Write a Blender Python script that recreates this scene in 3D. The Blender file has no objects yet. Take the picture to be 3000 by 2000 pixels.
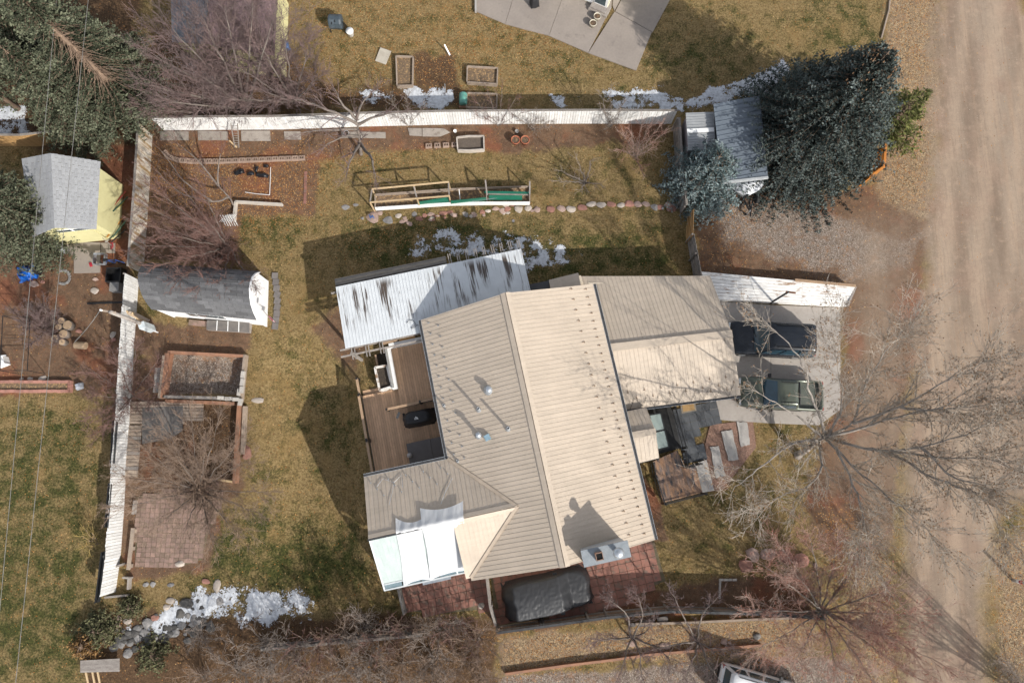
import bpy, math, random
import numpy as np
from mathutils import Vector, Matrix

random.seed(7)
RNG = np.random.default_rng(11)
SC = bpy.context.scene
COL = SC.collection
R = math.radians

# ------------------------------------------------------------------ camera
CAM_H, FPX, TILT = 40.0, 2000.0, math.atan(355.0 / 2000.0)
cam_d = bpy.data.cameras.new("camera")
cam_d.sensor_fit = 'HORIZONTAL'
cam_d.sensor_width = 36.0
cam_d.lens = 24.0
cam_d.clip_end = 2000
cam = bpy.data.objects.new("camera", cam_d)
cam.location = (0, 0, CAM_H)
cam.rotation_euler = (TILT, 0, 0)
COL.objects.link(cam)
SC.camera = cam

# ------------------------------------------------------------------ sky and sun
SUN_AZ = (0.67, -0.742)          # direction towards the sun on the ground plan
SUN_EL = R(33.0)
world = bpy.data.worlds.new("World")
SC.world = world
world.use_nodes = True
wn = world.node_tree.nodes
wl = world.node_tree.links
wn.clear()
wo = wn.new('ShaderNodeOutputWorld')
bg = wn.new('ShaderNodeBackground')
sky = wn.new('ShaderNodeTexSky')
sky.sky_type = 'NISHITA'
sky.sun_disc = False
sky.sun_elevation = SUN_EL
sky.sun_rotation = math.atan2(SUN_AZ[0], SUN_AZ[1])
sky.altitude = 1900
sky.air_density = 1.0
sky.dust_density = 4.0
bg.inputs['Strength'].default_value = 0.15
hs = wn.new('ShaderNodeHueSaturation')       # a thin veil of high cloud: the whole sky paler
hs.inputs['Saturation'].default_value = 0.32
hs.inputs['Value'].default_value = 1.1
wl.new(sky.outputs[0], hs.inputs['Color'])
wl.new(hs.outputs[0], bg.inputs[0])
wl.new(bg.outputs[0], wo.inputs[0])
sun_d = bpy.data.lights.new("sun", 'SUN')
sun_d.energy = 3.75
sun_d.angle = R(0.6)
sun_d.color = (1.0, 0.95, 0.87)
sun = bpy.data.objects.new("sun", sun_d)
sv = Vector((SUN_AZ[0] * math.cos(SUN_EL), SUN_AZ[1] * math.cos(SUN_EL), math.sin(SUN_EL)))
sun.rotation_euler = sv.to_track_quat('Z', 'Y').to_euler()
sun.location = (20, -20, 30)
COL.objects.link(sun)
SC.view_settings.view_transform = 'Standard'
SC.view_settings.look = 'None'
SC.view_settings.gamma = 1.0
SC.view_settings.exposure = 0.50
SC.view_settings.use_curve_mapping = False
SC.render.engine = 'CYCLES'
SC.cycles.max_bounces = 4
SC.cycles.diffuse_bounces = 2
SC.cycles.glossy_bounces = 2
SC.cycles.transparent_max_bounces = 8
SC.cycles.use_denoising = True
SC.cycles.use_adaptive_sampling = True
SC.cycles.adaptive_threshold = 0.03

# ------------------------------------------------------------------ survey: where a point of the photograph lies in the place
_c, _s = math.cos(TILT), math.sin(TILT)
def ray(u, v):
    a = -(v - 1000.0)
    return (u - 1500.0, a * _c + FPX * _s, a * _s - FPX * _c)
def W(u, v, z=0.0):
    dx, dy, dz = ray(u, v)
    t = (z - CAM_H) / dz
    return Vector((dx * t, dy * t, z))
def to_px(x, y, z=0.0):
    zz = z - CAM_H
    yc = y * _c + zz * _s
    zc = -y * _s + zz * _c
    return 1500.0 + FPX * x / (-zc), 1000.0 - FPX * yc / (-zc)
def ss(a, b, x):
    t = np.clip((np.asarray(x, dtype=float) - a) / (b - a), 0, 1)
    return t * t * (3 - 2 * t)
BASIN = 0.8
def terrain(x, y):
    u, v = to_px(np.asarray(x, dtype=float), np.asarray(y, dtype=float), 0.0)
    return -BASIN * ss(735, 900, u) * (1 - ss(985, 1075, u)) * ss(930, 1130, v) * (1 - ss(1560, 1790, v))
def G(u, v, dz=0.0):
    z = 0.0
    for _ in range(4):
        p = W(u, v, z)
        z = float(terrain(p.x, p.y))
    return Vector((p.x, p.y, z + dz))
def onplane(u, v, p0, n):
    d = Vector(ray(u, v)); o = Vector((0, 0, CAM_H))
    t = (Vector(p0) - o).dot(n) / d.dot(n)
    return o + d * t

# ------------------------------------------------------------------ numpy noise
def vnoise(x, y, seed=0):
    x = np.asarray(x, dtype=float); y = np.asarray(y, dtype=float)
    xi = np.floor(x).astype(np.int64); yi = np.floor(y).astype(np.int64)
    xf = x - xi; yf = y - yi
    def h(a, b):
        n = (a * 374761393 + b * 668265263 + seed * 974634541) & 0xFFFFFFFF
        n = ((n ^ (n >> 13)) * 1274126177) & 0xFFFFFFFF
        return ((n ^ (n >> 16)) & 0xFFFF) / 65535.0
    u = xf * xf * (3 - 2 * xf); v = yf * yf * (3 - 2 * yf)
    return (h(xi, yi) * (1 - u) + h(xi + 1, yi) * u) * (1 - v) + (h(xi, yi + 1) * (1 - u) + h(xi + 1, yi + 1) * u) * v
def fbm(x, y, seed=0, oct=4):
    a, s, t = 0.5, 0.0, 0.0
    for i in range(oct):
        s = s + a * vnoise(x * 2 ** i, y * 2 ** i, seed + i); t += a; a *= 0.5
    return s / t
def poly_sd(U, V, poly):
    """signed distance to a polygon, positive inside"""
    P = np.array(poly, dtype=float); n = len(P)
    d = np.full(U.shape, 1e9); ins = np.zeros(U.shape, dtype=bool)
    for i in range(n):
        ax, ay = P[i]; bx, by = P[(i + 1) % n]
        ex, ey = bx - ax, by - ay
        t = np.clip(((U - ax) * ex + (V - ay) * ey) / (ex * ex + ey * ey + 1e-9), 0, 1)
        d = np.minimum(d, np.hypot(U - ax - t * ex, V - ay - t * ey))
        c = ((ay > V) != (by > V)) & (U < ex * (V - ay) / (ey if abs(ey) > 1e-9 else 1e-9) + ax)
        ins ^= c
    return np.where(ins, d, -d)

# ------------------------------------------------------------------ objects
def root_loc(o):
    L = Vector((0, 0, 0))
    while o is not None:
        L = L + o.location; o = o.parent
    return L
def tag(o, label=None, cat=None, group=None, kind=None):
    if label: o['label'] = label
    if cat: o['category'] = cat
    if group: o['group'] = group
    if kind: o['kind'] = kind
    return o
def thing(name, loc, label, cat, group=None, kind=None):
    o = bpy.data.objects.new(name, None)
    o.empty_display_size = 0.2
    o.location = loc
    COL.objects.link(o)
    return tag(o, label, cat, group, kind)
class MB:
    def __init__(s): s.v = []; s.f = []
    def add(s, vs, fs):
        b = len(s.v); s.v.extend([tuple(p) for p in vs]); s.f.extend([tuple(i + b for i in f) for f in fs]); return s
    def box(s, c, size, rz=0.0, M=None):
        hx, hy, hz = size[0] / 2, size[1] / 2, size[2] / 2
        vs = [Vector((x, y, z)) for z in (-hz, hz) for x, y in ((-hx, -hy), (hx, -hy), (hx, hy), (-hx, hy))]
        m = M if M is not None else Matrix.Rotation(rz, 3, 'Z')
        c = Vector(c)
        return s.add([m @ p + c for p in vs], [(3, 2, 1, 0), (4, 5, 6, 7), (0, 1, 5, 4), (1, 2, 6, 5), (2, 3, 7, 6), (3, 0, 4, 7)])
    def prism(s, poly, z0, z1):
        n = len(poly)
        zs0 = z0 if hasattr(z0, '__len__') else [z0] * n
        zs1 = z1 if hasattr(z1, '__len__') else [z1] * n
        a = sum(poly[i][0] * poly[(i + 1) % n][1] - poly[(i + 1) % n][0] * poly[i][1] for i in range(n))
        idx = list(range(n)) if a > 0 else list(range(n - 1, -1, -1))
        vs = [(poly[i][0], poly[i][1], zs0[i]) for i in idx] + [(poly[i][0], poly[i][1], zs1[i]) for i in idx]
        fs = [tuple(range(n - 1, -1, -1)), tuple(range(n, 2 * n))] + [(i, (i + 1) % n, n + (i + 1) % n, n + i) for i in range(n)]
        return s.add(vs, fs)
    def slab(s, pts, n, th):
        """polygon in space, thickened by th against normal n"""
        k = len(pts); n = Vector(n)
        top = [Vector(p) for p in pts]
        ar = Vector((0, 0, 0))
        for i in range(k): ar += top[i].cross(top[(i + 1) % k])
        if ar.dot(n) < 0: top.reverse()
        vs = [p - n * th for p in top] + top
        fs = [tuple(range(k - 1, -1, -1)), tuple(range(k, 2 * k))] + [(i, (i + 1) % k, k + (i + 1) % k, k + i) for i in range(k)]
        return s.add(vs, fs)
    def beam(s, a, b, w, h):
        a, b = Vector(a), Vector(b); d = b - a; L = d.length
        if L < 1e-6: return s
        x = d / L
        up = Vector((0, 0, 1)) if abs(x.z) < 0.95 else Vector((1, 0, 0))
        y = up.cross(x).normalized(); z = x.cross(y)
        return s.box((a + b) / 2, (L, w, h), M=Matrix((x, y, z)).transposed())
    def tube(s, pts, rad, sides=8, cap=True):
        pts = [Vector(p) for p in pts]; n = len(pts)
        rs = rad if hasattr(rad, '__len__') else [rad] * n
        vs = []; pu = None
        for i, p in enumerate(pts):
            d = (pts[min(i + 1, n - 1)] - pts[max(i - 1, 0)])
            d = d.normalized() if d.length > 1e-9 else Vector((0, 0, 1))
            if pu is None:
                pu = (Vector((0, 0, 1)) if abs(d.z) < 0.9 else Vector((1, 0, 0)))
            x = (pu - d * pu.dot(d)).normalized(); y = d.cross(x); pu = x
            for k in range(sides):
                a = 2 * math.pi * k / sides
                vs.append(p + (x * math.cos(a) + y * math.sin(a)) * rs[i])
        fs = [(i * sides + k, i * sides + (k + 1) % sides, (i + 1) * sides + (k + 1) % sides, (i + 1) * sides + k) for i in range(n - 1) for k in range(sides)]
        if cap: fs += [tuple(range(sides - 1, -1, -1)), tuple((n - 1) * sides + k for k in range(sides))]
        return s.add(vs, fs)
    def lathe(s, c, prof, sides=20, axis='Z'):
        c = Vector(c); n = len(prof); vs = []
        for r, z in prof:
            for k in range(sides):
                a = 2 * math.pi * k / sides
                p = Vector((r * math.cos(a), r * math.sin(a), z))
                if axis == 'Y': p = Vector((p.x, p.z, p.y))
                if axis == 'X': p = Vector((p.z, p.x, p.y))
                vs.append(c + p)
        fs = [(i * sides + k, i * sides + (k + 1) % sides, (i + 1) * sides + (k + 1) % sides, (i + 1) * sides + k) for i in range(n - 1) for k in range(sides)]
        fs += [tuple(range(sides - 1, -1, -1)), tuple((n - 1) * sides + k for k in range(sides))]
        return s.add(vs, fs)
    def mesh(s, name, off=Vector((0, 0, 0))):
        me = bpy.data.meshes.new(name)
        me.from_pydata([(p[0] - off.x, p[1] - off.y, p[2] - off.z) for p in s.v], [], s.f)
        return me
def link(name, me, m, parent=None, smooth=False):
    if m is not None and len(me.materials) == 0: me.materials.append(m)
    if smooth: me.polygons.foreach_set('use_smooth', [True] * len(me.polygons))
    o = bpy.data.objects.new(name, me)
    COL.objects.link(o)
    o.parent = parent
    return o
def obj(name, mb, m, parent=None, smooth=False, **kw):
    off = root_loc(parent) if parent is not None else Vector((0, 0, 0))
    o = link(name, mb.mesh(name, off), m, parent, smooth)
    if kw: tag(o, **kw)
    return o
def solo(name, mb, m, loc, label, cat, group=None, smooth=False, kind=None):
    """a thing that is one mesh, its origin at loc"""
    loc = Vector(loc)
    o = link(name, mb.mesh(name, loc), m, None, smooth)
    o.location = loc
    return tag(o, label, cat, group, kind)
def inst(name, me, parent, loc, rz=0.0, scale=None, rot=None):
    """a piece that shares its mesh with its likes"""
    o = bpy.data.objects.new(name, me)
    COL.objects.link(o)
    o.parent = parent
    o.location = Vector(loc) - (root_loc(parent) if parent is not None else Vector((0, 0, 0)))
    if rot is not None: o.rotation_euler = rot
    else: o.rotation_euler = (0, 0, rz)
    if scale is not None: o.scale = scale if hasattr(scale, '__len__') else (scale,) * 3
    return o
def clip_half(poly, p, n):
    out = []; k = len(poly)
    for i in range(k):
        a, b = poly[i], poly[(i + 1) % k]
        da, db = (a - p).dot(n), (b - p).dot(n)
        if da >= 0: out.append(a)
        if (da > 0 > db) or (da < 0 < db): out.append(a + (b - a) * (da / (da - db)))
    return out
def pip(x, y, poly):
    ins = False; n = len(poly)
    for i in range(n):
        ax, ay = poly[i][0], poly[i][1]; bx, by = poly[(i + 1) % n][0], poly[(i + 1) % n][1]
        if (ay > y) != (by > y) and x < (bx - ax) * (y - ay) / (by - ay) + ax: ins = not ins
    return ins

# ------------------------------------------------------------------ materials
def srgb(r, g, b):
    f = lambda c: (c / 255) / 12.92 if c <= 10.3 else ((c / 255 + 0.055) / 1.055) ** 2.4
    return (f(r), f(g), f(b), 1.0)
class NT:
    def __init__(s, name):
        s.m = bpy.data.materials.new(name); s.m.use_nodes = True
        s.t = s.m.node_tree; s.n = s.t.nodes; s.l = s.t.links
        s.b = s.n['Principled BSDF']
    def new(s, t, **kw):
        o = s.n.new(t)
        for k, v in kw.items(): setattr(o, k, v)
        return o
    def link(s, a, b): s.l.new(a, b)
    def val(s, x, sock):
        if isinstance(x, (int, float, tuple, list)): sock.default_value = x
        else: s.l.new(x, sock)
    def math(s, op, a, b=0.0, clamp=False):
        o = s.new('ShaderNodeMath', operation=op, use_clamp=clamp); s.val(a, o.inputs[0]); s.val(b, o.inputs[1]); return o.outputs[0]
    def mix(s, f, a, b, blend='MIX'):
        o = s.new('ShaderNodeMix', data_type='RGBA', blend_type=blend); s.val(f, o.inputs['Factor'])
        s.val(a, o.inputs[6]); s.val(b, o.inputs[7]); return o.outputs[2]
    def coord(s, kind='Object'): return s.new('ShaderNodeTexCoord').outputs[kind]
    def mapping(s, vec, scale=(1, 1, 1), rot=(0, 0, 0), loc=(0, 0, 0)):
        o = s.new('ShaderNodeMapping'); s.link(vec, o.inputs['Vector'])
        o.inputs['Scale'].default_value = scale; o.inputs['Rotation'].default_value = rot; o.inputs['Location'].default_value = loc
        return o.outputs[0]
    def noise(s, vec, scale, detail=4, rough=0.55, dist=0.0):
        o = s.new('ShaderNodeTexNoise'); s.link(vec, o.inputs['Vector'])
        o.inputs['Scale'].default_value = scale; o.inputs['Detail'].default_value = detail
        o.inputs['Roughness'].default_value = rough; o.inputs['Distortion'].default_value = dist
        return o.outputs[0]
    def voro(s, vec, scale, out='Color', rnd=1.0):
        o = s.new('ShaderNodeTexVoronoi'); s.link(vec, o.inputs['Vector']); o.inputs['Scale'].default_value = scale
        o.inputs['Randomness'].default_value = rnd
        return o.outputs[out]
    def ramp(s, f, stops, interp='LINEAR'):
        o = s.new('ShaderNodeValToRGB'); s.link(f, o.inputs[0]); o.color_ramp.interpolation = interp
        e = o.color_ramp.elements
        while len(e) < len(stops): e.new(0.5)
        for i, (p, c) in enumerate(stops):
            e[i].position = p; e[i].color = c if len(c) == 4 else (*c, 1)
        return o.outputs[0]
    def range(s, x, a, b, lo=0.0, hi=1.0):
        o = s.new('ShaderNodeMapRange', interpolation_type='SMOOTHSTEP'); s.val(x, o.inputs[0])
        for i, q in enumerate((a, b, lo, hi)): o.inputs[i + 1].default_value = q
        return o.outputs[0]
    def attr(s, n): return s.new('ShaderNodeAttribute', attribute_name=n).outputs['Fac']
    def sep(s, vec):
        o = s.new('ShaderNodeSeparateXYZ'); s.link(vec, o.inputs[0]); return o.outputs
    def bump(s, h, strength, dist):
        o = s.new('ShaderNodeBump'); s.link(h, o.inputs['Height'])
        o.inputs['Strength'].default_value = strength; o.inputs['Distance'].default_value = dist
        s.link(o.outputs[0], s.b.inputs['Normal'])
    def rand(s): return s.new('ShaderNodeObjectInfo').outputs['Random']
def pm(name, c1, c2=None, scale=3.0, rough=0.8, bump=0.0, bscale=None, rnd=0.0, metal=0.0, stretch=(1, 1, 1), spots=None, spot_scale=2.0, spot_amt=0.5, spec=None, fine=0.0):
    """painted / worn surface: two tones in a noise, fine mottling, spots of a third tone, each object a little off"""
    t = NT(name); c2 = c2 or tuple(x * 0.8 for x in c1[:3]) + (1,)
    vec = t.coord()
    r = t.rand()
    off = t.new('ShaderNodeVectorMath', operation='ADD')
    cx = t.new('ShaderNodeCombineXYZ')
    rr = t.math('MULTIPLY', r, 37.0); t.link(rr, cx.inputs[0]); t.link(rr, cx.inputs[1])
    t.link(vec, off.inputs[0]); t.link(cx.outputs[0], off.inputs[1])
    v = t.mapping(off.outputs[0], stretch)
    n = t.noise(v, scale, 5, 0.6)
    f = t.range(n, 0.3, 0.7)
    col = t.mix(f, c1, c2)
    if spots:
        sn = t.noise(v, spot_scale, 6, 0.65)
        sf = t.range(sn, 1 - spot_amt - 0.06, 1 - spot_amt + 0.06)
        col = t.mix(sf, col, spots)
    if fine:
        fn = t.noise(v, scale * 9, 3, 0.6)
        g = t.range(fn, 0.2, 0.8, 1 - fine, 1 + fine)
        mu = t.new('ShaderNodeVectorMath', operation='SCALE'); t.link(col, mu.inputs[0]); t.link(g, mu.inputs['Scale']); col = mu.outputs[0]
    if rnd:
        g = t.math('ADD', t.math('MULTIPLY', r, 2 * rnd), 1 - rnd)
        mu = t.new('ShaderNodeVectorMath', operation='SCALE'); t.link(col, mu.inputs[0]); t.link(g, mu.inputs['Scale']); col = mu.outputs[0]
    t.link(col, t.b.inputs['Base Color'])
    t.b.inputs['Roughness'].default_value = rough
    t.b.inputs['Metallic'].default_value = metal
    if spec is not None: t.b.inputs['Specular IOR Level'].default_value = spec
    if bump:
        bn = t.noise(v, bscale or scale * 6, 4, 0.6)
        t.bump(bn, min(1.0, bump), 0.02)
    return t.m

def obs(r, g, b, k=1.3):
    c = srgb(r, g, b); return (c[0] / k, c[1] / k, c[2] / k, 1.0)

# ------------------------------------------------------------------ the ground, one sheet
def ground_material():
    t = NT('ground_cover')
    P = t.coord()
    big = t.noise(P, 0.35, 4, 0.6)
    mid = t.noise(P, 1.6, 5, 0.65)
    fin = t.noise(P, 9.0, 4, 0.7)
    vfin = t.noise(P, 26.0, 3, 0.7)
    # lawn
    g = t.attr('green')
    pat = t.noise(P, 0.8, 4, 0.6)
    gf = t.math('ADD', g, t.math('MULTIPLY', t.math('SUBTRACT', t.math('ADD', t.math('MULTIPLY', pat, 0.45), t.math('ADD', t.math('MULTIPLY', mid, 0.3), t.math('MULTIPLY', fin, 0.25))), 0.5), 3.4))
    gf = t.range(gf, 0.10, 0.95)
    tan = t.mix(t.range(fin, 0.32, 0.68), obs(165, 143, 101), obs(117, 97, 65))
    tan = t.mix(t.range(mid, 0.45, 0.75), tan, obs(138, 114, 75))
    tan = t.mix(t.math('MULTIPLY', t.range(big, 0.50, 0.70), .6), tan, obs(148, 122, 80))
    grn = t.mix(t.range(fin, 0.35, 0.65), obs(92, 92, 50), obs(54, 60, 32))
    lawn = t.mix(gf, tan, grn)
    # soil
    soil = t.mix(t.range(mid, 0.35, 0.65), obs(136, 106, 84), obs(108, 84, 68))
    soil = t.mix(t.range(fin, 0.40, 0.7), soil, obs(128, 108, 88))
    soil = t.mix(t.range(vfin, 0.55, 0.72), soil, obs(82, 62, 50))
    soil = t.mix(t.range(big, 0.5, 0.66), soil, obs(140, 94, 72))
    # pale leafy shoulder
    vc = t.voro(P, 17.0)
    bw = t.sep(vc)[0]
    pale = t.ramp(bw, [(0.0, obs(100, 84, 68)), (0.35, obs(146, 126, 102)), (0.7, obs(170, 148, 118)), (1.0, obs(192, 170, 136))])
    pale = t.mix(t.range(mid, 0.42, 0.7), pale, obs(152, 128, 104))
    # gravel
    vg = t.sep(t.voro(P, 22.0))[1]
    grav = t.ramp(vg, [(0.0, obs(104, 90, 80)), (0.4, obs(138, 124, 112)), (0.75, obs(158, 144, 132)), (1.0, obs(184, 172, 160))])
    grav = t.mix(t.range(mid, 0.5, 0.72), grav, obs(150, 118, 94))
    # road, worn in long streaks
    Q = t.mapping(P, (1.0, 0.045, 1.0), (0, 0, R(-4)))
    st = t.noise(Q, 0.55, 3, 0.5)
    st2 = t.noise(Q, 2.2, 4, 0.6)
    road = t.mix(t.range(st, 0.40, 0.62), obs(166, 148, 130), obs(138, 120, 104))
    road = t.mix(t.range(st2, 0.48, 0.8), road, obs(166, 142, 120))
    road = t.mix(t.range(big, 0.45, 0.7), road, obs(160, 136, 118))
    road = t.mix(t.range(mid, 0.5, 0.75), road, obs(172, 150, 130))
    rt = t.math('ADD', t.attr('rut'), t.math('MULTIPLY', t.math('SUBTRACT', st2, .5), .9))
    road = t.mix(t.math('MULTIPLY', t.range(rt, .25, .95), .55), road, obs(190, 168, 146))
    road = t.mix(t.math('MULTIPLY', t.range(rt, .25, -.2), .4), road, obs(132, 112, 94))
    fs = t.noise(t.mapping(P, (1.0, .05, 1), (0, 0, R(-4))), 9.0, 3, .6)
    road = t.mix(t.math('MULTIPLY', t.range(fs, .5, .7), .35), road, obs(140, 122, 106))
    pb = t.new('ShaderNodeTexVoronoi'); t.link(P, pb.inputs['Vector']); pb.inputs['Scale'].default_value = 9.0
    ps = t.math('MULTIPLY', t.math('LESS_THAN', pb.outputs['Distance'], .16), t.math('GREATER_THAN', t.sep(pb.outputs['Color'])[0], .72))
    road = t.mix(ps, road, t.mix(t.sep(pb.outputs['Color'])[1], obs(206, 192, 176), obs(112, 98, 86)))
    # dark mould under hedges
    mould = t.mix(t.range(fin, 0.4, 0.7), obs(92, 72, 54), obs(126, 100, 76))
    def w(name, k=0.9, n=None):
        a = t.attr(name)
        nn = n if n is not None else t.math('ADD', t.math('MULTIPLY', mid, 0.55), t.math('MULTIPLY', fin, 0.45))
        return t.range(t.math('ADD', a, t.math('MULTIPLY', t.math('SUBTRACT', nn, 0.5), k)), 0.32, 0.68)
    col = t.mix(w('soil'), lawn, soil)
    col = t.mix(w('mould'), col, mould)
    col = t.mix(w('pale', 1.2), col, pale)
    col = t.mix(w('gravel', 1.3), col, grav)
    ro = t.attr('road')
    col = t.mix(t.range(t.math('ADD', ro, t.math('MULTIPLY', t.math('SUBTRACT', mid, 0.5), 0.5)), 0.1, 0.9), col, road)
    # fallen leaves, more of them where the trees shed
    vl = t.new('ShaderNodeTexVoronoi'); t.link(P, vl.inputs['Vector']); vl.inputs['Scale'].default_value = 15.0
    lc = t.sep(vl.outputs['Color'])
    li = t.attr('litter')
    lf = t.math('LESS_THAN', lc[0], t.math('MULTIPLY', li, t.range(fin, 0.35, 0.6)))
    ld = t.math('LESS_THAN', vl.outputs['Distance'], 0.5)
    lf = t.math('MULTIPLY', lf, ld)
    leaf = t.ramp(lc[1], [(0.0, obs(112, 70, 40)), (0.35, obs(164, 108, 58)), (0.7, obs(192, 140, 82)), (1.0, obs(210, 176, 128))])
    col = t.mix(lf, col, leaf)
    tint = t.math('MULTIPLY', t.range(vfin, 0.27, 0.73, 0.66, 1.28), t.range(t.noise(P, 4.2, 4, .65), .3, .7, .86, 1.14))
    tint = t.math('ADD', t.math('MULTIPLY', tint, t.math('SUBTRACT', 1.0, t.math('MULTIPLY', t.attr('road'), .6))), t.math('MULTIPLY', t.attr('road'), .6))
    mu = t.new('ShaderNodeVectorMath', operation='SCALE'); t.link(col, mu.inputs[0]); t.link(tint, mu.inputs['Scale'])
    t.link(mu.outputs[0], t.b.inputs['Base Color'])
    t.b.inputs['Roughness'].default_value = 0.95
    t.b.inputs['Specular IOR Level'].default_value = 0.15
    inv = t.math('SUBTRACT', 1.0, t.math('MULTIPLY', ro, 0.8))
    t.bump(t.math('MULTIPLY', t.math('ADD', vfin, t.math('MULTIPLY', fin, 0.8)), inv), 0.75, 0.05)
    return t.m
GROUND_MAT = ground_material()

def build_ground():
    st = 0.14
    xs = np.arange(-37.2, 37.21, st); ys = np.arange(-15.6, 33.61, st)
    X, Y = np.meshgrid(xs, ys)
    U, V = to_px(X, Y, 0.0)
    n1 = fbm(X * 0.5, Y * 0.5, 3) - 0.5
    n2 = fbm(X * 2.2, Y * 2.2, 9) - 0.5
    wob = n1 * 60 + n2 * 26
    def zone(poly, feather=30, wobble=1.0, amt=1.0):
        return amt * np.clip(0.5 + (poly_sd(U, V, poly) + wob * wobble) / (2 * feather), 0, 1)
    def mx(*a):
        r = a[0]
        for b in a[1:]: r = np.maximum(r, b)
        return r
    road = zone([(2745, -300), (2735, 300), (2720, 650), (2690, 950), (2650, 1250), (2640, 1600), (2650, 2400), (2895, 2400), (2890, 1800), (2905, 1620), (2950, 1480), (3400, 1350), (3400, -300)], 55, 1.0)
    dark_corner = zone([(2960, -200), (3300, -200), (3300, 60), (3000, 40)], 20, 0.5)
    road = np.clip(road - dark_corner, 0, 1)
    road = np.maximum(road, zone([(2480, 640), (2720, 560), (2700, 1250), (2640, 1640), (2520, 1640), (2430, 1400), (2470, 900)], 80, 1.0, 0.56))
    pale = mx(zone([(2604, -300), (2600, 130), (2580, 420), (2560, 560), (2640, 620), (2720, 640), (2760, 300), (2770, -300)], 40, 0.8),
              zone([(1460, 1865), (2300, 1800), (2420, 1850), (2300, 1950), (1800, 1930), (1470, 1975)], 26, 0.7),
              zone([(2900, 1560), (3200, 1480), (3200, 2050), (2910, 2050), (2900, 1750)], 40, 1.0, 0.72),
              zone([(2480, 1560), (2640, 1560), (2640, 2050), (2450, 2050)], 45, 1.0, 0.7))
    gravel = mx(zone([(2070, 600), (2300, 600), (2560, 660), (2700, 680), (2690, 790), (2500, 830), (2300, 760), (2120, 720)], 45, 1.1, 0.85),
                zone([(1470, 1985), (1900, 1950), (2200, 1925), (2500, 1930), (2560, 2300), (1400, 2300)], 24, 0.6),
                zone([(498, 1036), (716, 1046), (706, 1160), (484, 1152)], 14, 0.3))
    soil = mx(zone([(2015, 560), (2330, 570), (2560, 540), (2740, 600), (2700, 900), (2640, 1250), (2620, 1600), (2430, 1640), (2360, 1500), (2400, 1260), (2460, 1200), (2470, 850), (2060, 810)], 30),
              zone([(425, 368), (1960, 350), (1975, 410), (1500, 445), (1180, 440), (930, 470), (930, 640), (700, 640), (690, 770), (420, 770)], 24, 0.8),
              zone([(390, 940), (745, 960), (730, 1035), (560, 1060), (390, 1050)], 24),
              zone([(340, 1040), (520, 1030), (500, 1180), (700, 1180), (720, 1420), (640, 1460), (620, 1660), (370, 1700), (330, 1400)], 24),
              zone([(-300, 760), (250, 640), (400, 640), (370, 1120), (230, 1160), (-300, 1150)], 30),
              zone([(230, 420), (420, 370), (400, 700), (340, 760), (300, 600)], 20),
              zone([(1870, 1370), (1935, 1480), (1965, 1590), (1880, 1590)], 14, 0.4),
              zone([(2120, 1700), (2360, 1680), (2390, 1830), (2040, 1800), (1720, 1830), (1450, 1860), (1440, 1800), (1900, 1730)], 26),
              zone([(2075, 1240), (2200, 1230), (2215, 1300), (2130, 1430), (2075, 1440), (2055, 1300)], 14, 0.4))
    soil = np.maximum(soil, 0.75 * zone([(1040, 850), (1100, 1000), (1040, 1120), (960, 1050), (900, 960)], 40))
    mould = mx(zone([(320, 1800), (760, 1820), (1000, 1790), (1200, 1800), (1450, 1830), (1470, 2300), (240, 2300), (250, 1900)], 30),
               zone([(440, 60), (860, 150), (1010, 250), (1340, 240), (1420, 320), (430, 345), (400, 200)], 45, 1.1, 0.8),
               zone([(-300, -300), (420, -300), (420, 420), (150, 460), (-300, 300)], 40),
               zone([(1210, 180), (1340, 150), (1320, 250), (1220, 250)], 30),
               zone([(560, 1190), (715, 1185), (700, 1410), (580, 1400)], 16, 0.4))
    litter = mx(zone([(440, 440), (935, 450), (930, 610), (860, 660), (620, 640), (430, 580)], 50, 1, 0.95),
                zone([(640, 600), (850, 600), (830, 700), (640, 690)], 50, 1, 0.5),
                zone([(930, 420), (1320, 440), (1100, 500), (930, 500)], 40, 1, 0.5),
                zone([(850, -200), (1500, -200), (1700, 180), (1500, 280), (1000, 280), (880, 200)], 90, 1, 0.42),
                zone([(1130, 110), (1420, 90), (1440, 220), (1330, 230), (1290, 150), (1150, 160)], 40, 1, 0.7),
                zone([(980, 690), (1280, 640), (1400, 640), (1250, 700), (1020, 760)], 40, 1, 0.35),
                zone([(2050, 560), (2250, 610), (2150, 820), (2050, 800)], 50, 1, 0.35),
                zone([(2060, 790), (2480, 800), (2640, 900), (2500, 960), (2470, 850)], 40, 1, 0.25),
                pale * 0.55, zone([(1450, 1860), (2300, 1800), (2300, 1900), (1500, 1960)], 40, 1, 0.6),
                zone([(2400, 1500), (2520, 1480), (2560, 1700), (2450, 1760)], 40, 1, 0.6))
    litter = np.maximum(litter, 0.05)
    litter = np.where(road > 0.4, litter * 0.15, litter)
    green = np.full(U.shape, 0.27)
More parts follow.
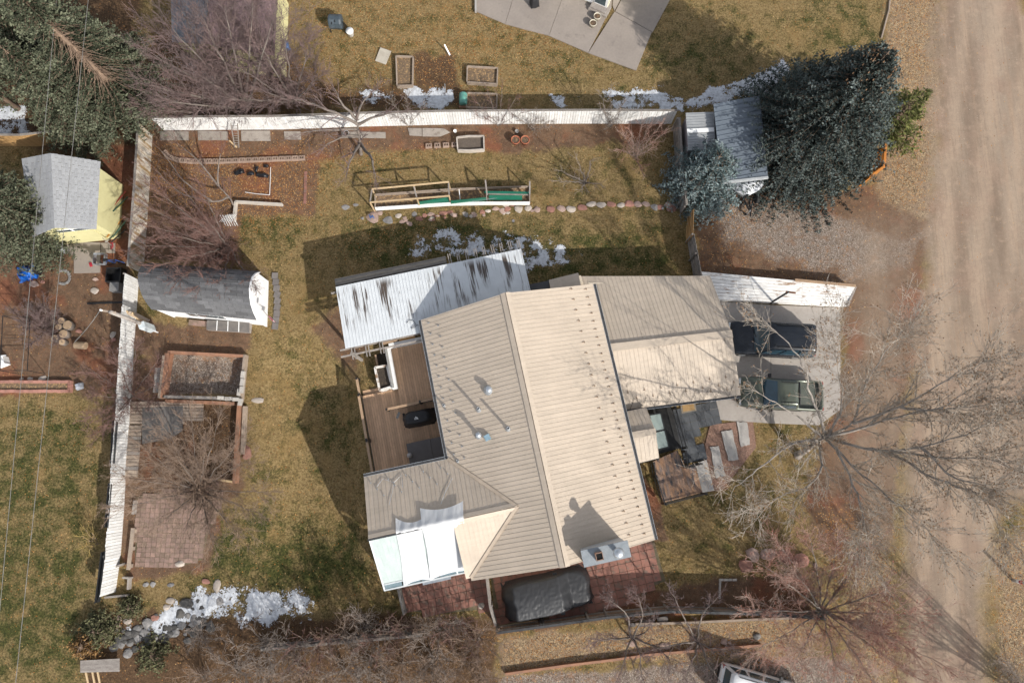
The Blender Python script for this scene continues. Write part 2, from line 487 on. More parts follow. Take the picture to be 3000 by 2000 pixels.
    for poly, a, f in (([(560, 1520), (780, 1490), (1090, 1560), (1110, 1780), (820, 1780), (540, 1700)], 0.72, 90),
                       ([(640, 610), (900, 600), (900, 760), (700, 760)], 0.6, 60),
                       ([(990, 620), (1300, 600), (1560, 640), (1950, 640), (2000, 830), (1600, 860), (1000, 800)], 0.62, 70),
                       ([(-200, 1180), (320, 1170), (280, 2000), (-200, 2000)], 0.6, 80),
                       ([(-100, 1700), (260, 1680), (250, 2000), (-100, 2000)], 0.7, 70),
                       ([(860, 1120), (1060, 1060), (1080, 1380), (900, 1300)], 0.42, 60),
                       ([(1750, 120), (2240, 30), (2240, 260), (1900, 280)], 0.5, 90),
                       ([(1480, 60), (1900, 200), (1900, 280), (1500, 280)], 0.4, 80),
                       ([(2060, 1400), (2250, 1420), (2200, 1520), (1980, 1530)], 0.42, 50),
                       ([(2920, 1560), (3200, 1480), (3200, 2000), (2930, 2000)], 0.75, 50),
                       ([(2330, -100), (2600, -100), (2590, 160), (2330, 200)], 0.5, 80)):
        green = np.maximum(green, zone(poly, f, 1.0, a))
    green = green + zone([(700, 820), (800, 900), (760, 1200), (720, 1500), (660, 1300), (690, 900)], 50, 1, -0.14)
    Z = terrain(X, Y) + (fbm(X * 1.3, Y * 1.3, 21) - 0.5) * 0.05 + (fbm(X * 5, Y * 5, 31, 3) - 0.5) * 0.03 * (1 - road)
    # wheel ruts in the road
    Z -= 0.03 * road * (0.5 + 0.5 * np.sin((U + 0.06 * V) / 44.0))
    # nothing may poke through the slabs laid on it
    flat = mx(zone([(2090, 870), (2480, 880), (2480, 1250), (2060, 1250)], 20, 0), zone([(1380, -200), (2000, -200), (1880, 230), (1380, 100)], 20, 0),
              zone([(1150, 1560), (1960, 1500), (1980, 1720), (1450, 1860), (1150, 1820)], 20, 0), zone([(380, 1420), (640, 1420), (640, 1670), (380, 1680)], 20, 0),
              zone([(1880, 1150), (2130, 1150), (2100, 1480), (1900, 1500)], 20, 0), zone([(1030, 1000), (1320, 960), (1320, 1400), (1080, 1420)], 20, 0),
              zone([(340, 1160), (620, 1160), (620, 1480), (340, 1480)], 20, 0), zone([(190, 700), (345, 700), (345, 820), (190, 820)], 15, 0),
              zone([(440, 375), (960, 375), (960, 430), (440, 430)], 15, 0), zone([(1190, 370), (1420, 370), (1420, 410), (1190, 410)], 15, 0),
              zone([(2040, 1220), (2220, 1220), (2220, 1460), (2040, 1460)], 15, 0))
    Z = Z - 0.035 * flat
    # sunken planting boxes beside the west fence
    pit = np.clip(zone([(500, 1042), (712, 1050), (703, 1155), (492, 1150)], 3, 0) * 1.0, 0, 1)
    Z = Z - 0.25 * pit
    ny, nx = X.shape
    vid = np.arange(nx * ny).reshape(ny, nx)
    quads = np.stack([vid[:-1, :-1], vid[:-1, 1:], vid[1:, 1:], vid[1:, :-1]], -1).reshape(-1, 4)
    def fc(A): return ((A[:-1, :-1] + A[1:, 1:]) / 2).reshape(-1)
    fr, fg, fs = fc(road), np.maximum(fc(gravel), fc(pale)), np.maximum(fc(soil), fc(mould))
    cls = np.where(fr > 0.5, 1, np.where(fg > 0.5, 2, np.where(fs > 0.5, 3, 0)))
    co = np.stack([X, Y, Z], -1).reshape(-1, 3)
    ctr = (U - (2795 - 0.075 * (V - 800)))
    rut = np.zeros(U.shape)
    for off, wd, a in ((-28, 34, .8), (70, 40, .75), (160, 34, .7), (-85, 26, .4)):
        rut = np.maximum(rut, a * np.exp(-((ctr - off + n1 * 18) / wd) ** 2))
    rut = rut + .25 * n1
    at = dict(rut=rut, road=road, pale=pale, gravel=gravel, soil=soil, mould=mould, litter=litter, green=green)
    names = ['lawn', 'dirt_road', 'gravel_ground', 'garden_soil']
    labels = ['dry winter lawn around the house', 'wide graded dirt road along the trees', 'gravel and leaf covered ground beside the road', 'bare brown soil of the garden beds']
    for k in range(4):
        q = quads[cls == k]
        used, inv = np.unique(q.reshape(-1), return_inverse=True)
        vv = co[used]; q = inv.reshape(-1, 4)
        me = bpy.data.meshes.new(names[k])
        extra_v, extra_f = [], []
        if k == 0:   # the same sheet runs on to the horizon
            b = len(vv); x0, x1, y0, y1 = xs[0], xs[-1], ys[0], ys[-1]; F = 900.0
            extra_v = [(x0, y0, -.02), (x1, y0, -.02), (x1, y1, -.02), (x0, y1, -.02), (-F, -F, -.02), (F, -F, -.02), (F, F, -.02), (-F, F, -.02)]
            extra_f = [(b + 4, b + 5, b + 1, b), (b + 5, b + 6, b + 2, b + 1), (b + 6, b + 7, b + 3, b + 2), (b + 7, b + 4, b, b + 3)]
            vv = np.vstack([vv, np.array(extra_v)])
        nv = len(vv)
        me.vertices.add(nv); me.vertices.foreach_set('co', vv.astype(np.float32).reshape(-1))
        nq = len(q); fall = np.vstack([q, np.array(extra_f, dtype=q.dtype)]) if extra_f else q
        me.loops.add(len(fall) * 4); me.loops.foreach_set('vertex_index', fall.astype(np.int32).reshape(-1))
        me.polygons.add(len(fall)); me.polygons.foreach_set('loop_start', (np.arange(len(fall)) * 4).astype(np.int32))
        me.polygons.foreach_set('use_smooth', np.ones(len(fall), dtype=bool))
        me.update()
        for nm, A in at.items():
            a = me.attributes.new(nm, 'FLOAT', 'POINT')
            val = A.reshape(-1)[used]
            if extra_v: val = np.concatenate([val, np.full(len(extra_v), 0.3 if nm == 'green' else 0.0)])
            a.data.foreach_set('value', val.astype(np.float32))
        o = link(names[k], me, GROUND_MAT)
        tag(o, labels[k], None, None, 'structure')
build_ground()

# ------------------------------------------------------------------ snow left in the shade
def snow_material():
    t = NT('old_snow')
    P = t.coord(); n = t.noise(P, 6.0, 5, 0.6); c = t.noise(P, 13.0, 5, 0.7); c2 = t.noise(P, 4.5, 3, 0.6)
    t.link(t.mix(t.range(n, 0.35, 0.7), (0.60, 0.62, 0.65, 1), (0.40, 0.41, 0.43, 1)), t.b.inputs['Base Color'])
    t.b.inputs['Roughness'].default_value = 0.6
    f = t.math('ADD', t.attr('cover'), t.math('MULTIPLY', t.math('SUBTRACT', t.math('ADD', t.math('MULTIPLY', c, .6), t.math('MULTIPLY', c2, .4)), 0.5), 1.7))
    t.link(t.range(f, 0.0, 0.07), t.b.inputs['Alpha'])
    t.bump(n, 0.4, 0.05)
    return t.m
SNOW = snow_material()
def snow(poly, label, thr=0.5, fine=2.0, feather=25, seed=1, st=0.08):
    pts = [G(u, v) for u, v in poly]
    x0, x1 = min(p.x for p in pts) - .5, max(p.x for p in pts) + .5
    y0, y1 = min(p.y for p in pts) - .5, max(p.y for p in pts) + .5
    X, Y = np.meshgrid(np.arange(x0, x1, st), np.arange(y0, y1, st))
    sd = poly_sd(X, Y, [(p.x, p.y) for p in pts])
    n = fbm(X * fine * .8, Y * fine * .8, seed, 4)
    f = n - thr - .05 + np.clip(sd / (feather / 50.0), -1.2, 0.35) * 0.42 - .02
    Z = terrain(X, Y) + 0.028 + np.clip(f, -0.1, 0.3) * 0.10
    ny, nx = X.shape; vid = np.arange(nx * ny).reshape(ny, nx)
    keep = f > -0.34
    kq = keep[:-1, :-1] | keep[:-1, 1:] | keep[1:, 1:] | keep[1:, :-1]
    q = np.stack([vid[:-1, :-1], vid[:-1, 1:], vid[1:, 1:], vid[1:, :-1]], -1)[kq]
    if len(q) == 0: return
    used, inv = np.unique(q.reshape(-1), return_inverse=True)
    vv = np.stack([X, Y, Z], -1).reshape(-1, 3)[used]
    me = bpy.data.meshes.new('snow_patch')
    me.from_pydata(vv.tolist(), [], inv.reshape(-1, 4).tolist())
    at = me.attributes.new('cover', 'FLOAT', 'POINT'); at.data.foreach_set('value', f.reshape(-1)[used].astype(np.float32))
    o = link('snow_patch', me, SNOW, None, True)
    tag(o, label, 'snow', 'patches of old snow in the shade', 'stuff')
snow([(1175, 262), (1300, 258), (1320, 290), (1290, 318), (1230, 312)], 'round patch of snow beside the green barrel', 0.43, 1.6, 14, 3)
snow([(1310, 265), (1330, 262), (1325, 300), (1312, 304)], 'thin sliver of snow near the green barrel', 0.42, 2.2, 8, 4)
snow([(1376, 280), (1440, 282), (1450, 300), (1376, 308)], 'snow inside the low bed beside the barrel', 0.44, 1.8, 10, 5)
snow([(1615, 282), (1700, 272), (1705, 312), (1630, 318)], 'small scattered clumps of snow behind the fence', 0.60, 2.0, 30, 6)
snow([(1775, 268), (1960, 265), (1992, 290), (1990, 318), (1800, 316)], 'long patch of snow behind the end of the white fence', 0.43, 2.2, 22, 7)
snow([(2005, 300), (2080, 258), (2220, 235), (2300, 170), (2310, 215), (2240, 275), (2100, 300), (2030, 325)], 'band of snow along the blue shed', 0.42, 2.2, 22, 8)
snow([(1235, 690), (1320, 680), (1390, 690), (1385, 715), (1290, 735), (1215, 745)], 'ragged snow on the shaded lawn behind the white patio cover', 0.43, 1.7, 26, 9)
snow([(1200, 745), (1400, 700), (1560, 690), (1700, 745), (1640, 780), (1540, 800), (1400, 745)], 'lacy melting snow on the lawn behind the patio cover', 0.54, 2.6, 34, 10)
snow([(430, 1830), (560, 1745), (620, 1735), (700, 1730), (880, 1735), (905, 1790), (760, 1815), (620, 1800), (500, 1850), (380, 1860)], 'long band of snow beside the cobbles', 0.39, 2.0, 30, 11)
snow([(860, 1735), (930, 1750), (920, 1800), (830, 1800)], 'thin end of the snow band on the lawn', 0.62, 3.0, 30, 12)
snow([(-40, 320), (70, 320), (75, 395), (-40, 400)], 'patch of snow under the spruce at the wooden fence', 0.40, 1.6, 20, 13)
snow([(555, 190), (640, 200), (630, 235), (570, 225)], 'snow below the bare trees by the yellow house', 0.5, 2.0, 16, 14)
snow([(1060, 250), (1120, 265), (1180, 300), (1060, 300)], 'speckled snow under the thicket', 0.66, 2.0, 30, 15)

# ================================================================== the main house
HO = Vector((-0.35, 8.68, 0.0)); HE = Vector((0.97788, 0.20916, 0.0)); HS = Vector((0.20916, -0.97788, 0.0))
HANG = math.atan2(HE.y, HE.x)
def HP(e, s, z=0.0): return HO + HE * e + HS * s + Vector((0, 0, z))
def HX(u, v, z=0.0):
    q = W(u, v, z) - HO
    return q.dot(HE), q.dot(HS)
ZE, ZR, WL, EL, SL, PITCH = 3.4, 5.5, -4.75, 4.95, 13.95, 0.2286
def tan_roofing():
    t = NT('tan_metal_roofing'); P = t.coord(); r = t.rand()
    Q = t.mapping(P, (1, 1, 1), (0, 0, -HANG))
    a = t.noise(Q, .45, 4, .6); b = t.noise(t.mapping(Q, (.5, 5, 1)), 1.0, 3, .6); c = t.noise(Q, 7, 4, .65)
    k = t.math('MULTIPLY', t.range(a, .3, .7, .94, 1.05), t.math('MULTIPLY', t.range(b, .3, .7, .955, 1.035), t.range(c, .3, .72, .965, 1.03)))
    k = t.math('MULTIPLY', k, t.math('ADD', t.math('MULTIPLY', r, .07), .965))
    mu = t.new('ShaderNodeVectorMath', operation='SCALE'); mu.inputs[0].default_value = (.482, .404, .322); t.link(k, mu.inputs['Scale'])
    dirt = t.range(t.noise(t.mapping(Q, (1, 3, 1)), 2.4, 5, .7), .62, .78)
    t.link(t.mix(t.math('MULTIPLY', dirt, .22), mu.outputs[0], (.25, .20, .15, 1)), t.b.inputs['Base Color'])
    t.b.inputs['Roughness'].default_value = .5; t.b.inputs['Specular IOR Level'].default_value = .35
    return t.m
TAN = tan_roofing()
TRIM = pm('tan_trim', (0.48, 0.39, 0.30, 1), None, 2.0, 0.5)
DARK = pm('dark_gutter', (0.03, 0.03, 0.033, 1), (0.05, 0.05, 0.05, 1), 4, 0.5)
STUCCO = pm('cream_stucco', (0.55, 0.48, 0.38, 1), (0.50, 0.43, 0.34, 1), 3, 0.9, 0.3)
GLASS = pm('window_glass', (0.03, 0.05, 0.065, 1), (0.05, 0.08, 0.09, 1), 0.8, 0.06, spec=0.8)
WHITE = pm('white_paint', (0.80, 0.80, 0.79, 1), (0.74, 0.74, 0.73, 1), 3, 0.6)
BRONZE = pm('bronze_metal', (.42, .32, .23, 1), (.33, .22, .15, 1), 9, 0.5, metal=0.3)
GALV = pm('galvanised_metal', (0.50, 0.53, 0.56, 1), (0.40, 0.43, 0.46, 1), 5, 0.35, metal=0.6)
BLACKM = pm('black_metal', (0.012, 0.012, 0.013, 1), (0.02, 0.02, 0.02, 1), 6, 0.45)

def roof_plane(parent, pts, down, n, mat, pitch=PITCH, rib=0.03, ribh=0.013, th=0.035, name='roof_panel', phase=0.0, gap=0.0):
    """ribbed sheets, each one a piece, running down the slope"""
    pts = [Vector(p) for p in pts]
    ac = n.cross(down).normalized()
    c = pts[0]
    ts = [(p - c).dot(ac) for p in pts]
    t = math.floor((min(ts) - phase) / pitch) * pitch + phase
    while t < max(ts):
        a = clip_half(pts, c + ac * (t + gap), ac)
        a = clip_half(a, c + ac * (t + pitch), -ac) if len(a) > 2 else a
        if len(a) > 2:
            area = Vector((0, 0, 0))
            for i in range(1, len(a) - 1): area += (a[i] - a[0]).cross(a[i + 1] - a[0])
            if area.length > 0.01:
                m = MB(); m.slab(a, n, th)
                r = clip_half(pts, c + ac * (t + gap), ac); r = clip_half(r, c + ac * (t + rib), -ac) if len(r) > 2 else r
                if len(r) > 2: m.slab([q + n * ribh for q in r], n, ribh + 0.005)
                obj(name, m, mat, parent)
        t += pitch
def slope_n(a, b, c):
    n = (b - a).cross(c - a).normalized()
    return n if n.z > 0 else -n

house = thing('house', HP(0, 7, 0), 'large house with ribbed tan metal roof in the middle of the lot', 'house')
roof = thing('roof', HP(0, 7, 0), None, None); roof.parent = house; roof.location = (0, 0, 0)
NRp, SRp = HP(0, 0, ZR), HP(0, SL, ZR)
en = slope_n(NRp, SRp, HP(EL, 0, ZE)); wn_ = slope_n(NRp, SRp, HP(WL, 0, ZE))
edown = (HP(EL, 0, ZE) - NRp).normalized(); wdown = (HP(WL, 0, ZE) - NRp).normalized()
WE, WS0, WSR, WS1, WZ = -9.25, 7.64, 10.72, 13.80, 4.76
WR = -(ZR - WZ) / (ZR - ZE) * -WL
roof_plane(roof, [NRp, HP(EL, 0, ZE), HP(EL, SL, ZE), SRp], edown, en, TAN)
roof_plane(roof, [NRp, HP(WL, 0, ZE), HP(WL, WS0, ZE), HP(WR, WSR, WZ), HP(WL, WS1, ZE), HP(WL, SL, ZE), SRp], wdown, wn_, TAN, phase=0.1)
wnn = slope_n(HP(WE, WSR, WZ), HP(WR, WSR, WZ), HP(WE, WS0, ZE)); wns = slope_n(HP(WE, WSR, WZ), HP(WR, WSR, WZ), HP(WE, WS1, ZE))
nd = (HP(0, WS0, ZE) - HP(0, WSR, WZ)).normalized(); sd_ = (HP(0, WS1, ZE) - HP(0, WSR, WZ)).normalized()
SUNE = -5.0   # where the sunroom ends and the tan slope begins
roof_plane(roof, [HP(WE, WS0, ZE), HP(WL, WS0, ZE), HP(WR, WSR, WZ), HP(WE, WSR, WZ)], nd, wnn, TAN)
roof_plane(roof, [HP(SUNE, WSR, WZ), HP(WR, WSR, WZ), HP(WL, WS1, ZE), HP(SUNE, WS1, ZE)], sd_, wns, TAN)
m = MB()
for s_, nn in ((0.16, en), (-0.16, wn_)):
    dn = edown if s_ > 0 else wdown
    m.slab([NRp + HS * -.02 + nn * 0.06, SRp + HS * .02 + nn * 0.06, SRp + dn * .26 + HS * .02 + nn * 0.045, NRp + dn * .26 - HS * .02 + nn * 0.045], nn, 0.02)
obj('ridge_cap', m, TAN, roof)
m = MB()
for dn, nn in ((nd, wnn), (sd_, wns)):
    e0 = WE if dn is nd else SUNE
    m.slab([HP(e0, WSR, WZ) + nn * .06, HP(WR + .1, WSR, WZ) + nn * .06, HP(WR + .1, WSR, WZ) + dn * .2 + nn * .045, HP(e0, WSR, WZ) + dn * .2 + nn * .045], nn, .02)
obj('ridge_cap', m, TAN, roof)
m = MB()
m.beam(HP(WL, WS0, ZE + .06), HP(WR, WSR, WZ + .06), .16, .03); obj('valley_flashing', m, TRIM, roof)
m = MB(); m.beam(HP(WL, WS1, ZE + .06), HP(WR, WSR, WZ + .06), .16, .03); obj('valley_flashing', m, TRIM, roof)
def gutter(a, b, parent, mat=DARK):
    g = MB(); g.beam(a, b, 0.13, 0.10); o = obj('gutter', g, mat, parent)
    d = (Vector(b) - Vector(a)).normalized(); sid = Vector((-d.y, d.x, 0))
    l = MB()
    for q in (sid * .07, sid * -.07): l.beam(Vector(a) + q + Vector((0, 0, .055)), Vector(b) + q + Vector((0, 0, .055)), .018, .02)
    obj('gutter_lip', l, GALV, o)
gutter(HP(EL + .07, 0, ZE - .05), HP(EL + .07, SL, ZE - .05), house)
gutter(HP(WL - .07, 0, ZE - .05), HP(WL - .07, WS0, ZE - .05), house)
gutter(HP(WE, WS0 - .07, ZE - .05), HP(WL - .1, WS0 - .07, ZE - .05), house)
# walls under it
m = MB()
IN = 0.45
m.prism([HP(WL + IN, .4), HP(EL - IN, .4), HP(EL - IN, SL - .4), HP(WL + IN, SL - .4)], -1.2, ZE - .02)
for s in (.4, SL - .6):
    a, b, t = HP(WL + IN, s), HP(EL - IN, s), HP(0, s)
    k = HS * .2
    z0, z1 = ZE - .02, ZR - .12
    m.add([(a.x, a.y, z0), (b.x, b.y, z0), (t.x, t.y, z1), (a.x + k.x, a.y + k.y, z0), (b.x + k.x, b.y + k.y, z0), (t.x + k.x, t.y + k.y, z1)], [(0, 1, 2), (5, 4, 3), (0, 3, 4, 1), (1, 4, 5, 2), (2, 5, 3, 0)])
obj('wall', m, STUCCO, house)
m = MB()
m.prism([HP(WE + .35, WS0 + .4), HP(WL + IN - .01, WS0 + .4), HP(WL + IN - .01, WSR), HP(WE + .35, WSR)], -1.2, ZE - .03)
a, b, t = HP(WE + .35, WS0 + .4), HP(WE + .35, WSR), HP(WE + .35, WSR)
m.prism([HP(WE + .35, WS0 + .4), HP(WE + .6, WS0 + .4), HP(WE + .6, WSR - .05), HP(WE + .35, WSR - .05)], ZE - .03, [ZE - .02, ZE - .02, WZ - .1, WZ - .1])
obj('wing_wall', m, STUCCO, house)
def wall_window(c, along, w, h, parent, mat=GLASS):
    along = Vector(along).normalized(); nrm = Vector((along.y, -along.x, 0))
    f = MB()
    c = Vector(c)
    for sgn in (-1, 1):
        f.beam(c + along * (sgn * w / 2) - Vector((0, 0, h / 2)), c + along * (sgn * w / 2) + Vector((0, 0, h / 2)), .09, .09)
        f.beam(c - along * (w / 2 + .045) + Vector((0, 0, sgn * h / 2)), c + along * (w / 2 + .045) + Vector((0, 0, sgn * h / 2)), .10, .09)
    f.beam(c - Vector((0, 0, h / 2)), c + Vector((0, 0, h / 2)), .05, .05)
    o = obj('window', f, WHITE, parent)
    g = MB(); g.beam(c - along * w / 2, c + along * w / 2, .04, h); obj('pane', g, mat, o)
for s in (6.9, 9.4, 12.2): wall_window(HP(EL - IN, s, 1.9), HS, 1.5, 1.2, house)
for s in (2.6, 5.0): wall_window(HP(WL + IN, s, 2.0), HS, 1.4, 1.3, house)
for e in (-2.4, 1.0): wall_window(HP(e, SL - .4, 1.7), HE, 1.5, 1.3, house)
wall_window(HP(WE + .35, 9.3, 1.6), HS, 1.3, 1.2, house)
# snow guards, one by one
gm = MB(); gm.box((0, 0, .02), (.03, .06, .02)); gm.box((.02, 0, .04), (.012, .09, .06)); gm.box((-.05, 0, .025), (.13, .018, .03))
GUARD = gm.mesh('snow_guard'); GUARD.materials.append(BRONZE)
def guards(pairs, p0, down, n, mesh=GUARD):
    ac = n.cross(down).normalized()
    M = Matrix((down, n.cross(down), n)).transposed().to_euler()
    for a, b in pairs:
        inst('snow_guard', mesh, roof, Vector(p0) + down * a + HS * b + n * 0.01, rot=M)
elen = (HP(EL, 0, ZE) - NRp).length; wlen = (HP(WL, 0, ZE) - NRp).length
pr = []
for k in range(30): pr += [(elen - .55, .25 + k * .457), ]
for k in range(23): pr += [(elen - 1.45, .15 + k * .60)]
guards(pr, NRp, edown, en)
gw = MB(); gw.box((0, 0, .03), (.02, .05, .012)); gw.box((.015, 0, .05), (.01, .07, .07)); gw.box((-.04, 0, .03), (.09, .014, .04))
GUARDW = gw.mesh('snow_guard'); GUARDW.materials.append(GALV)
guards([(wlen - .45 - (k % 2) * .55, .3 + k * .30) for k in range(26)], NRp, wdown, wn_, GUARDW)
wl2 = (HP(0, WS0, ZE) - HP(0, WSR, WZ)).length
Mw = Matrix((nd, wnn.cross(nd), wnn)).transposed().to_euler()
for k in range(14):
    inst('snow_guard', GUARDW, roof, HP(WE + .35 + k * .31, WSR, WZ) + nd * (wl2 - .45 - (k % 3) * .42) + wnn * .01, rot=Mw)
# vents
def pipe(u, v, h, r, cap=None, name='vent_pipe'):
    b = onplane(u, v, NRp, wn_)
    m = MB(); m.lathe(b - Vector((0, 0, .15)), [(r * 2.2, .1), (r * 2.0, .18), (r * 1.05, .27), (r, .3), (r, h), (r * .75, h), (r * .7, h - .1)], 14)
    o = obj(name, m, GALV, roof, True)
    if cap:
        c = MB(); c.lathe(b + Vector((0, 0, h - .16)), [(r * .3, -.02), (cap, 0), (cap, .05), (cap * .6, .12), (.01, .15)], 16); obj('vent_cap', c, GALV, o, True)
    else:
        c = MB(); c.lathe(b + Vector((0, 0, h - .2)), [(r * .8, 0), (r * .8, .03)], 12); obj('pipe_mouth', c, BLACKM, o)
pipe(1432, 1142, .42, .13, .19); pipe(1301, 1187, .5, .05); pipe(1403, 1200, 1.05, .07); pipe(1489, 1256, 1.05, .07)
pipe(1403, 1275, .8, .10, .16); pipe(1341, 1350, .55, .05)
b = onplane(1428, 1281, NRp, wn_); m = MB(); m.box(b + Vector((0, 0, .1)), (.3, .3, .2), .5); obj('vent_box', m, pm('faded_blue_flashing', (.22, .33, .40, 1), None, 6, .5), roof)
# wires left on the roof
def wire(pts, r, mat, parent, name='roof_cable'):
    m = MB(); m.tube(pts, r, 5); return obj(name, m, mat, parent)
BLK = BLACKM
nwp = HP(WE, WSR, WZ)
wire([onplane(u, v, nwp, wnn) + Vector((0, 0, .05)) for u, v in ((1104, 1425), (1122, 1402), (1155, 1412), (1178, 1390), (1180, 1428))], .012, GALV, roof)
wire([onplane(u, v, nwp, wnn) + Vector((0, 0, .05)) for u, v in ((1140, 1478), (1150, 1442), (1155, 1412))], .012, GALV, roof)
wire([onplane(u, v, nwp, wnn) + Vector((0, 0, .05)) for u, v in ((1325, 1400), (1305, 1440), (1292, 1475))], .012, GALV, roof)
# chimney
ct = 6.25
cc = [W(1705, 1613, ct), W(1832, 1589, ct), W(1844, 1629, ct), W(1720, 1655, ct)]
cmid = sum(cc, Vector()) / 4
ch = MB(); ch.box((cmid.x, cmid.y, ct / 2 - .6), (2.12, .66, ct + 1.0), HANG)
chim = obj('chimney', ch, pm('chimney_siding', (.40, .40, .39, 1), (.34, .35, .36, 1), 3, .6), house)
cp = MB(); cp.box((cmid.x, cmid.y, ct - .05), (2.30, .78, .12), HANG)
obj('chimney_cap', cp, pm('blue_grey_metal', (.27, .295, .315, 1), (.215, .24, .26, 1), 4, .55, metal=.1, fine=.12), chim)
f1 = W(1755, 1628, ct + .2)
m = MB(); q = MB()
for sx in (-1, 1):
    m.box(f1 + HE * (sx * .16), (.03, .36, .36), HANG); m.box(f1 + HS * (sx * .16), (.34, .03, .36), HANG)
obj('flue', m, pm('rusty_flue', (.30, .17, .11, 1), (.2, .13, .1, 1), 8, .7), chim)
m = MB(); m.box(f1 - Vector((0, 0, .02)), (.29, .29, .30), HANG); obj('flue_throat', m, pm('flue_black', (.004, .004, .004, 1), None, 4, .95), chim)  # near-black block filling the flue opening
f2 = W(1806, 1614, ct)
m = MB(); m.lathe(f2, [(.12, 0), (.12, .45), (.20, .46), (.20, .62), (.26, .63), (.26, .70), (.12, .78), (.01, .8)], 20); obj('flue', m, GALV, chim, True)

# ------------------------------------------------------------------ entry gable and garage
entry = thing('entry_roof', W(1880, 1270, 0), 'small tan gable roof over the front entry', 'roof')
er = [W(1846, 1275, 3.05), W(1921, 1263, 3.05)]
epN = [W(1828, 1206, 2.55), W(1893, 1193, 2.55)]; epS = [W(1867, 1357, 2.55), W(1931, 1341, 2.55)]
nn = slope_n(er[0], er[1], epN[0]); roof_plane(entry, [er[0], er[1], epN[1], epN[0]], (epN[1] - er[1]).normalized(), nn, TAN)
ns = slope_n(er[0], er[1], epS[0]); roof_plane(entry, [er[0], er[1], epS[1], epS[0]], (epS[1] - er[1]).normalized(), ns, TAN)
m = MB(); m.beam(er[0] + Vector((0, 0, .05)), er[1] + Vector((0, 0, .05)), .34, .03); obj('ridge_cap', m, TAN, entry)
m = MB()
for p in (epN, epS): m.beam(p[0] - Vector((0, 0, .1)), p[1] - Vector((0, 0, .1)), .06, .2)
obj('fascia', m, DARK, entry)
for p in (epN[1], epS[1]):
    k = p + (er[1] - p) * .12 - HE * .15; m = MB(); m.beam((k.x, k.y, 0.1), (k.x, k.y, 2.5), .14, .14); obj('post', m, DARK, entry)

garage = thing('garage', W(1960, 1000, 0), 'attached garage with a ribbed tan gable roof beside the driveway', 'garage')
gN, gR, gS = W(2080, 808, 2.2), W(2145, 978, 3.2), W(2170, 1157, 2.2)
gRw = W(1790, 1018, 3.2); gRw = gR + (gRw - gR) * 1.25
nN = slope_n(gR, gRw, gN); nS = slope_n(gR, gRw, gS)
pN = [gR, gN, onplane(1695, 809, gR, nN), onplane(1690, 870, gR, nN), gRw]
dN = (gN - gR).normalized()
roof_plane(garage, pN, dN, nN, TAN)
gSw = onplane(1790, 1205, gR, nS)
roof_plane(garage, [gR, gRw, gSw, gS], (gS - gR).normalized(), nS, TAN)
m = MB(); m.beam(gR + Vector((0, 0, .05)), gRw + Vector((0, 0, .05)), .42, .035); obj('ridge_cap', m, TAN, garage)
gutter(gS + (gS - gR).normalized() * .06 - Vector((0, 0, .06)), gSw + (gS - gR).normalized() * .06 - Vector((0, 0, .06)), garage)
# walls
def inset2(p, q, k): return p + (q - p).normalized() * k
fp = [gN, gS, gSw, onplane(1700, 812, gR, nN)]
cen = sum(fp, Vector()) / 4
wp = [p + (cen - p).normalized() * .55 for p in fp]
m = MB(); m.prism([(p.x, p.y) for p in wp], -.3, 2.12)
a, b, t = wp[0], wp[1], gR + (gRw - gR).normalized() * .5
m.add([(a.x, a.y, 2.1), (b.x, b.y, 2.1), (t.x, t.y, 3.1), (a.x - .2, a.y, 2.1), (b.x - .2, b.y, 2.1), (t.x - .2, t.y, 3.1)], [(0, 1, 2), (5, 4, 3), (0, 3, 4, 1), (1, 4, 5, 2), (2, 5, 3, 0)])
obj('wall', m, STUCCO, garage)
for k in (.27, .73):
    p = wp[0] + (wp[1] - wp[0]) * k; d = (wp[1] - wp[0]).normalized()
    m = MB()
    for i in range(4): m.beam(Vector((p.x, p.y, .26 + i * .48)) - d * 1.2 + HE * .03, Vector((p.x, p.y, .26 + i * .48)) + d * 1.2 + HE * .03, .06, .46)
    obj('garage_door', m, WHITE, garage)
# snow guards and heat cable on its south slope
Mg = Matrix(((gS - gR).normalized(), nS.cross((gS - gR).normalized()), nS)).transposed().to_euler()
for u, v in ((1840, 1149), (1888, 1142), (1936, 1135), (1984, 1128), (2032, 1120), (2079, 1110), (2126, 1104), (1866, 1166), (1914, 1159), (1962, 1151), (2010, 1144), (2058, 1136), (2106, 1129), (2150, 1120), (2082, 1146), (2130, 1140)):
    inst('snow_guard', GUARD, garage, onplane(u, v, gR, nS), rot=Mg)
zig = []
u = 1845
while u < 2150:
    v0 = 1205 - (u - 1830) * .127
    zig += [(u, v0 - 4), (u + 16, v0 - 42)]; u += 36
wire([onplane(a, b, gR, nS) + Vector((0, 0, .05)) for a, b in zig], .012, BLK, garage, 'heat_cable')
# low roof strip between garage and patio cover
strip = thing('lean_to_roof', W(1640, 830, 0), 'short tan lean-to roof strip between garage and patio cover', 'roof')
q = [W(1608, 820, 2.55), W(1694, 799, 2.55), W(1705, 850, 2.75), W(1616, 862, 2.75)]
roof_plane(strip, q, (q[0] - q[3]).normalized(), slope_n(q[0], q[1], q[2]), TAN)
m = MB(); m.prism([W(1625, 850, 0), W(1690, 838, 0), W(1696, 860, 0), W(1630, 868, 0)], 0, 2.4); obj('wall', m, STUCCO, strip)
strip = thing('dark_roof_strip', W(1580, 845, 0), 'narrow dark grey roof strip next to the patio cover', 'roof')
q = [W(1545, 834, 2.4), W(1607, 822, 2.4), W(1614, 852, 2.5), W(1548, 864, 2.5)]
roof_plane(strip, q, (q[0] - q[3]).normalized(), slope_n(q[0], q[1], q[2]), pm('charcoal_sheet', (.06, .06, .062, 1), None, 3, .6))
m = MB()
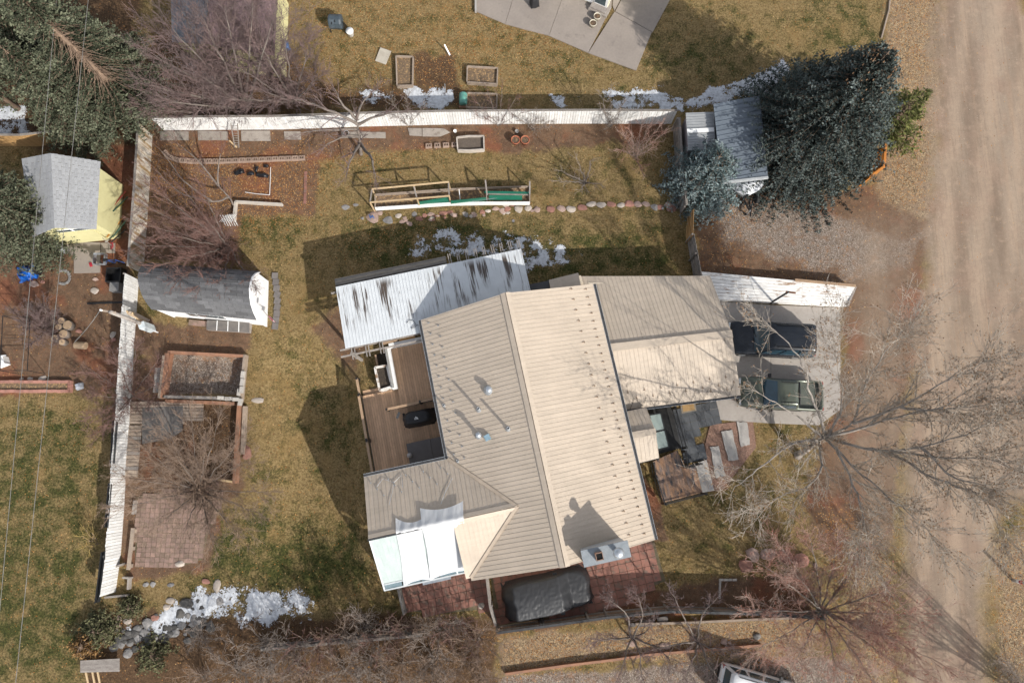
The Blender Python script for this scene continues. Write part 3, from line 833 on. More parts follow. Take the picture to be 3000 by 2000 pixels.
for p in q[:2]: m.beam((p.x, p.y, 0), (p.x, p.y, 2.38), .1, .1)
obj('post', m, DARK, strip)

# ------------------------------------------------------------------ patio cover with white corrugated sheets
def stained_white():
    t = NT('stained_white_sheet')
    P = t.coord()
    Q = t.mapping(P, (1, 1, 1), (0, 0, -HANG))
    S = t.mapping(Q, (9.0, 0.45, 1.0))
    st = t.noise(S, 1.0, 3, 0.7)
    reg = t.noise(t.mapping(Q, (1.5, 0.30, 1)), 1.0, 2, 0.5)
    y = t.sep(Q)[1]
    up = t.math('MULTIPLY', t.range(y, -1.3, -0.1), t.range(y, 1.9, 1.35))
    f = t.math('MULTIPLY', t.range(t.math('ADD', st, t.math('MULTIPLY', t.math('SUBTRACT', reg, 0.5), 1.1)), 0.53, 0.70), up)
    base = t.mix(t.range(t.noise(P, 2.0, 4), .3, .7), (0.64, 0.665, 0.68, 1), (0.58, 0.605, 0.62, 1))
    col = t.mix(f, base, (0.085, 0.065, 0.052, 1))
    t.link(col, t.b.inputs['Base Color']); t.b.inputs['Roughness'].default_value = .45
    return t.m
SHEET = stained_white()
WOODG = pm('weathered_timber', (.30, .27, .24, 1), (.22, .19, .17, 1), 3, .85, .3, stretch=(1, 1, 1), rnd=.15, fine=.15)
pc = thing('patio_cover', HP(-4, -1.2, 0), 'open patio cover with white corrugated roof and dark streaks', 'patio cover')
PN, PS, PZN, PZS, PE0, PE1 = -3.0, .62, 2.80, 3.05, -9.12, 1.52
pn = slope_n(HP(PE0, PN, PZN), HP(PE1, PN, PZN), HP(PE0, PS, PZS))
pd = (HP(0, PN, PZN) - HP(0, PS, PZS)).normalized()
roof_plane(pc, [HP(PE0, PN, PZN), HP(PE1, PN, PZN), HP(PE1, .38, PZS), HP(-4.32, .38, PZS), HP(-4.32, PS, PZS), HP(PE0, PS, PZS)], pd, pn, SHEET, pitch=.18, rib=.03, ribh=.022, th=.02)
# lower dark sheet along the back edge
m = MB()
bd = thing('dark_sheet', HP(-4, -1.2, 0), None, None); bd.parent = pc; bd.location = (0, 0, 0)
cor = pm('dark_corrugated', (.055, .052, .05, 1), (.085, .08, .075, 1), 2, .6)
for k in range(5):
    s0 = PN - .52 + k * .105
    m = MB(); m.slab([HP(PE0 - .02, s0, 2.66 + (k % 2) * .03), HP(-2.75, s0, 2.66 + (k % 2) * .03), HP(-2.75, s0 + .10, 2.66 + (k % 2) * .03), HP(PE0 - .02, s0 + .10, 2.66 + (k % 2) * .03)], Vector((0, 0, 1)), .02)
    obj('corrugation', m, cor, bd)
for k in range(9):
    e = -2.55 + k * .50
    for q in (-.06, .06): m = MB(); m.beam(HP(e + q, PN - .62, 2.62), HP(e + q, .3, 2.86), .045, .12); obj('rafter', m, WOODG, pc)
for k in range(3):
    e = -8.75 + k * .78
    for q in (-.08, .08): m = MB(); m.beam(HP(e + q, PN + .1, 2.62), HP(e + q, 1.28, 2.92), .05, .12); obj('rafter', m, WOODG, pc)
for s, z in ((PN + .25, 2.58), (.62, 2.82), (1.0, 2.86)):
    m = MB(); m.beam(HP(PE0 - .35, s, z), HP(-4.6 if s > 0 else PE1 + .1, s, z), .07, .16); obj('beam', m, WOODG, pc)
for e, s in ((PE0 + .2, PN + .25), (-5.6, PN + .25), (-2, PN + .25), (PE1 - .2, PN + .25), (PE0 + .2, .85)):
    m = MB(); p = HP(e, s); m.beam((p.x, p.y, -.8), (p.x, p.y, 2.6), .14, .14); obj('post', m, WOODG, pc)
m = MB()
lp = [(1355, 1015), (1345, 1000), (1310, 1005), (1300, 985), (1318, 970)]
cb = [(1192, 947), (1198, 938), (1212, 940), (1218, 950), (1208, 957), (1205, 963), (1214, 960), (1222, 952), (1236, 955)]
m.tube([onplane(u, v, HP(0, PS, PZS), pn) + Vector((0, 0, .05)) for u, v in cb], .015, 5); solo('loose_cable', m, BLK, HP(-5.2, .2, 3.1), 'loop of black cable lying on the white patio roof', 'cable')

# ------------------------------------------------------------------ decks on the west side
COMP = pm('brown_composite', (.60, .385, .24, 1), (.51, .325, .20, 1), 2.5, .7, .2, rnd=.14, fine=.10)
COMP2 = pm('tan_timber', (.40, .27, .17, 1), (.33, .22, .14, 1), 3, .75, .2, rnd=.08)
def boards_fill(parent, poly, along, z, w=.138, gap=.008, mat=COMP, th=.03, name='deck_board', minlen=.12):
    """boards laid side by side and cut to the outline"""
    along = Vector(along).normalized(); ac = Vector((-along.y, along.x, 0))
    pts = [Vector((p[0], p[1], 0)) for p in poly]
    c = pts[0]; ts = [(p - c).dot(ac) for p in pts]; t = min(ts)
    while t < max(ts):
        a = clip_half(pts, c + ac * t, ac); a = clip_half(a, c + ac * (t + w - gap), -ac) if len(a) > 2 else a
        if len(a) > 2 and max((q - p).length for p in a for q in a) > minlen:
            m = MB(); dz = random.uniform(-.002, .002); m.prism([(p.x, p.y) for p in a], z - th + dz, z + dz); obj(name, m, mat, parent)
        t += w
ZU, ZL = .55, .12
deckU = thing('upper_deck', HP(-5, 4, 0), 'upper brown board deck under the west eave with white ledge', 'deck')
u0, u1 = HX(1144, 1022, ZU), HX(1165, 1190, ZU)
boards_fill(deckU, [HP(u0[0], u0[1]), HP(-4.2, u0[1] - .02), HP(-4.2, u1[1]), HP(u0[0], u1[1])], HS, ZU)
m = MB(); m.prism([HP(u0[0] + .02, u0[1]), HP(-4.25, u0[1]), HP(-4.25, u1[1] - .02), HP(u0[0] + .02, u1[1] - .02)], -.9, ZU - .05); obj('frame', m, DARK, deckU)
deckL = thing('lower_deck', HP(-7, 7, 0), 'lower brown board deck with a timber rail facing the lawn', 'deck')
l0 = HX(1060, 1160, ZL); l1 = HX(1100, 1400, ZL)
boards_fill(deckL, [HP(l0[0], l0[1]), HP(u0[0] - .01, l0[1]), HP(u0[0] - .01, u1[1] + .01), HP(-4.2, u1[1] + .01), HP(-4.2, 8.1), HP(l0[0], 8.1)], HS, ZL)
m = MB(); m.prism([HP(l0[0] + .05, l0[1] + .05), HP(-4.3, u1[1]), HP(-4.3, 8), HP(l0[0] + .05, 8)], ZL - .3, ZL - .05); obj('frame', m, DARK, deckL)
for s in (l0[1] + .3, 5.5, 7.5):
    p = HP(l0[0] + .2, s); m = MB(); m.beam((p.x, p.y, -1.0), (p.x, p.y, ZL - .1), .14, .14); obj('post', m, COMP2, deckL)
def railing(parent, a, b, z, h=.95, cap=COMP2, capw=.14, step=.11, bal=BLACKM, posts=True):
    a, b = Vector(a), Vector(b); d = (b - a); n = max(2, int(d.length / step)); up = Vector((0, 0, 1))
    m = MB(); m.beam(a + up * (z + h), b + up * (z + h), capw, .04); obj('cap_rail', m, cap, parent)
    for q in (.1, h - .06): m = MB(); m.beam(a + up * (z + q), b + up * (z + q), .04, .04); obj('rail', m, bal, parent)
    for i in range(1, n):
        p = a + d * (i / n); m = MB(); m.beam(p + up * (z + .1), p + up * (z + h - .04), .02, .02); obj('baluster', m, bal, parent)
    if posts:
        for p in (a, b):
            m = MB(); m.beam(p + up * z, p + up * (z + h + .08), .11, .11); obj('post', m, bal, parent)
railing(deckL, HP(l0[0] + .02, l0[1] + .05), HP(l0[0] + .02, l0[1] + 2.6), ZL, .95)
railing(deckL, HP(l0[0] + .02, l0[1] + 2.7), HP(l0[0] + .02, 7.9), ZL, .95)
r0, r1 = HX(1130, 1200, ZU + .9), HX(1180, 1188, ZU + .9)
railing(deckU, HP(r0[0], u1[1] + .1), HP(-5.9, u1[1] + .1), ZL + .25, .75)
railing(deckU, HP(-5.85, u1[1] + .1), HP(-4.25, u1[1] + .1), ZU, .95)
# white ledge round the upper deck
m = MB(); m.box(HP(u0[0] - .12, (u0[1] + HX(1150, 1130, ZU)[1]) / 2 + .1, ZU + .2), (.30, HX(1150, 1128, ZU)[1] - u0[1] + .3, .5), HANG); obj('white_ledge', m, WHITE, deckU)
m = MB(); m.box(HP(u0[0] - .19, (u0[1] + HX(1150, 1130, ZU)[1]) / 2 + .1, ZU + .46), (.13, HX(1150, 1128, ZU)[1] - u0[1] + .2, .03), HANG); obj('ledge_shelf', m, pm('grey_felt', (.34, .33, .31, 1), None, 6, .9), deckU)
m = MB(); m.box(HP((u0[0] - 4.2) / 2, u0[1] - .12, ZU + .2), (-4.2 - u0[0], .26, .5), HANG); obj('white_ledge', m, WHITE, deckU)
for k, (a, b, mm) in enumerate((((1120, 1005), (1165, 992), COMP2), ((1168, 994), (1215, 984), pm('fresh_plank', (.50, .27, .09, 1), (.42, .22, .08, 1), 5, .6)))):
    m = MB(); m.beam(W(*a, ZU + .75), W(*b, ZU + .8 + .05 * k), .22, .04)
    solo('plank', m, mm, W(*a, ZU), ('pale', 'orange')[k] + ' loose plank at the edge of the white patio cover', 'plank')
# stairs
stairs = thing('deck_stairs', HP(l0[0] + .5, l0[1] - .4), 'three brown board steps up to the lower deck', 'stairs')
for k in range(3):
    s = l0[1] - .17 - k * .30
    m = MB(); m.box(HP(l0[0] + .62, s, ZL - .16 - k * .17), (1.1, .29, .04), HANG); obj('tread', m, COMP, stairs)
    m = MB(); m.box(HP(l0[0] + .62, s - .13, ZL - .25 - k * .17), (1.08, .02, .13), HANG); obj('riser', m, COMP, stairs)
railing(stairs, HP(l0[0] - .02, l0[1] - 1.0), HP(l0[0] - .02, l0[1] - .05), -.35, .95, step=.14)
# grey paving at the foot of the stairs
PAV = pm('grey_paver', (.17, .15, .14, 1), (.13, .12, .115, 1), 5, .9, .3, rnd=.15)
terr = thing('paved_landing', W(1075, 1080, -.5), 'grey square pavers at the foot of the deck stairs', 'paving')
pm_ = MB(); pm_.box((0, 0, -.06), (.385, .385, .12)); PV = pm_.mesh('paver'); PV.materials.append(PAV)
for i in range(4):
    for j in range(7): inst('paver', PV, terr, HP(l0[0] + .1 + i * .4, l0[1] - 1.25 - j * .4, -.47 + random.uniform(-.006, .006)), HANG)
m = MB(); m.box(HP(l0[0] + .7, l0[1] - 2.4, -.62), (1.7, 2.9, .1), HANG); obj('sand_bed', m, pm('paver_sand', (.1, .085, .07, 1), None, 5, .9), terr)
m = MB(); m.box(HP(l0[0] + 1.65, l0[1] - 2.2, -.35), (.12, 2.3, .5), HANG); obj('edge_board', m, COMP, terr)
# planter box by the stairs
pl = thing('planter_box', W(1125, 1105, 0), 'peeling white planter box full of dark soil by the deck stairs', 'planter')
c4 = [W(1098, 1076, .75), W(1133, 1070, .75), W(1148, 1132, .75), W(1112, 1143, .75)]
PEEL = pm('peeling_white', (.78, .76, .72, 1), (.7, .67, .62, 1), 5, .8, spots=(.30, .20, .13, 1), spot_scale=4, spot_amt=.46)
for i in range(4):
    a, b = c4[i], c4[(i + 1) % 4]; m = MB(); m.beam((a.x, a.y, .3), (b.x, b.y, .3), .12, .9); obj('side_board', m, PEEL, pl)
SOIL = pm('dark_soil', (.035, .027, .02, 1), (.06, .045, .033, 1), 8, .95, .6, spots=(.2, .15, .09, 1), spot_scale=9, spot_amt=.36)
m = MB(); m.prism([(p.x, p.y) for p in c4], -.1, .62); obj('soil', m, SOIL, pl)
pl2 = thing('low_planter', W(1118, 1045, 0), 'dark soil bed between the pavers and the white ledge', 'planter')
m = MB(); m.prism([W(1102, 1040, 0), W(1133, 1030, 0), W(1140, 1070, 0), W(1108, 1078, 0)], -.6, .1); obj('soil', m, SOIL, pl2)
m = MB(); m.beam(W(1101, 1040, .1), W(1108, 1076, .1), .1, .3); obj('edge_board', m, COMP2, pl2)
# grill under a cover
gr = thing('covered_grill', HP(-5.5, 4.7, ZL), 'long grill under a black fabric cover on the lower deck', 'grill')
def blob(c, lx, ly, h, rz, nx=22, ny=14, top=None, seed=1, wr=.02, rnd=.35, ex=8):
    m = MB(); vs = []; fs = []
    for i in range(nx + 1):
        for j in range(ny + 1):
            a, b = -1 + 2 * i / nx, -1 + 2 * j / ny
            e = (abs(a) ** ex + abs(b) ** ex) ** (1 / ex)
            k = max(0, min(1, (1 - e) / rnd)); z = h * (1 - (1 - k) ** 3) if e < 1 else 0
            if top: z *= top(a, b)
            rr = (1 + .02 * math.sin(7 * math.atan2(b, a)))
            x, y = a * lx / 2 * rr, b * ly / 2 * rr
            z += wr * (float(vnoise(x * 9 + seed, y * 9, seed)) - .5) * (1 if e < .98 else 0) + wr * .7 * math.sin(x * 14 + 5 * y) * (1 - k)
            vs.append(Vector((x * math.cos(rz) - y * math.sin(rz), x * math.sin(rz) + y * math.cos(rz), z)) + Vector(c))
    for i in range(nx):
        for j in range(ny):
            q = i * (ny + 1) + j; fs.append((q, q + ny + 1, q + ny + 2, q + 1))
    return m.add(vs, fs)
BCLOTH = pm('black_fabric', (.010, .010, .012, 1), (.018, .018, .02, 1), 5, .6, .2)
gp = W(1224, 1222, 1.0)
m = blob((gp.x, gp.y, ZL), 1.95, .95, 1.15, HANG - .02, 30, 20, lambda a, b: 1 - .25 * max(0, abs(a) - .5), 1, .03, .45, 3.2); obj('cover', m, BCLOTH, gr, True)
lg = MB(); lc = Vector((gp.x - .05, gp.y - .02, ZL + 1.18))
for k, (a, b, w) in enumerate(((-.09, -.03, .05), (-.03, .03, .09), (.03, 0, .07), (.07, -.03, .04))):
    q = lc + HE * a - HS * b; lg.add([q - HE * w / 2 + HS * .06, q + HE * w / 2 + HS * .06, q - HS * .04], [(0, 1, 2)])
lg.box(lc + HS * .10, (.22, .02, .004), HANG)
obj('mountain_logo', lg, WHITE, gr)
m = MB(); m.beam(W(1163, 1225, .95), W(1170, 1207, 1.05), .14, .03); solo('grill_brush', m, pm('grey_bristle', (.2, .2, .19, 1), None, 30, .9), W(1166, 1215, .9), 'grey brush hanging at the end of the deck rail', 'brush')
# hot tub lid and ball
ht = thing('spa_cover', HP(-5.6, 6.8, ZL), 'flat charcoal spa cover folded across the deck corner', 'spa cover')
sp0, sp1 = HX(1190, 1300, .9), (-4.35, 8.05)
for k in range(2):
    x0 = sp0[0] + (sp1[0] - sp0[0]) / 2 * k; x1 = x0 + (sp1[0] - sp0[0]) / 2 - .02
    m = MB(); m.prism([HP(x0, sp0[1]), HP(x1, sp0[1] - .02), HP(x1, sp1[1]), HP(x0, sp1[1])], .80, .90); obj('cover_half', m, pm('spa_vinyl', (.10, .09, .088, 1), (.12, .108, .105, 1), 3, .6), ht)
m = MB(); m.prism([HP(sp0[0] + .05, sp0[1] + .05), HP(sp1[0], sp0[1] + .05), HP(sp1[0], sp1[1]), HP(sp0[0] + .05, sp1[1])], ZL, .80); obj('tub_body', m, pm('spa_cabinet', (.1, .08, .07, 1), None, 3, .6), ht)
bp = W(1200, 1333, 1.05)
m = MB(); m.lathe((bp.x, bp.y, .90), [(.01, 0), (.09, .03), (.145, .1), (.15, .15), (.14, .2), (.09, .27), (.01, .3)], 18); solo('ball', m, pm('grey_rubber', (.38, .36, .35, 1), None, 6, .6), (bp.x, bp.y, .9), 'pale grey ball resting on the spa cover', 'ball', smooth=True)

# ------------------------------------------------------------------ sunroom on the south slope of the wing
sr = thing('sunroom', HP(-7.2, 12.4, 0), 'sunroom with a translucent white sheet roof at the wing', 'sunroom')
POLYC = pm('polycarbonate_white', (.42, .47, .455, 1), (.36, .415, .40, 1), 1.2, .35, fine=.04)
SGLASS = pm('sunroom_glass', (.085, .125, .145, 1), (.12, .17, .19, 1), 1.5, .08, spec=.7)
ZS = 2.55
S0, S1 = WSR + .08, HX(1262, 1698, ZS)[1]
W1 = HX(1127, 1726, ZS)
sA, sB, sC, sD = HP(WE + .02, S0, WZ - .12), HP(SUNE - .03, S0, WZ - .12), HP(SUNE - .03, S1, ZS), HP(W1[0], S1, ZS)
snn = slope_n(sA, sB, sD)
def lerp(a, b, t): return a + (b - a) * t
def sq(x0, x1, y0, y1):
    P = lambda x, y: lerp(lerp(sA, sB, x), lerp(sD, sC, x), y)
    return [P(x0, y0), P(x1, y0), P(x1, y1), P(x0, y1)]
sdn = (sC - sB).normalized()
roof_plane(sr, sq(0, .90, 0, .88), sdn, snn, POLYC, pitch=.24, rib=.02, ribh=.012, th=.016, name='roof_sheet')
for k in range(4):
    m = MB(); m.slab(sq(.905, .995, k / 4 + .01, (k + 1) / 4 - .01), snn, .015); obj('glass_pane', m, SGLASS, sr)
for k in range(4):
    m = MB(); m.slab(sq(k * .225 + .01, k * .225 + .22, .89, .985), snn, .015); obj('glass_pane', m, SGLASS, sr)
ALU = pm('white_aluminium', (.62, .64, .64, 1), (.52, .55, .56, 1), 3, .4)
for a, b in ((sD, sC), (sA, sD), (sB, sC), (lerp(sA, sB, .9), lerp(sD, sC, .9)), (lerp(sA, sD, .885), lerp(sB, sC, .885))):
    m = MB(); m.beam(a + snn * .015, b + snn * .015, .07, .07); obj('frame_bar', m, ALU, sr)
for k in range(1, 4):
    m = MB(); m.beam(lerp(sB, sC, k / 4) + snn * .01, lerp(lerp(sA, sB, .9), lerp(sD, sC, .9), k / 4) + snn * .01, .04, .04); obj('frame_bar', m, ALU, sr)
m = MB(); m.beam(HP(WE - .05, WSR + .05, WZ - .01), HP(SUNE - .9, WSR + .05, WZ - .01), .10, .10); obj('gap_shade_strip', m, DARK, sr)  # dark bar stands in for the shadowed gap above the sheet roof
for k in range(5):
    m = MB(); m.beam(lerp(sD, sC, k / 4) - Vector((0, 0, .05)), Vector((lerp(sD, sC, k / 4).x, lerp(sD, sC, k / 4).y, -.3)), .1, .1); obj('post', m, ALU, sr)
for k in range(4):
    a, b = lerp(sD, sC, k / 4 + .02), lerp(sD, sC, k / 4 + .23); m = MB(); m.beam((a.x, a.y, 1.2), (b.x, b.y, 1.2), .03, 2.3); obj('glass_pane', m, SGLASS, sr)
m = MB(); m.beam(HX and W(1238, 1706, 1.4), W(1320, 1688, 1.4), .25, .1); obj('door_sill', m, GALV, sr)
# two sheets of cloth hung over the ridge
def cloth_mat():
    t = NT('white_shade_cloth'); t.b.inputs['Base Color'].default_value = (.66, .67, .68, 1); t.b.inputs['Roughness'].default_value = .7
    tr = t.new('ShaderNodeBsdfTranslucent'); tr.inputs['Color'].default_value = (.75, .77, .80, 1)
    mx = t.new('ShaderNodeMixShader'); mx.inputs[0].default_value = .25
    t.link(t.b.outputs[0], mx.inputs[1]); t.link(tr.outputs[0], mx.inputs[2]); t.link(mx.outputs[0], t.n['Material Output'].inputs[0])
    n = t.noise(t.mapping(t.coord(), (3, .8, 1), (0, 0, -HANG)), 1.0, 3); t.bump(n, .6, .1)
    return t.m
CLOTH = cloth_mat()
def hcloth(tl, tr, bl, br, label, lift, seed):
    """corners in the house frame: over the north slope, across the ridge, down the sheet roof"""
    nx, ny = 22, 44; vs = []; fs = []
    for j in range(ny + 1):
        t = j / ny
        for i in range(nx + 1):
            x = i / nx
            top = (tl[0] + (tr[0] - tl[0]) * x, tl[1] + (tr[1] - tl[1]) * x + .22 * 4 * x * (1 - x))
            bot = (bl[0] + (br[0] - bl[0]) * x, bl[1] + (br[1] - bl[1]) * x - .16 * 4 * x * (1 - x))
            e = top[0] + (bot[0] - top[0]) * t; s = top[1] + (bot[1] - top[1]) * t
            edge = .10 * math.sin(math.pi * t) * (1 - 2 * x)
            e += edge
            if s < WSR: z = WZ - (WSR - s) * (WZ - ZE) / (WSR - WS0) + .09
            else: z = WZ - .12 - (s - S0) * (WZ - .12 - ZS) / (S1 - S0) + .10
            if abs(s - WSR) < .3: z += .05 * (1 - abs(s - WSR) / .3)
            z += lift + .035 * math.sin(x * 19 + seed + 3 * t) * (.4 + .6 * t) + .05 * (float(vnoise(e * 3, s * 2, seed)) - .5)
            vs.append(HP(e, s, z))
    for j in range(ny):
        for i in range(nx):
            q = j * (nx + 1) + i; fs.append((q, q + 1, q + nx + 2, q + nx + 1))
    m = MB(); m.add(vs, fs); solo('shade_cloth', m, CLOTH, HP((tl[0] + br[0]) / 2, 12, 3), label, 'cloth', 'white cloths over the sunroom', True)
def hz(u, v): return HX(u, v, 4.5)
hcloth(HX(1159, 1516, 4.5), HX(1240, 1516, 4.5), HX(1182, 1719, 2.6), HX(1264, 1697, 2.6), 'left white shade cloth draped over the wing ridge and sunroom', 0.0, 2)
hcloth(HX(1231, 1487, 4.4), HX(1357, 1466, 4.4), HX(1262, 1697, 2.6), HX(1393, 1669, 2.6), 'wider white shade cloth draped over the ridge next to the tan slope', 0.05, 5)

# ================================================================== slabs, paving, fences
CONC = pm('concrete', (.285, .245, .212, 1), (.25, .215, .188, 1), .8, .9, .15, rnd=.03, fine=.06, spots=(.21, .18, .157, 1), spot_scale=1.3, spot_amt=.36)
CONC2 = pm('pale_concrete', (.40, .38, .35, 1), (.32, .30, .28, 1), 1.6, .9, .2, rnd=.05, fine=.10, spots=(.29, .27, .25, 1), spot_scale=2.2, spot_amt=.36)
CONCD = pm('driveway_concrete', (.37, .335, .30, 1), (.33, .295, .265, 1), .8, .9, .15, rnd=.03, fine=.06, spots=(.28, .25, .225, 1), spot_scale=1.3, spot_amt=.36)
def shrink(poly, k):
    """pull a convex outline in by k metres, towards its middle"""
    c = sum((Vector((p[0], p[1], 0)) for p in poly), Vector()) / len(poly)
    out = []
    for p in poly:
        d = c - Vector((p[0], p[1], 0)); out.append(Vector((p[0], p[1], 0)) + d.normalized() * min(k * 1.4, d.length * .5))
    return out
def slab_px(parent, px, z0, z1, mat, name='slab', gap=0.012, z=0.0):
    q = shrink([W(u, v, z) for u, v in px], gap)
    m = MB(); m.prism([(p.x, p.y) for p in q], z0, z1); return obj(name, m, mat, parent)
drv = thing('driveway', W(2300, 1050), 'pale concrete driveway slabs with two parked vehicles on them', 'driveway', kind='structure')
del drv['category']
for px in ([(2080, 880), (2258, 893), (2258, 1042), (2080, 1034)], [(2258, 893), (2462, 901), (2462, 1052), (2258, 1042)], [(2080, 1034), (2258, 1042), (2258, 1240), (2130, 1232), (2080, 1200)], [(2258, 1042), (2462, 1052), (2462, 1200), (2400, 1246), (2258, 1240)]):
    slab_px(drv, px, -.12, .03, CONCD)
slab_px(drv, [(2094, 1150), (2140, 1150), (2140, 1233), (2110, 1230)], -.12, .032, CONCD); slab_px(drv, [(2140, 1150), (2200, 1170), (2232, 1238), (2140, 1233)], -.12, .031, CONCD)
# neighbour's patio at the top
pat = thing('neighbour_patio', W(1650, 80), 'large angled concrete patio slabs behind the north house', 'patio', kind='structure')
del pat['category']
for px in ([(1395, -60), (1520, -60), (1480, 72), (1397, 36)], [(1520, -60), (1668, -60), (1608, 106), (1480, 72)], [(1668, -60), (1800, -60), (1792, 20), (1723, 156), (1608, 106)], [(1800, 35), (1910, 95), (1864, 208), (1723, 156)], [(1850, -60), (1995, -60), (1912, 96), (1802, 35)], [(1800, -60), (1848, -60), (1800, 34), (1794, 18)]):
    slab_px(pat, px, -.12, .03, CONC)
m = MB(); m.beam(W(1393, -60, .1), W(1394, 36, .1), .12, .2); obj('kerb_edge', m, CONC2, pat)

# --- front walk: dark pavers, slabs, mat
DPAV = pm('slate_paver', (.075, .08, .088, 1), (.055, .06, .066, 1), 3, .7, .2, rnd=.16, fine=.1)
walk = thing('front_paving', W(2040, 1260), 'dark slate pavers in front of the entry', 'paving', kind='structure')
del walk['category']
area = [W(*q) for q in ((1962, 1195), (2096, 1172), (2112, 1232), (2080, 1258), (2040, 1268), (2062, 1342), (2002, 1368), (1990, 1310))]
dp = MB(); dp.box((0, 0, -.05), (.44, .44, .10)); DP = dp.mesh('paver'); DP.materials.append(DPAV)
for i in range(9):
    for j in range(12):
        p = W(1965, 1190) + HE * (.2 + i * .45) + HS * (j * .45)
        if pip(p.x, p.y, area): inst('paver', DP, walk, (p.x, p.y, .03 + random.uniform(-.004, .004)), HANG)
for px, lab in (([(2080, 1310), (2106, 1304), (2124, 1393), (2097, 1399)], 'pale stepping slab nearest the entry deck'), ([(2113, 1264), (2143, 1258), (2162, 1345), (2133, 1351)], 'middle pale stepping slab on the front path'), ([(2156, 1235), (2188, 1237), (2196, 1302), (2170, 1308)], 'pale stepping slab beside the driveway')):
    q = [W(u, v) for u, v in px]; m = MB(); q2 = []
    for i in range(4):
        a, b = q[i], q[(i + 1) % 4]
        for k in range(5):
            p = a + (b - a) * (k / 5); q2.append((p.x + random.uniform(-.03, .03), p.y + random.uniform(-.03, .03)))
    m.prism(q2, -.03, .07); solo('stepping_slab', m, CONC2, sum(q, Vector()) / 4, lab, 'stepping slab', 'slabs of the front path')
m = MB(); m.prism([W(2036, 1357), (W(2068, 1346)), W(2090, 1436), W(2054, 1442)], -.02, .16); solo('entry_step', m, CONC2, W(2060, 1400), 'pale concrete step at the foot of the front deck', 'step')
mt = thing('door_mat', W(2015, 1195), 'tan door mat on the dark pavers', 'mat')
m = MB(); m.prism([W(1992, 1180), W(2036, 1174), W(2040, 1203), W(1997, 1211)], .035, .05); obj('border', m, pm('mat_border', (.22, .19, .15, 1), None, 8, .9), mt)
m = MB(); m.prism([W(1997, 1184), W(2031, 1179), W(2035, 1200), W(2001, 1206)], .05, .06); obj('pile', m, pm('coir', (.34, .22, .10, 1), (.28, .18, .08, 1), 20, .95), mt)
m = MB(); m.prism([W(2080, 1245), W(2205, 1228), W(2215, 1310), (W(2120, 1430)), W(2078, 1440), W(2066, 1300)], -.05, .012)
MULCH = pm('red_bark_mulch', (.26, .15, .11, 1), (.18, .11, .08, 1), 9, .95, .8, spots=(.36, .24, .18, 1), spot_scale=12, spot_amt=.40)
mo = obj('bark_mulch', m, MULCH); tag(mo, 'reddish bark mulch round the stepping slabs', 'mulch', None, 'stuff')
# --- front deck
fd = thing('front_deck', W(1970, 1390), 'small front deck of wet brown boards with black railings', 'deck')
WET = pm('wet_brown_boards', (.38, .215, .12, 1), (.17, .135, .12, 1), 1.2, .35, .1, rnd=.2, spots=(.06, .06, .065, 1), spot_scale=1.0, spot_amt=.42)
boards_fill(fd, [W(1912, 1352, .3), W(1985, 1318, .3), W(1998, 1366, .3), W(2036, 1358, .3), W(2058, 1442, .3), W(1942, 1472, .3)], HS, .32, mat=WET)
m = MB(); m.prism([W(1915, 1354, .3), W(1990, 1330, .3), W(2050, 1436, .3), W(1944, 1468, .3)], -.1, .27); obj('frame', m, DARK, fd)
m = MB(); m.prism([W(1898, 1198), W(1966, 1188), W(1996, 1312), W(1925, 1330)], -.1, .06); obj('dark_landing', m, pm('dark_rubber', (.012, .012, .012, 1), (.02, .02, .02, 1), 5, .7), fd)
def rl(a, b, z=.32, h=.9): railing(fd, W(*a, z), W(*b, z), 0, h, cap=BLACKM, capw=.06, step=.10)
for a, b in (((1968, 1196), (2000, 1312)), ((1998, 1322), (2004, 1368)), ((2006, 1368), (2042, 1358)), ((1906, 1356), (1912, 1392)), ((1914, 1396), (1938, 1472)), ((1940, 1474), (2056, 1444))): rl(a, b)
wc = thing('glass_panel_cover', W(1932, 1262), 'two grey glass panels in a black frame beside the entry roof', 'glass panel')
q = [W(1902, 1214, .5), W(1936, 1208, .5), W(1960, 1310, .5), W(1928, 1318, .5)]
FGL = pm('frosted_glass', (.30, .36, .34, 1), (.26, .32, .31, 1), 1.5, .25)
for t0, t1 in ((.03, .48), (.52, .97)):
    a = [lerp(q[0], q[3], t0), lerp(q[1], q[2], t0), lerp(q[1], q[2], t1), lerp(q[0], q[3], t1)]; m = MB(); m.slab(a, Vector((0, 0, 1)), .02); obj('pane', m, FGL, wc)
for a, b in ((q[0], q[1]), (q[1], q[2]), (q[2], q[3]), (q[3], q[0]), (lerp(q[0], q[3], .5), lerp(q[1], q[2], .5))):
    m = MB(); m.beam(a, b, .06, .06); obj('frame_bar', m, BLACKM, wc)
for p in q:
    m = MB(); m.beam((p.x, p.y, 0), (p.x, p.y, .48), .05, .05); obj('leg', m, BLACKM, wc)

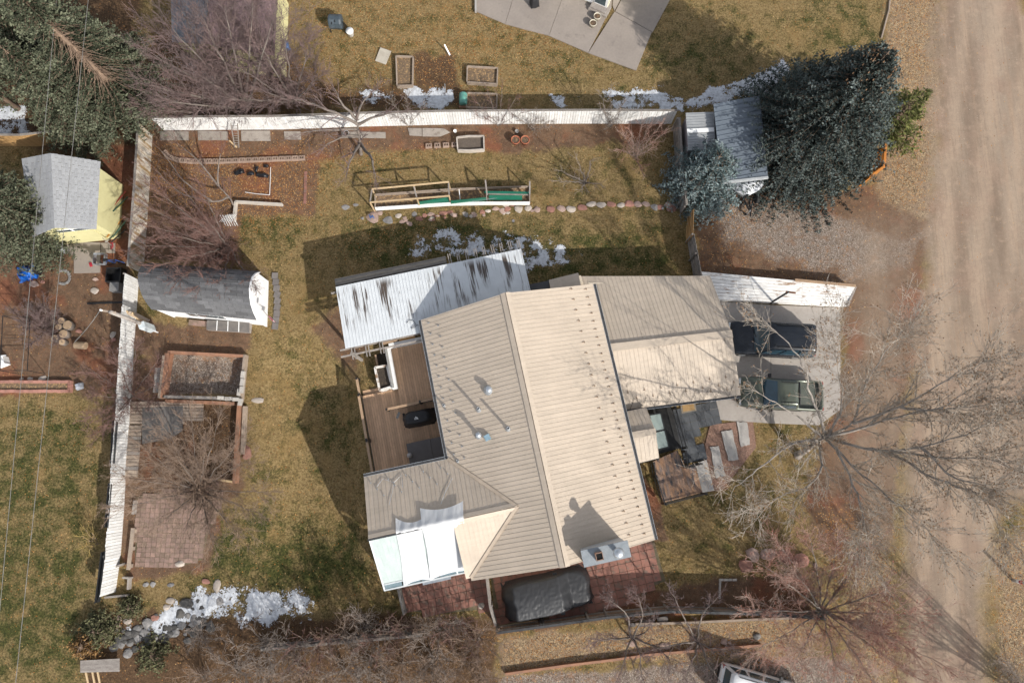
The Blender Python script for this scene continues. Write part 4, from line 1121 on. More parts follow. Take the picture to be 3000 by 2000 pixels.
# --- red paver patio south of the house, and old brick patio in the corner
REDP = pm('red_paver', (.29, .135, .10, 1), (.22, .11, .085, 1), 2.5, .9, .2, rnd=.12, fine=.08, spots=(.17, .115, .09, 1), spot_scale=3, spot_amt=.44)
def pave(parent, area, origin, ex, size, mat, gap=.02, z=.035, jit=.0, wf=1.0, cap=299):
    ex = Vector(ex).normalized(); ey = Vector((-ex.y, ex.x, 0))
    b = MB(); b.box((0, 0, -.05), (size * wf - gap, size - gap, .10)); me = b.mesh('paver'); me.materials.append(mat)
    xs = [(p - origin).dot(ex) for p in area]; ys = [(p - origin).dot(ey) for p in area]
    n = 0
    i0, i1 = int(min(xs) / (size * wf)) - 1, int(max(xs) / (size * wf)) + 1; j0, j1 = int(min(ys) / size) - 1, int(max(ys) / size) + 1
    ang = math.atan2(ex.y, ex.x)
    for j in range(j0, j1):
        for i in range(i0, i1):
            p = origin + ex * ((i + .5 + (.5 * (j % 2) if wf != 1 else 0)) * size * wf) + ey * ((j + .5) * size)
            if pip(p.x, p.y, area) and n < cap:
                inst('paver', me, parent, (p.x, p.y, z + random.uniform(-.006, .006)), ang + random.uniform(-jit, jit)); n += 1
    return n
sp = thing('south_patio', W(1700, 1720), 'red square paver patio south of the house', 'patio', kind='structure')
del sp['category']
a2 = [W(*q) for q in ((1432, 1640), (1910, 1560), (1950, 1700), (1905, 1720), (1890, 1745), (1730, 1790), (1455, 1835))]
pave(sp, a2, W(1432, 1640), HE, .44, REDP)
m = MB(); m.prism([(p.x, p.y) for p in a2], -.12, -.02); obj('joint_soil', m, pm('joint_soil', (.16, .12, .08, 1), (.10, .09, .05, 1), 4, .95), sp)
sp2 = thing('sunroom_patio', W(1300, 1730), 'red square paver patio in front of the sunroom', 'patio', kind='structure')
del sp2['category']
a3 = [W(*q) for q in ((1172, 1700), (1405, 1650), (1428, 1690), (1440, 1780), (1270, 1800), (1185, 1785))]
pave(sp2, a3, W(1172, 1700), HE, .44, REDP)
m = MB(); m.prism([(p.x, p.y) for p in a3], -.12, -.021); obj('joint_soil', m, bpy.data.materials['joint_soil'], sp2)
OLDP = pm('old_brick_paver', (.29, .19, .15, 1), (.225, .155, .13, 1), 2.0, .9, .25, rnd=.16, fine=.1, spots=(.19, .135, .10, 1), spot_scale=2.2, spot_amt=.49)
bp_ = thing('brick_patio', W(500, 1560), 'weathered pink paver patio under the bare shrub', 'patio', kind='structure')
del bp_['category']
a4 = [W(*q) for q in ((398, 1455), (470, 1440), (640, 1400), (655, 1470), (610, 1560), (590, 1640), (540, 1655), (395, 1660))]
pave(bp_, a4, W(395, 1660), (1, -.02, 0), .27, OLDP, .015, .03, .03, 1.0)
m = MB(); m.prism([(p.x, p.y) for p in a4], -.12, -.022); obj('joint_soil', m, bpy.data.materials['joint_soil'], bp_)

# --- fences, board by board
WFEN = pm('white_fence_paint', (.74, .74, .73, 1), (.64, .63, .61, 1), 2.5, .75, rnd=.09, fine=.04)
WORN = pm('worn_white_boards', (.62, .58, .52, 1), (.42, .36, .28, 1), 1.5, .85, rnd=.12, spots=(.30, .20, .10, 1), spot_scale=1.1, spot_amt=.46, stretch=(1, 1, .4))
GREYB = pm('grey_fence_boards', (.24, .215, .19, 1), (.18, .16, .145, 1), 2, .9, rnd=.2, fine=.2)
BROWNB = pm('brown_fence_boards', (.20, .13, .085, 1), (.15, .105, .075, 1), 2, .9, rnd=.2, fine=.15)
def fence(name, top, h, mat, label, bw=.15, side=1, cap=False, base=0.0, railm=None, capm=None, jit=.03, slats=False):
    """top: pixels along the top edge at height h; posts and rails stand on side +1 left / -1 right of travel"""
    P = [W(u, v, base + h) for u, v in top]
    t = thing(name, (P[0].x, P[0].y, base), label, 'fence')
    b = MB(); b.box((0, 0, h / 2), (bw - .016, .022, h)); me = b.mesh('board'); me.materials.append(mat)
    railm = railm or GREYB
    for i in range(len(P) - 1):
        a, c = P[i].copy(), P[i + 1].copy(); a.z = c.z = base; d = c - a; L = d.length; d /= L; ang = math.atan2(d.y, d.x); nr = Vector((-d.y, d.x, 0)) * side
        n = max(1, round(L / bw))
        for k in range(n):
            p = a + d * ((k + .5) * L / n)
            o = inst('board', me, t, (p.x, p.y, base), rot=(random.uniform(-.012, .012), 0, ang + random.uniform(-.02, .02)), scale=(L / n / bw, 1, 1 + random.uniform(-jit, jit) / h))
        for z in (.35, h - .35): m = MB(); m.beam(a + nr * .04 + Vector((0, 0, z)), c + nr * .04 + Vector((0, 0, z)), .05, .09); obj('rail', m, railm, t)
        if cap:
            m = MB(); m.beam(a + Vector((0, 0, h + .03)), c + Vector((0, 0, h + .03)), .13, .035); obj('cap_board', m, capm or railm, t)
        k = 0.0
        while k < L:
            p = a + d * k + nr * .09; m = MB(); m.beam(p - Vector((0, 0, .2)), p + Vector((0, 0, h - .03)), .09, .09); obj('post', m, railm, t); k += 2.4
    return t
fence('white_board_fence', [(440, 344), (620, 342), (800, 341), (1050, 332), (1300, 326), (1540, 324), (1760, 323), (1985, 324)], 1.65, WFEN, 'long white board fence along the north garden', .165, 1, True)
fence('west_board_fence', [(405, 358), (394, 540), (375, 780)], 1.65, WORN, 'patchy brown and white board fence behind the garden bed', .165, -1, True)
fence('white_west_fence', [(366, 800), (349, 1020), (338, 1221), (326, 1360), (318, 1500), (308, 1630), (292, 1748)], 1.5, WFEN, 'white board fence along the west side', .165, -1, False)
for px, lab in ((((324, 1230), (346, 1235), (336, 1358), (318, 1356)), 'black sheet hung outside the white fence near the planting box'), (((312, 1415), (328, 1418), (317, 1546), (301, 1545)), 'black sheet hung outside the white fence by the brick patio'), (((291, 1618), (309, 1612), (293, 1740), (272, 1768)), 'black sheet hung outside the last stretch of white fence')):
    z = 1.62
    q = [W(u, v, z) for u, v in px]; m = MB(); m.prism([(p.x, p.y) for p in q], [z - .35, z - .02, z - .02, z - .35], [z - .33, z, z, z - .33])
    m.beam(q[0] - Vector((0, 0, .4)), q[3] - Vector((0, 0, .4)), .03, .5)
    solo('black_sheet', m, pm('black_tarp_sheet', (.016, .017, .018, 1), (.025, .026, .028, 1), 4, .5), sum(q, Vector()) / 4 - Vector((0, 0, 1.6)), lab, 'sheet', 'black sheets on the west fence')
fence('east_garden_fence', [(1990, 345), (1998, 460), (2012, 600)], 1.6, GREYB, 'grey board fence between garden and blue shed', .15, -1, True)
fence('lawn_end_fence', [(2034, 684), (2044, 740), (2056, 806)], 1.6, GREYB, 'grey board fence next to the tan gate', .15, -1, False)
gt = thing('timber_gate', W(2020, 660), 'tan timber gate standing ajar in the east fence', 'gate')
GATE = pm('golden_cedar', (.42, .25, .10, 1), (.34, .20, .085, 1), 3, .7, rnd=.1, fine=.1)
a, b = W(2033, 612, 1.55), W(2030, 690, 1.55)
for k in range(9):
    p = lerp(a, b, (k + .5) / 9); m = MB(); m.box((p.x, p.y, .8), (.022, (b - a).length / 9 - .01, 1.5), math.atan2((b - a).y, (b - a).x) - math.pi / 2); obj('board', m, GATE, gt)
m = MB(); m.beam((a.x - .05, a.y, .3), (b.x - .05, b.y, 1.3), .04, .1); m.beam((a.x - .05, a.y, 1.35), (b.x - .05, b.y, 1.35), .04, .1); m.beam((a.x - .05, a.y, .3), (b.x - .05, b.y, .3), .04, .1); obj('brace', m, GATE, gt)
fence('south_board_fence', [(1455, 1853), (1594, 1834), (1780, 1808), (1962, 1791), (2169, 1796), (2285, 1801), (2420, 1812)], 1.5, BROWNB, 'weathered brown board fence south of the red patio', .15, 1, True, capm=DARK)
fence('grey_low_fence', [(765, 1902), (900, 1890), (1050, 1876), (1236, 1860)], 1.1, GREYB, 'low grey board wall behind the southern thicket', .18, 1, True)
fence('sunroom_fence', [(1166, 1722), (1184, 1800)], .9, GREYB, 'short grey board fence beside the sunroom', .15, 1, True)
fence('patio_divider', [(1426, 1692), (1436, 1776), (1452, 1832)], 1.2, WORN, 'narrow pale fence between the two red patios', .15, 1, True)
of = thing('slatted_fence', W(2560, 480), 'bright orange slatted fence panel beside the big spruce', 'fence')
ORG = pm('orange_stain', (.52, .20, .035, 1), (.44, .16, .03, 1), 3, .6, rnd=.1)
a, b = W(2592, 425, 1.3), W(2588, 490, 1.3); c = W(2545, 522, 1.2)
for k in range(12):
    z = .12 + k * .105; m = MB(); m.beam((a.x, a.y, z), (b.x, b.y, z), .03, .075); obj('slat', m, ORG, of)
for k in range(12):
    z = .12 + k * .105; m = MB(); m.beam((b.x, b.y, z), (c.x, c.y, z), .03, .075); obj('slat', m, ORG, of)
for p in (a, b, c): m = MB(); m.beam((p.x, p.y, 0), (p.x, p.y, 1.4), .1, .1); obj('post', m, ORG, of)
m = MB(); m.beam((a.x, a.y, 1.42), (b.x, b.y, 1.42), .14, .03); m.beam((b.x, b.y, 1.40), (c.x, c.y, 1.40), .14, .03); obj('cap_rail', m, ORG, of)
fence('cedar_fence', [(-60, 395), (60, 396), (150, 386)], 1.5, GATE, 'golden cedar fence behind the yellow shed', .15, 1, True)
# --- banked retaining boards beside the drive, flaking white
rw = thing('retaining_bank', W(2280, 880), 'sloping bank of flaking white painted boards beside the driveway', 'retaining wall')
FLAKE = pm('flaking_white', (.80, .79, .77, 1), (.70, .68, .65, 1), 2.0, .85, rnd=.04, spots=(.30, .19, .12, 1), spot_scale=1.5, spot_amt=.40, stretch=(.6, 1.6, 1))
top = [W(2030, 802), W(2490, 846)]; bot = [W(2085, 880), W(2470, 900)]
nb = 8
for k in range(nb):
    t0, t1 = k / nb, (k + 1) / nb
    z = .10 + .55 * (1 - (1 - t0) ** 1.0) if k else .42
    zz = .42 + .035 * k
    a0, a1, b0, b1 = lerp(bot[0], top[0], t0), lerp(bot[1], top[1], t0), lerp(bot[0], top[0], t1 - .012), lerp(bot[1], top[1], t1 - .012)
    for j in range(3):
        u0, u1 = j / 3 + .001, (j + 1) / 3 - .001
        p = [lerp(a0, a1, u0), lerp(a0, a1, u1), lerp(b0, b1, u1), lerp(b0, b1, u0)]
        m = MB(); m.prism([(q.x, q.y) for q in p], -.1, zz + random.uniform(-.008, .008)); obj('board', m, FLAKE, rw)
m = MB(); m.beam(lerp(top[0], top[1], .62) + Vector((0, 0, .72)), top[1] + Vector((0, 0, .72)), .16, .05); obj('cap_timber', m, pm('raw_timber', (.36, .24, .15, 1), None, 4, .8), rw)
m = MB(); m.beam(top[1] + Vector((.05, 0, .4)), bot[1] + Vector((.05, 0, .25)), .12, .5); obj('end_timber', m, WOODG, rw)

# ================================================================== sheds and neighbouring houses
def shingled(parent, A, B, C, D, rows, cols, mat, name='shingle', th=.018):
    """A-B along the eave, D-C along the ridge; overlapping courses"""
    n = slope_n(A, B, C)
    for r in range(rows):
        t0, t1 = r / rows, (r + 1.12) / rows
        off = (r % 2) * .5
        for c in range(-1, cols):
            x0, x1 = max(0, (c + off) / cols), min(1, (c + 1 + off) / cols - .004)
            if x1 - x0 < .01: continue
            P = lambda x, y: lerp(lerp(A, B, x), lerp(D, C, x), min(1.0, y))
            q = [P(x0, t0) + n * (.02 + th), P(x1, t0) + n * (.02 + th), P(x1, t1) + n * th * .4, P(x0, t1) + n * th * .4]
            m = MB(); m.slab(q, n, .014); obj(name, m, mat, parent)
SHG = pm('grey_shingle', (.34, .345, .355, 1), (.30, .305, .315, 1), 3, .9, .3, rnd=.06, fine=.15)
SHD = pm('charcoal_shingle', (.115, .115, .118, 1), (.09, .09, .094, 1), 3, .9, .3, rnd=.26, fine=.2)
YEL = pm('pale_yellow_siding', (.60, .56, .30, 1), (.56, .52, .28, 1), 2, .8)
# yellow shed at the left
ysh = thing('yellow_shed', W(230, 620), 'pale yellow shed with grey shingled gable roof by the west fence', 'shed')
ze_, zr_ = 2.6, 3.5
A, B = W(283, 672, ze_), W(295, 473, ze_)        # east eave
D, C = W(160, 668, zr_), W(150, 449, zr_)        # ridge
yroof = thing('roof', ysh.location, None, None); yroof.parent = ysh; yroof.location = (0, 0, 0)
shingled(yroof, A, B, C, D, 15, 9, SHG)
wA = D + (D - A); wB = C + (C - B); wA.z = wB.z = ze_
shingled(yroof, wB, wA, D, C, 10, 6, SHG)
inn = [lerp(A, B, .06), lerp(A, B, .94), lerp(wB, wA, .06), lerp(wB, wA, .94)]
m = MB(); ctr = sum(inn, Vector()) / 4; inn = [p + (ctr - p) * .06 for p in inn]
m.prism([(p.x, p.y) for p in inn], -.1, ze_)
for i, j, rr in ((0, 3, lerp(D, C, .07)), (1, 2, lerp(D, C, .93))):
    a, b = inn[i], inn[j]; k = (inn[1] - inn[0]).normalized() * (.1 if i == 0 else -.1)
    m.add([(a.x, a.y, ze_), (b.x, b.y, ze_), (rr.x, rr.y, zr_ - .08), (a.x + k.x, a.y + k.y, ze_), (b.x + k.x, b.y + k.y, ze_), (rr.x + k.x, rr.y + k.y, zr_ - .08)], [(0, 1, 2), (5, 4, 3), (0, 3, 4, 1), (1, 4, 5, 2), (2, 5, 3, 0)])
obj('wall', m, YEL, ysh)
sw = (inn[3] - inn[0]); swd = sw.normalized(); nS_ = Vector((swd.y, -swd.x, 0)); nS_ = nS_ if nS_.y < 0 else -nS_
p = lerp(inn[0], inn[3], .45) + nS_ * .02
m = MB(); m.beam(Vector((p.x, p.y, .95)) - swd * .95, Vector((p.x, p.y, .95)) + swd * .95, .04, 1.75); obj('door', m, YEL, ysh)
m = MB(); m.beam(Vector((p.x, p.y, 2.12)) - swd * 1.1, Vector((p.x, p.y, 2.12)) + swd * .9, .06, .34); o = obj('transom_window', m, WHITE, ysh)
m = MB(); m.beam(Vector((p.x, p.y, 2.12)) - swd * .98 + nS_ * .015, Vector((p.x, p.y, 2.12)) - swd * .05 + nS_ * .015, .05, .24); obj('pane', m, GLASS, o)
m = MB(); m.beam(Vector((p.x, p.y, 2.12)) + swd * .1 + nS_ * .015, Vector((p.x, p.y, 2.12)) + swd * .8 + nS_ * .015, .05, .24); obj('pane', m, GLASS, o)
sl = thing('shed_apron', W(260, 750), 'concrete slab in front of the yellow shed', 'slab', kind='structure'); del sl['category']
slab_px(sl, [(216, 708), (295, 710), (294, 799), (217, 801)], -.1, .03, CONC); slab_px(sl, [(196, 708), (215, 708), (216, 752), (196, 740)], -.1, .028, CONC); slab_px(sl, [(296, 711), (338, 712), (338, 742), (296, 742)], -.1, .029, CONC)

# white shed with a bowed charcoal roof
wsh = thing('white_shed', W(590, 850), 'white shed with a bowed charcoal shingle roof by the west fence', 'shed')
wroof = thing('roof', wsh.location, None, None); wroof.parent = wsh; wroof.location = (0, 0, 0)
# profile across (north to south): height and image rows; ridge runs west-east
ends = []
prof = [(0.0, 2.15), (.09, 2.75), (.20, 3.15), (.33, 3.38), (.48, 3.5), (.64, 3.38), (.78, 3.15), (.90, 2.75), (1.0, 2.2)]
wN, wS = W(436, 772, 2.15), W(444, 905, 2.2)
eN, eS = W(758, 796, 2.15), W(752, 936, 2.2)
PW = [lerp(wN, wS, t) for t, z in prof]; PE = [lerp(eN, eS, t) for t, z in prof]
for i, (t, z) in enumerate(prof): PW[i].z = z; PE[i].z = z
rowi = 0
for i in range(len(prof) - 1):
    up = prof[i + 1][1] > prof[i][1]
    rws = 3 if i in (2, 3, 4, 5) else 2
    if up: shingled(wroof, PE[i], PW[i], PW[i + 1], PE[i + 1], rws, 9, SHD)
    else: shingled(wroof, PW[i + 1], PE[i + 1], PE[i], PW[i], rws, 9, SHD)
m = MB()
for i in range(len(prof) - 1):
    q = [PW[i], PE[i], PE[i + 1], PW[i + 1]]; m.slab([p - Vector((0, 0, .01)) for p in q], slope_n(q[0], q[1], q[2]), .03)
obj('roof_deck', m, SHD, wroof)
WSID = pm('white_siding', (.82, .82, .82, 1), (.78, .78, .78, 1), 2, .7)
def gable(P, sgn):
    d = (PE[4] - PW[4]).normalized() * (sgn * -.18)
    lo = [Vector((p.x, p.y, 0)) + d for p in P]; hi = [p + d - Vector((0, 0, .03)) for p in P]
    m = MB(); k = len(P); th = (PE[4] - PW[4]).normalized() * (sgn * -.1)
    pts = [lo[0], lo[-1]] + hi[::-1]
    m.add(pts + [p + th for p in pts], [tuple(range(len(pts))), tuple(range(2 * len(pts) - 1, len(pts) - 1, -1))] + [(i, i + len(pts), (i + 1) % len(pts) + len(pts), (i + 1) % len(pts)) for i in range(len(pts))])
    return obj('gable_wall', m, WSID, wsh)
gable(PE, 1); gable(PW, -1)
m = MB()
for P0, P1 in ((PW[0], PE[0]), (PW[-1], PE[-1])):
    c = (PW[4] + PE[4]) / 2; d = Vector((c.x - (P0.x + P1.x) / 2, c.y - (P0.y + P1.y) / 2, 0)).normalized() * .12; e = (P1 - P0).normalized() * .2
    m.beam(Vector((P0.x, P0.y, 1.05)) + d + e, Vector((P1.x, P1.y, 1.05)) + d - e, .1, 2.15)
obj('side_wall', m, WSID, wsh)
m = MB(); ov = (PE[4] - PW[4]).normalized()
pts = [p + Vector((0, 0, .015)) for p in PE]
for i in range(len(pts) - 1):
    m.slab([pts[i], pts[i] + ov * .1, pts[i + 1] + ov * .1, pts[i + 1]], slope_n(pts[i], pts[i] + ov, pts[i + 1]), .05)
obj('barge_board', m, WSID, wroof)
sdir = (PE[-1] - PW[-1]).normalized(); so = Vector((sdir.y, -sdir.x, 0)); so = so if so.y < 0 else -so
for k, (t, w) in enumerate(((.33, .5), (.47, 1.0), (.60, .5))):
    p = lerp(PW[-1], PE[-1], t) - so * .06; c = Vector((p.x, p.y, 1.45))
    f = MB(); f.beam(c - sdir * (w / 2 + .06), c + sdir * (w / 2 + .06), .05, .75); o = obj('window', f, WSID, wsh)
    g = MB(); g.beam(c - sdir * w / 2 + so * .02, c + sdir * w / 2 + so * .02, .04, .60); obj('pane', g, GLASS, o)
m = MB(); q = lerp(PW[-1], PE[-1], .42) + so * .22; q.z = .12; m.beam(q - sdir * 1.3, q + sdir * 1.3, .32, .2); obj('brick_ledge', m, OLDP, wsh)
cf = thing('cold_frame', W(690, 945), 'low cold frame with four grey panes against the white shed', 'cold frame')
q = [W(605, 937, .5), W(732, 944, .5), W(732, 974, .28), W(603, 966, .28)]
CFG = pm('corrugated_clear', (.15, .135, .12, 1), (.11, .10, .095, 1), 3, .3)
for k in range(4):
    a = [lerp(q[0], q[1], k / 4 + .01), lerp(q[0], q[1], k / 4 + .24), lerp(q[3], q[2], k / 4 + .24), lerp(q[3], q[2], k / 4 + .01)]; m = MB(); m.slab(a, slope_n(*a[:3]), .015); obj('pane', m, CFG, cf)
for k in range(1, 4):
    m = MB(); m.beam(lerp(q[0], q[1], k / 4) + Vector((0, 0, .02)), lerp(q[3], q[2], k / 4) + Vector((0, 0, .02)), .035, .03); obj('bar', m, WHITE, cf)
m = MB(); m.prism([(p.x, p.y) for p in shrink(q, .03)], -.05, [p.z - .04 for p in q]); obj('box', m, WOODG, cf)

# blue metal shed and the little carport beside it
BLU = pm('slate_blue_metal', (.145, .172, .205, 1), (.125, .15, .18, 1), 1.5, .45, rnd=.04)
bsh = thing('blue_metal_shed', W(2160, 440), 'shed with slate blue ribbed metal roof between the spruces', 'shed')
q = [W(2090, 305, 2.6), W(2225, 280, 2.6), W(2250, 520, 2.7), W(2115, 535, 2.7)]
roof_plane(bsh, q, (q[1] - q[0]).normalized(), slope_n(q[0], q[1], q[2]), BLU, pitch=.30, rib=.04, ribh=.045)
iq = shrink(q, .25); m = MB(); m.prism([(p.x, p.y) for p in iq], -.1, 2.55); obj('wall', m, pm('blue_grey_wall', (.2, .22, .25, 1), None, 2, .7), bsh)
m = MB(); m.beam(q[3] + Vector((0, 0, -.02)), q[2] + Vector((0, 0, -.02)), .14, .14); obj('fascia', m, pm('pale_trim', (.42, .44, .45, 1), None, 3, .6), bsh)
cpt = thing('grey_lean_to', W(2050, 400), 'small grey corrugated lean-to beside the blue shed', 'lean-to')
q = [W(2009, 331, 2.2), W(2092, 328, 2.2), W(2096, 440, 2.2), W(2016, 440, 2.2)]
GRM = pm('grey_corrugated', (.32, .33, .34, 1), (.27, .28, .29, 1), 2, .5, rnd=.1)
roof_plane(cpt, q, (q[1] - q[0]).normalized(), Vector((0, 0, 1)), GRM, pitch=.17, rib=.05, ribh=.03)
m = MB(); m.prism([(p.x, p.y) for p in shrink(q, .1)], -.05, 2.15); obj('wall', m, pm('mauve_wall', (.22, .19, .2, 1), None, 2, .8), cpt)
m = MB(); m.beam(W(2013, 384, 2.28), W(2092, 380, 2.28), .26, .03); obj('white_strip', m, WHITE, cpt)

# yellow house under the bare trees and the cream house at the top edge
yh = thing('yellow_house', W(660, 60), 'yellow house with mauve and slate roof behind the bare thicket', 'house')
q = [W(500, -80, 2.8), W(620, -80, 3.6), W(600, 130, 3.6), W(505, 125, 2.8)]
ro = thing('roof', yh.location, None, None); ro.parent = yh; ro.location = (0, 0, 0)
shingled(ro, q[3], q[0], q[1], q[2], 10, 8, pm('slate_shingle', (.16, .175, .20, 1), (.13, .145, .165, 1), 3, .9, rnd=.08))
q2 = [W(620, -80, 3.6), W(815, -80, 2.8), W(805, 165, 2.8), W(600, 130, 3.6)]
shingled(ro, q2[1], q2[2], q2[3], q2[0], 14, 10, pm('mauve_shingle', (.25, .165, .165, 1), (.21, .14, .145, 1), 3, .9, rnd=.08))
w4 = shrink([W(500, -80, 2.7), W(815, -80, 2.7), W(805, 165, 2.7), W(505, 128, 2.7)], .2)
m = MB(); m.prism([(p.x, p.y) for p in w4], -.1, 2.7); a, b, t = w4[3], w4[2], W(601, 132, 3.5)
m.add([(a.x, a.y, 2.7), (b.x, b.y, 2.7), (t.x, t.y, 3.5), (a.x, a.y + .2, 2.7), (b.x, b.y + .2, 2.7), (t.x, t.y + .2, 3.5)], [(0, 1, 2), (5, 4, 3), (0, 3, 4, 1), (1, 4, 5, 2), (2, 5, 3, 0)])
obj('wall', m, YEL, yh)
chs = thing('cream_house', W(1740, -60), 'cream corner of the north house above the patio', 'house')
CREAM = pm('cream_siding', (.62, .60, .46, 1), (.58, .56, .43, 1), 2, .8)
q = [W(1700, 0, 0), W(1790, 38, 0), W(1840, -140, 0), W(1660, -200, 0)]
q = [W(1650, -25), W(1778, 32), W(1850, -160), W(1640, -220)]
m = MB(); m.prism([(p.x, p.y) for p in q], -.1, 2.6); obj('wall', m, CREAM, chs)
d = (q[1] - q[0]).normalized(); nO = Vector((d.y, -d.x, 0))
for t in (.55, .83):
    c = lerp(q[0], q[1], t) + nO * .02 + Vector((0, 0, 1.15)); f = MB(); f.beam(c - d * .5, c + d * .5, .06, 2.0); o = obj('door', f, WHITE, chs); g = MB(); g.beam(c - d * .36 + nO * .02, c + d * .36 + nO * .02, .05, 1.5); obj('pane', g, GLASS, o)
m = MB(); m.prism([q[0] + nO * .1 - d * .3, q[1] + nO * .1 + d * .3, q[2], q[3]], 2.6, 2.8); obj('roof', m, SHG, chs)
m = MB(); m.box(W(1755, 22, .25), (1.1, .5, .12), math.atan2(d.y, d.x)); m.box(W(1757, 26, .1), (1.3, .8, .2), math.atan2(d.y, d.x)); obj('door_step', m, WOODG, chs)

# ================================================================== trees
def seg_mesh(name, segs, off, sides=3):
    S = np.array(segs, dtype=np.float64)
    p0, p1, r0, r1 = S[:, 0:3] - np.array(off), S[:, 3:6] - np.array(off), S[:, 6], S[:, 7]
    d = p1 - p0; L = np.linalg.norm(d, axis=1, keepdims=True); d = d / np.maximum(L, 1e-6)
    ref = np.where(np.abs(d[:, 2:3]) < 0.9, np.array([[0, 0, 1.0]]), np.array([[1.0, 0, 0]]))
    x = np.cross(ref, d); x /= np.linalg.norm(x, axis=1, keepdims=True); y = np.cross(d, x)
    n = len(S); V = np.zeros((n, 2, sides, 3))
    for k in range(sides):
        a = 2 * math.pi * k / sides
        c = x * math.cos(a) + y * math.sin(a)
        V[:, 0, k] = p0 + c * r0[:, None]; V[:, 1, k] = p1 + c * r1[:, None]
    base = (np.arange(n) * 2 * sides)[:, None]
    F = np.concatenate([base + np.array([[k, (k + 1) % sides, sides + (k + 1) % sides, sides + k]]) for k in range(sides)], 0)
    return quad_mesh(name, V.reshape(-1, 3), F)
def quad_mesh(name, V, F):
    me = bpy.data.meshes.new(name); k = F.shape[1]
    me.vertices.add(len(V)); me.vertices.foreach_set('co', V.astype(np.float32).reshape(-1))
    me.loops.add(F.size); me.loops.foreach_set('vertex_index', F.astype(np.int32).reshape(-1))
    me.polygons.add(len(F)); me.polygons.foreach_set('loop_start', (np.arange(len(F)) * k).astype(np.int32))
    me.update()
    return me
def jig(d, a, rnd):
    x, y, z = d[0] + rnd.gauss(0, a), d[1] + rnd.gauss(0, a), d[2] + rnd.gauss(0, a)
    l = math.sqrt(x * x + y * y + z * z) or 1
    return (x / l, y / l, z / l)
def grow(out, tips, p, d, L, r, lev, maxlev, rnd, P):
    n = 4 if lev < maxlev - 1 else (3 if lev < maxlev else 2)
    st = L / n; r1 = r * P.get('taper', .45)
    for i in range(n):
        d = jig(d, P.get('wig', .13), rnd)
        d2 = (d[0], d[1], d[2] + P.get('up', .06)); l = math.sqrt(d2[0] ** 2 + d2[1] ** 2 + d2[2] ** 2); d = (d2[0] / l, d2[1] / l, d2[2] / l)
        q = (p[0] + d[0] * st, p[1] + d[1] * st, max(.05, p[2] + d[2] * st))
        ra = r + (r1 - r) * i / n; rb = r + (r1 - r) * (i + 1) / n
        out[lev if lev < 2 else 2].append((*p, *q, max(P['rmin'], ra), max(P['rmin'], rb)))
        if lev < maxlev and (i > 0 or lev > 0):
            for _ in range(P['kids'] if lev > 0 else P['kids'] + 1):
                if rnd.random() < P.get('prob', .75):
                    c = jig(d, P.get('ang', .55), rnd)
                    t = rnd.random(); b = (p[0] + (q[0] - p[0]) * t, p[1] + (q[1] - p[1]) * t, p[2] + (q[2] - p[2]) * t)
                    grow(out, tips, b, c, L * P.get('ratio', .55) * (.7 + .6 * rnd.random()) * (1 - .35 * i / n), ra * .55, lev + 1, maxlev, rnd, P)
        p = q
    if lev >= maxlev - 1: tips.append((p, d))
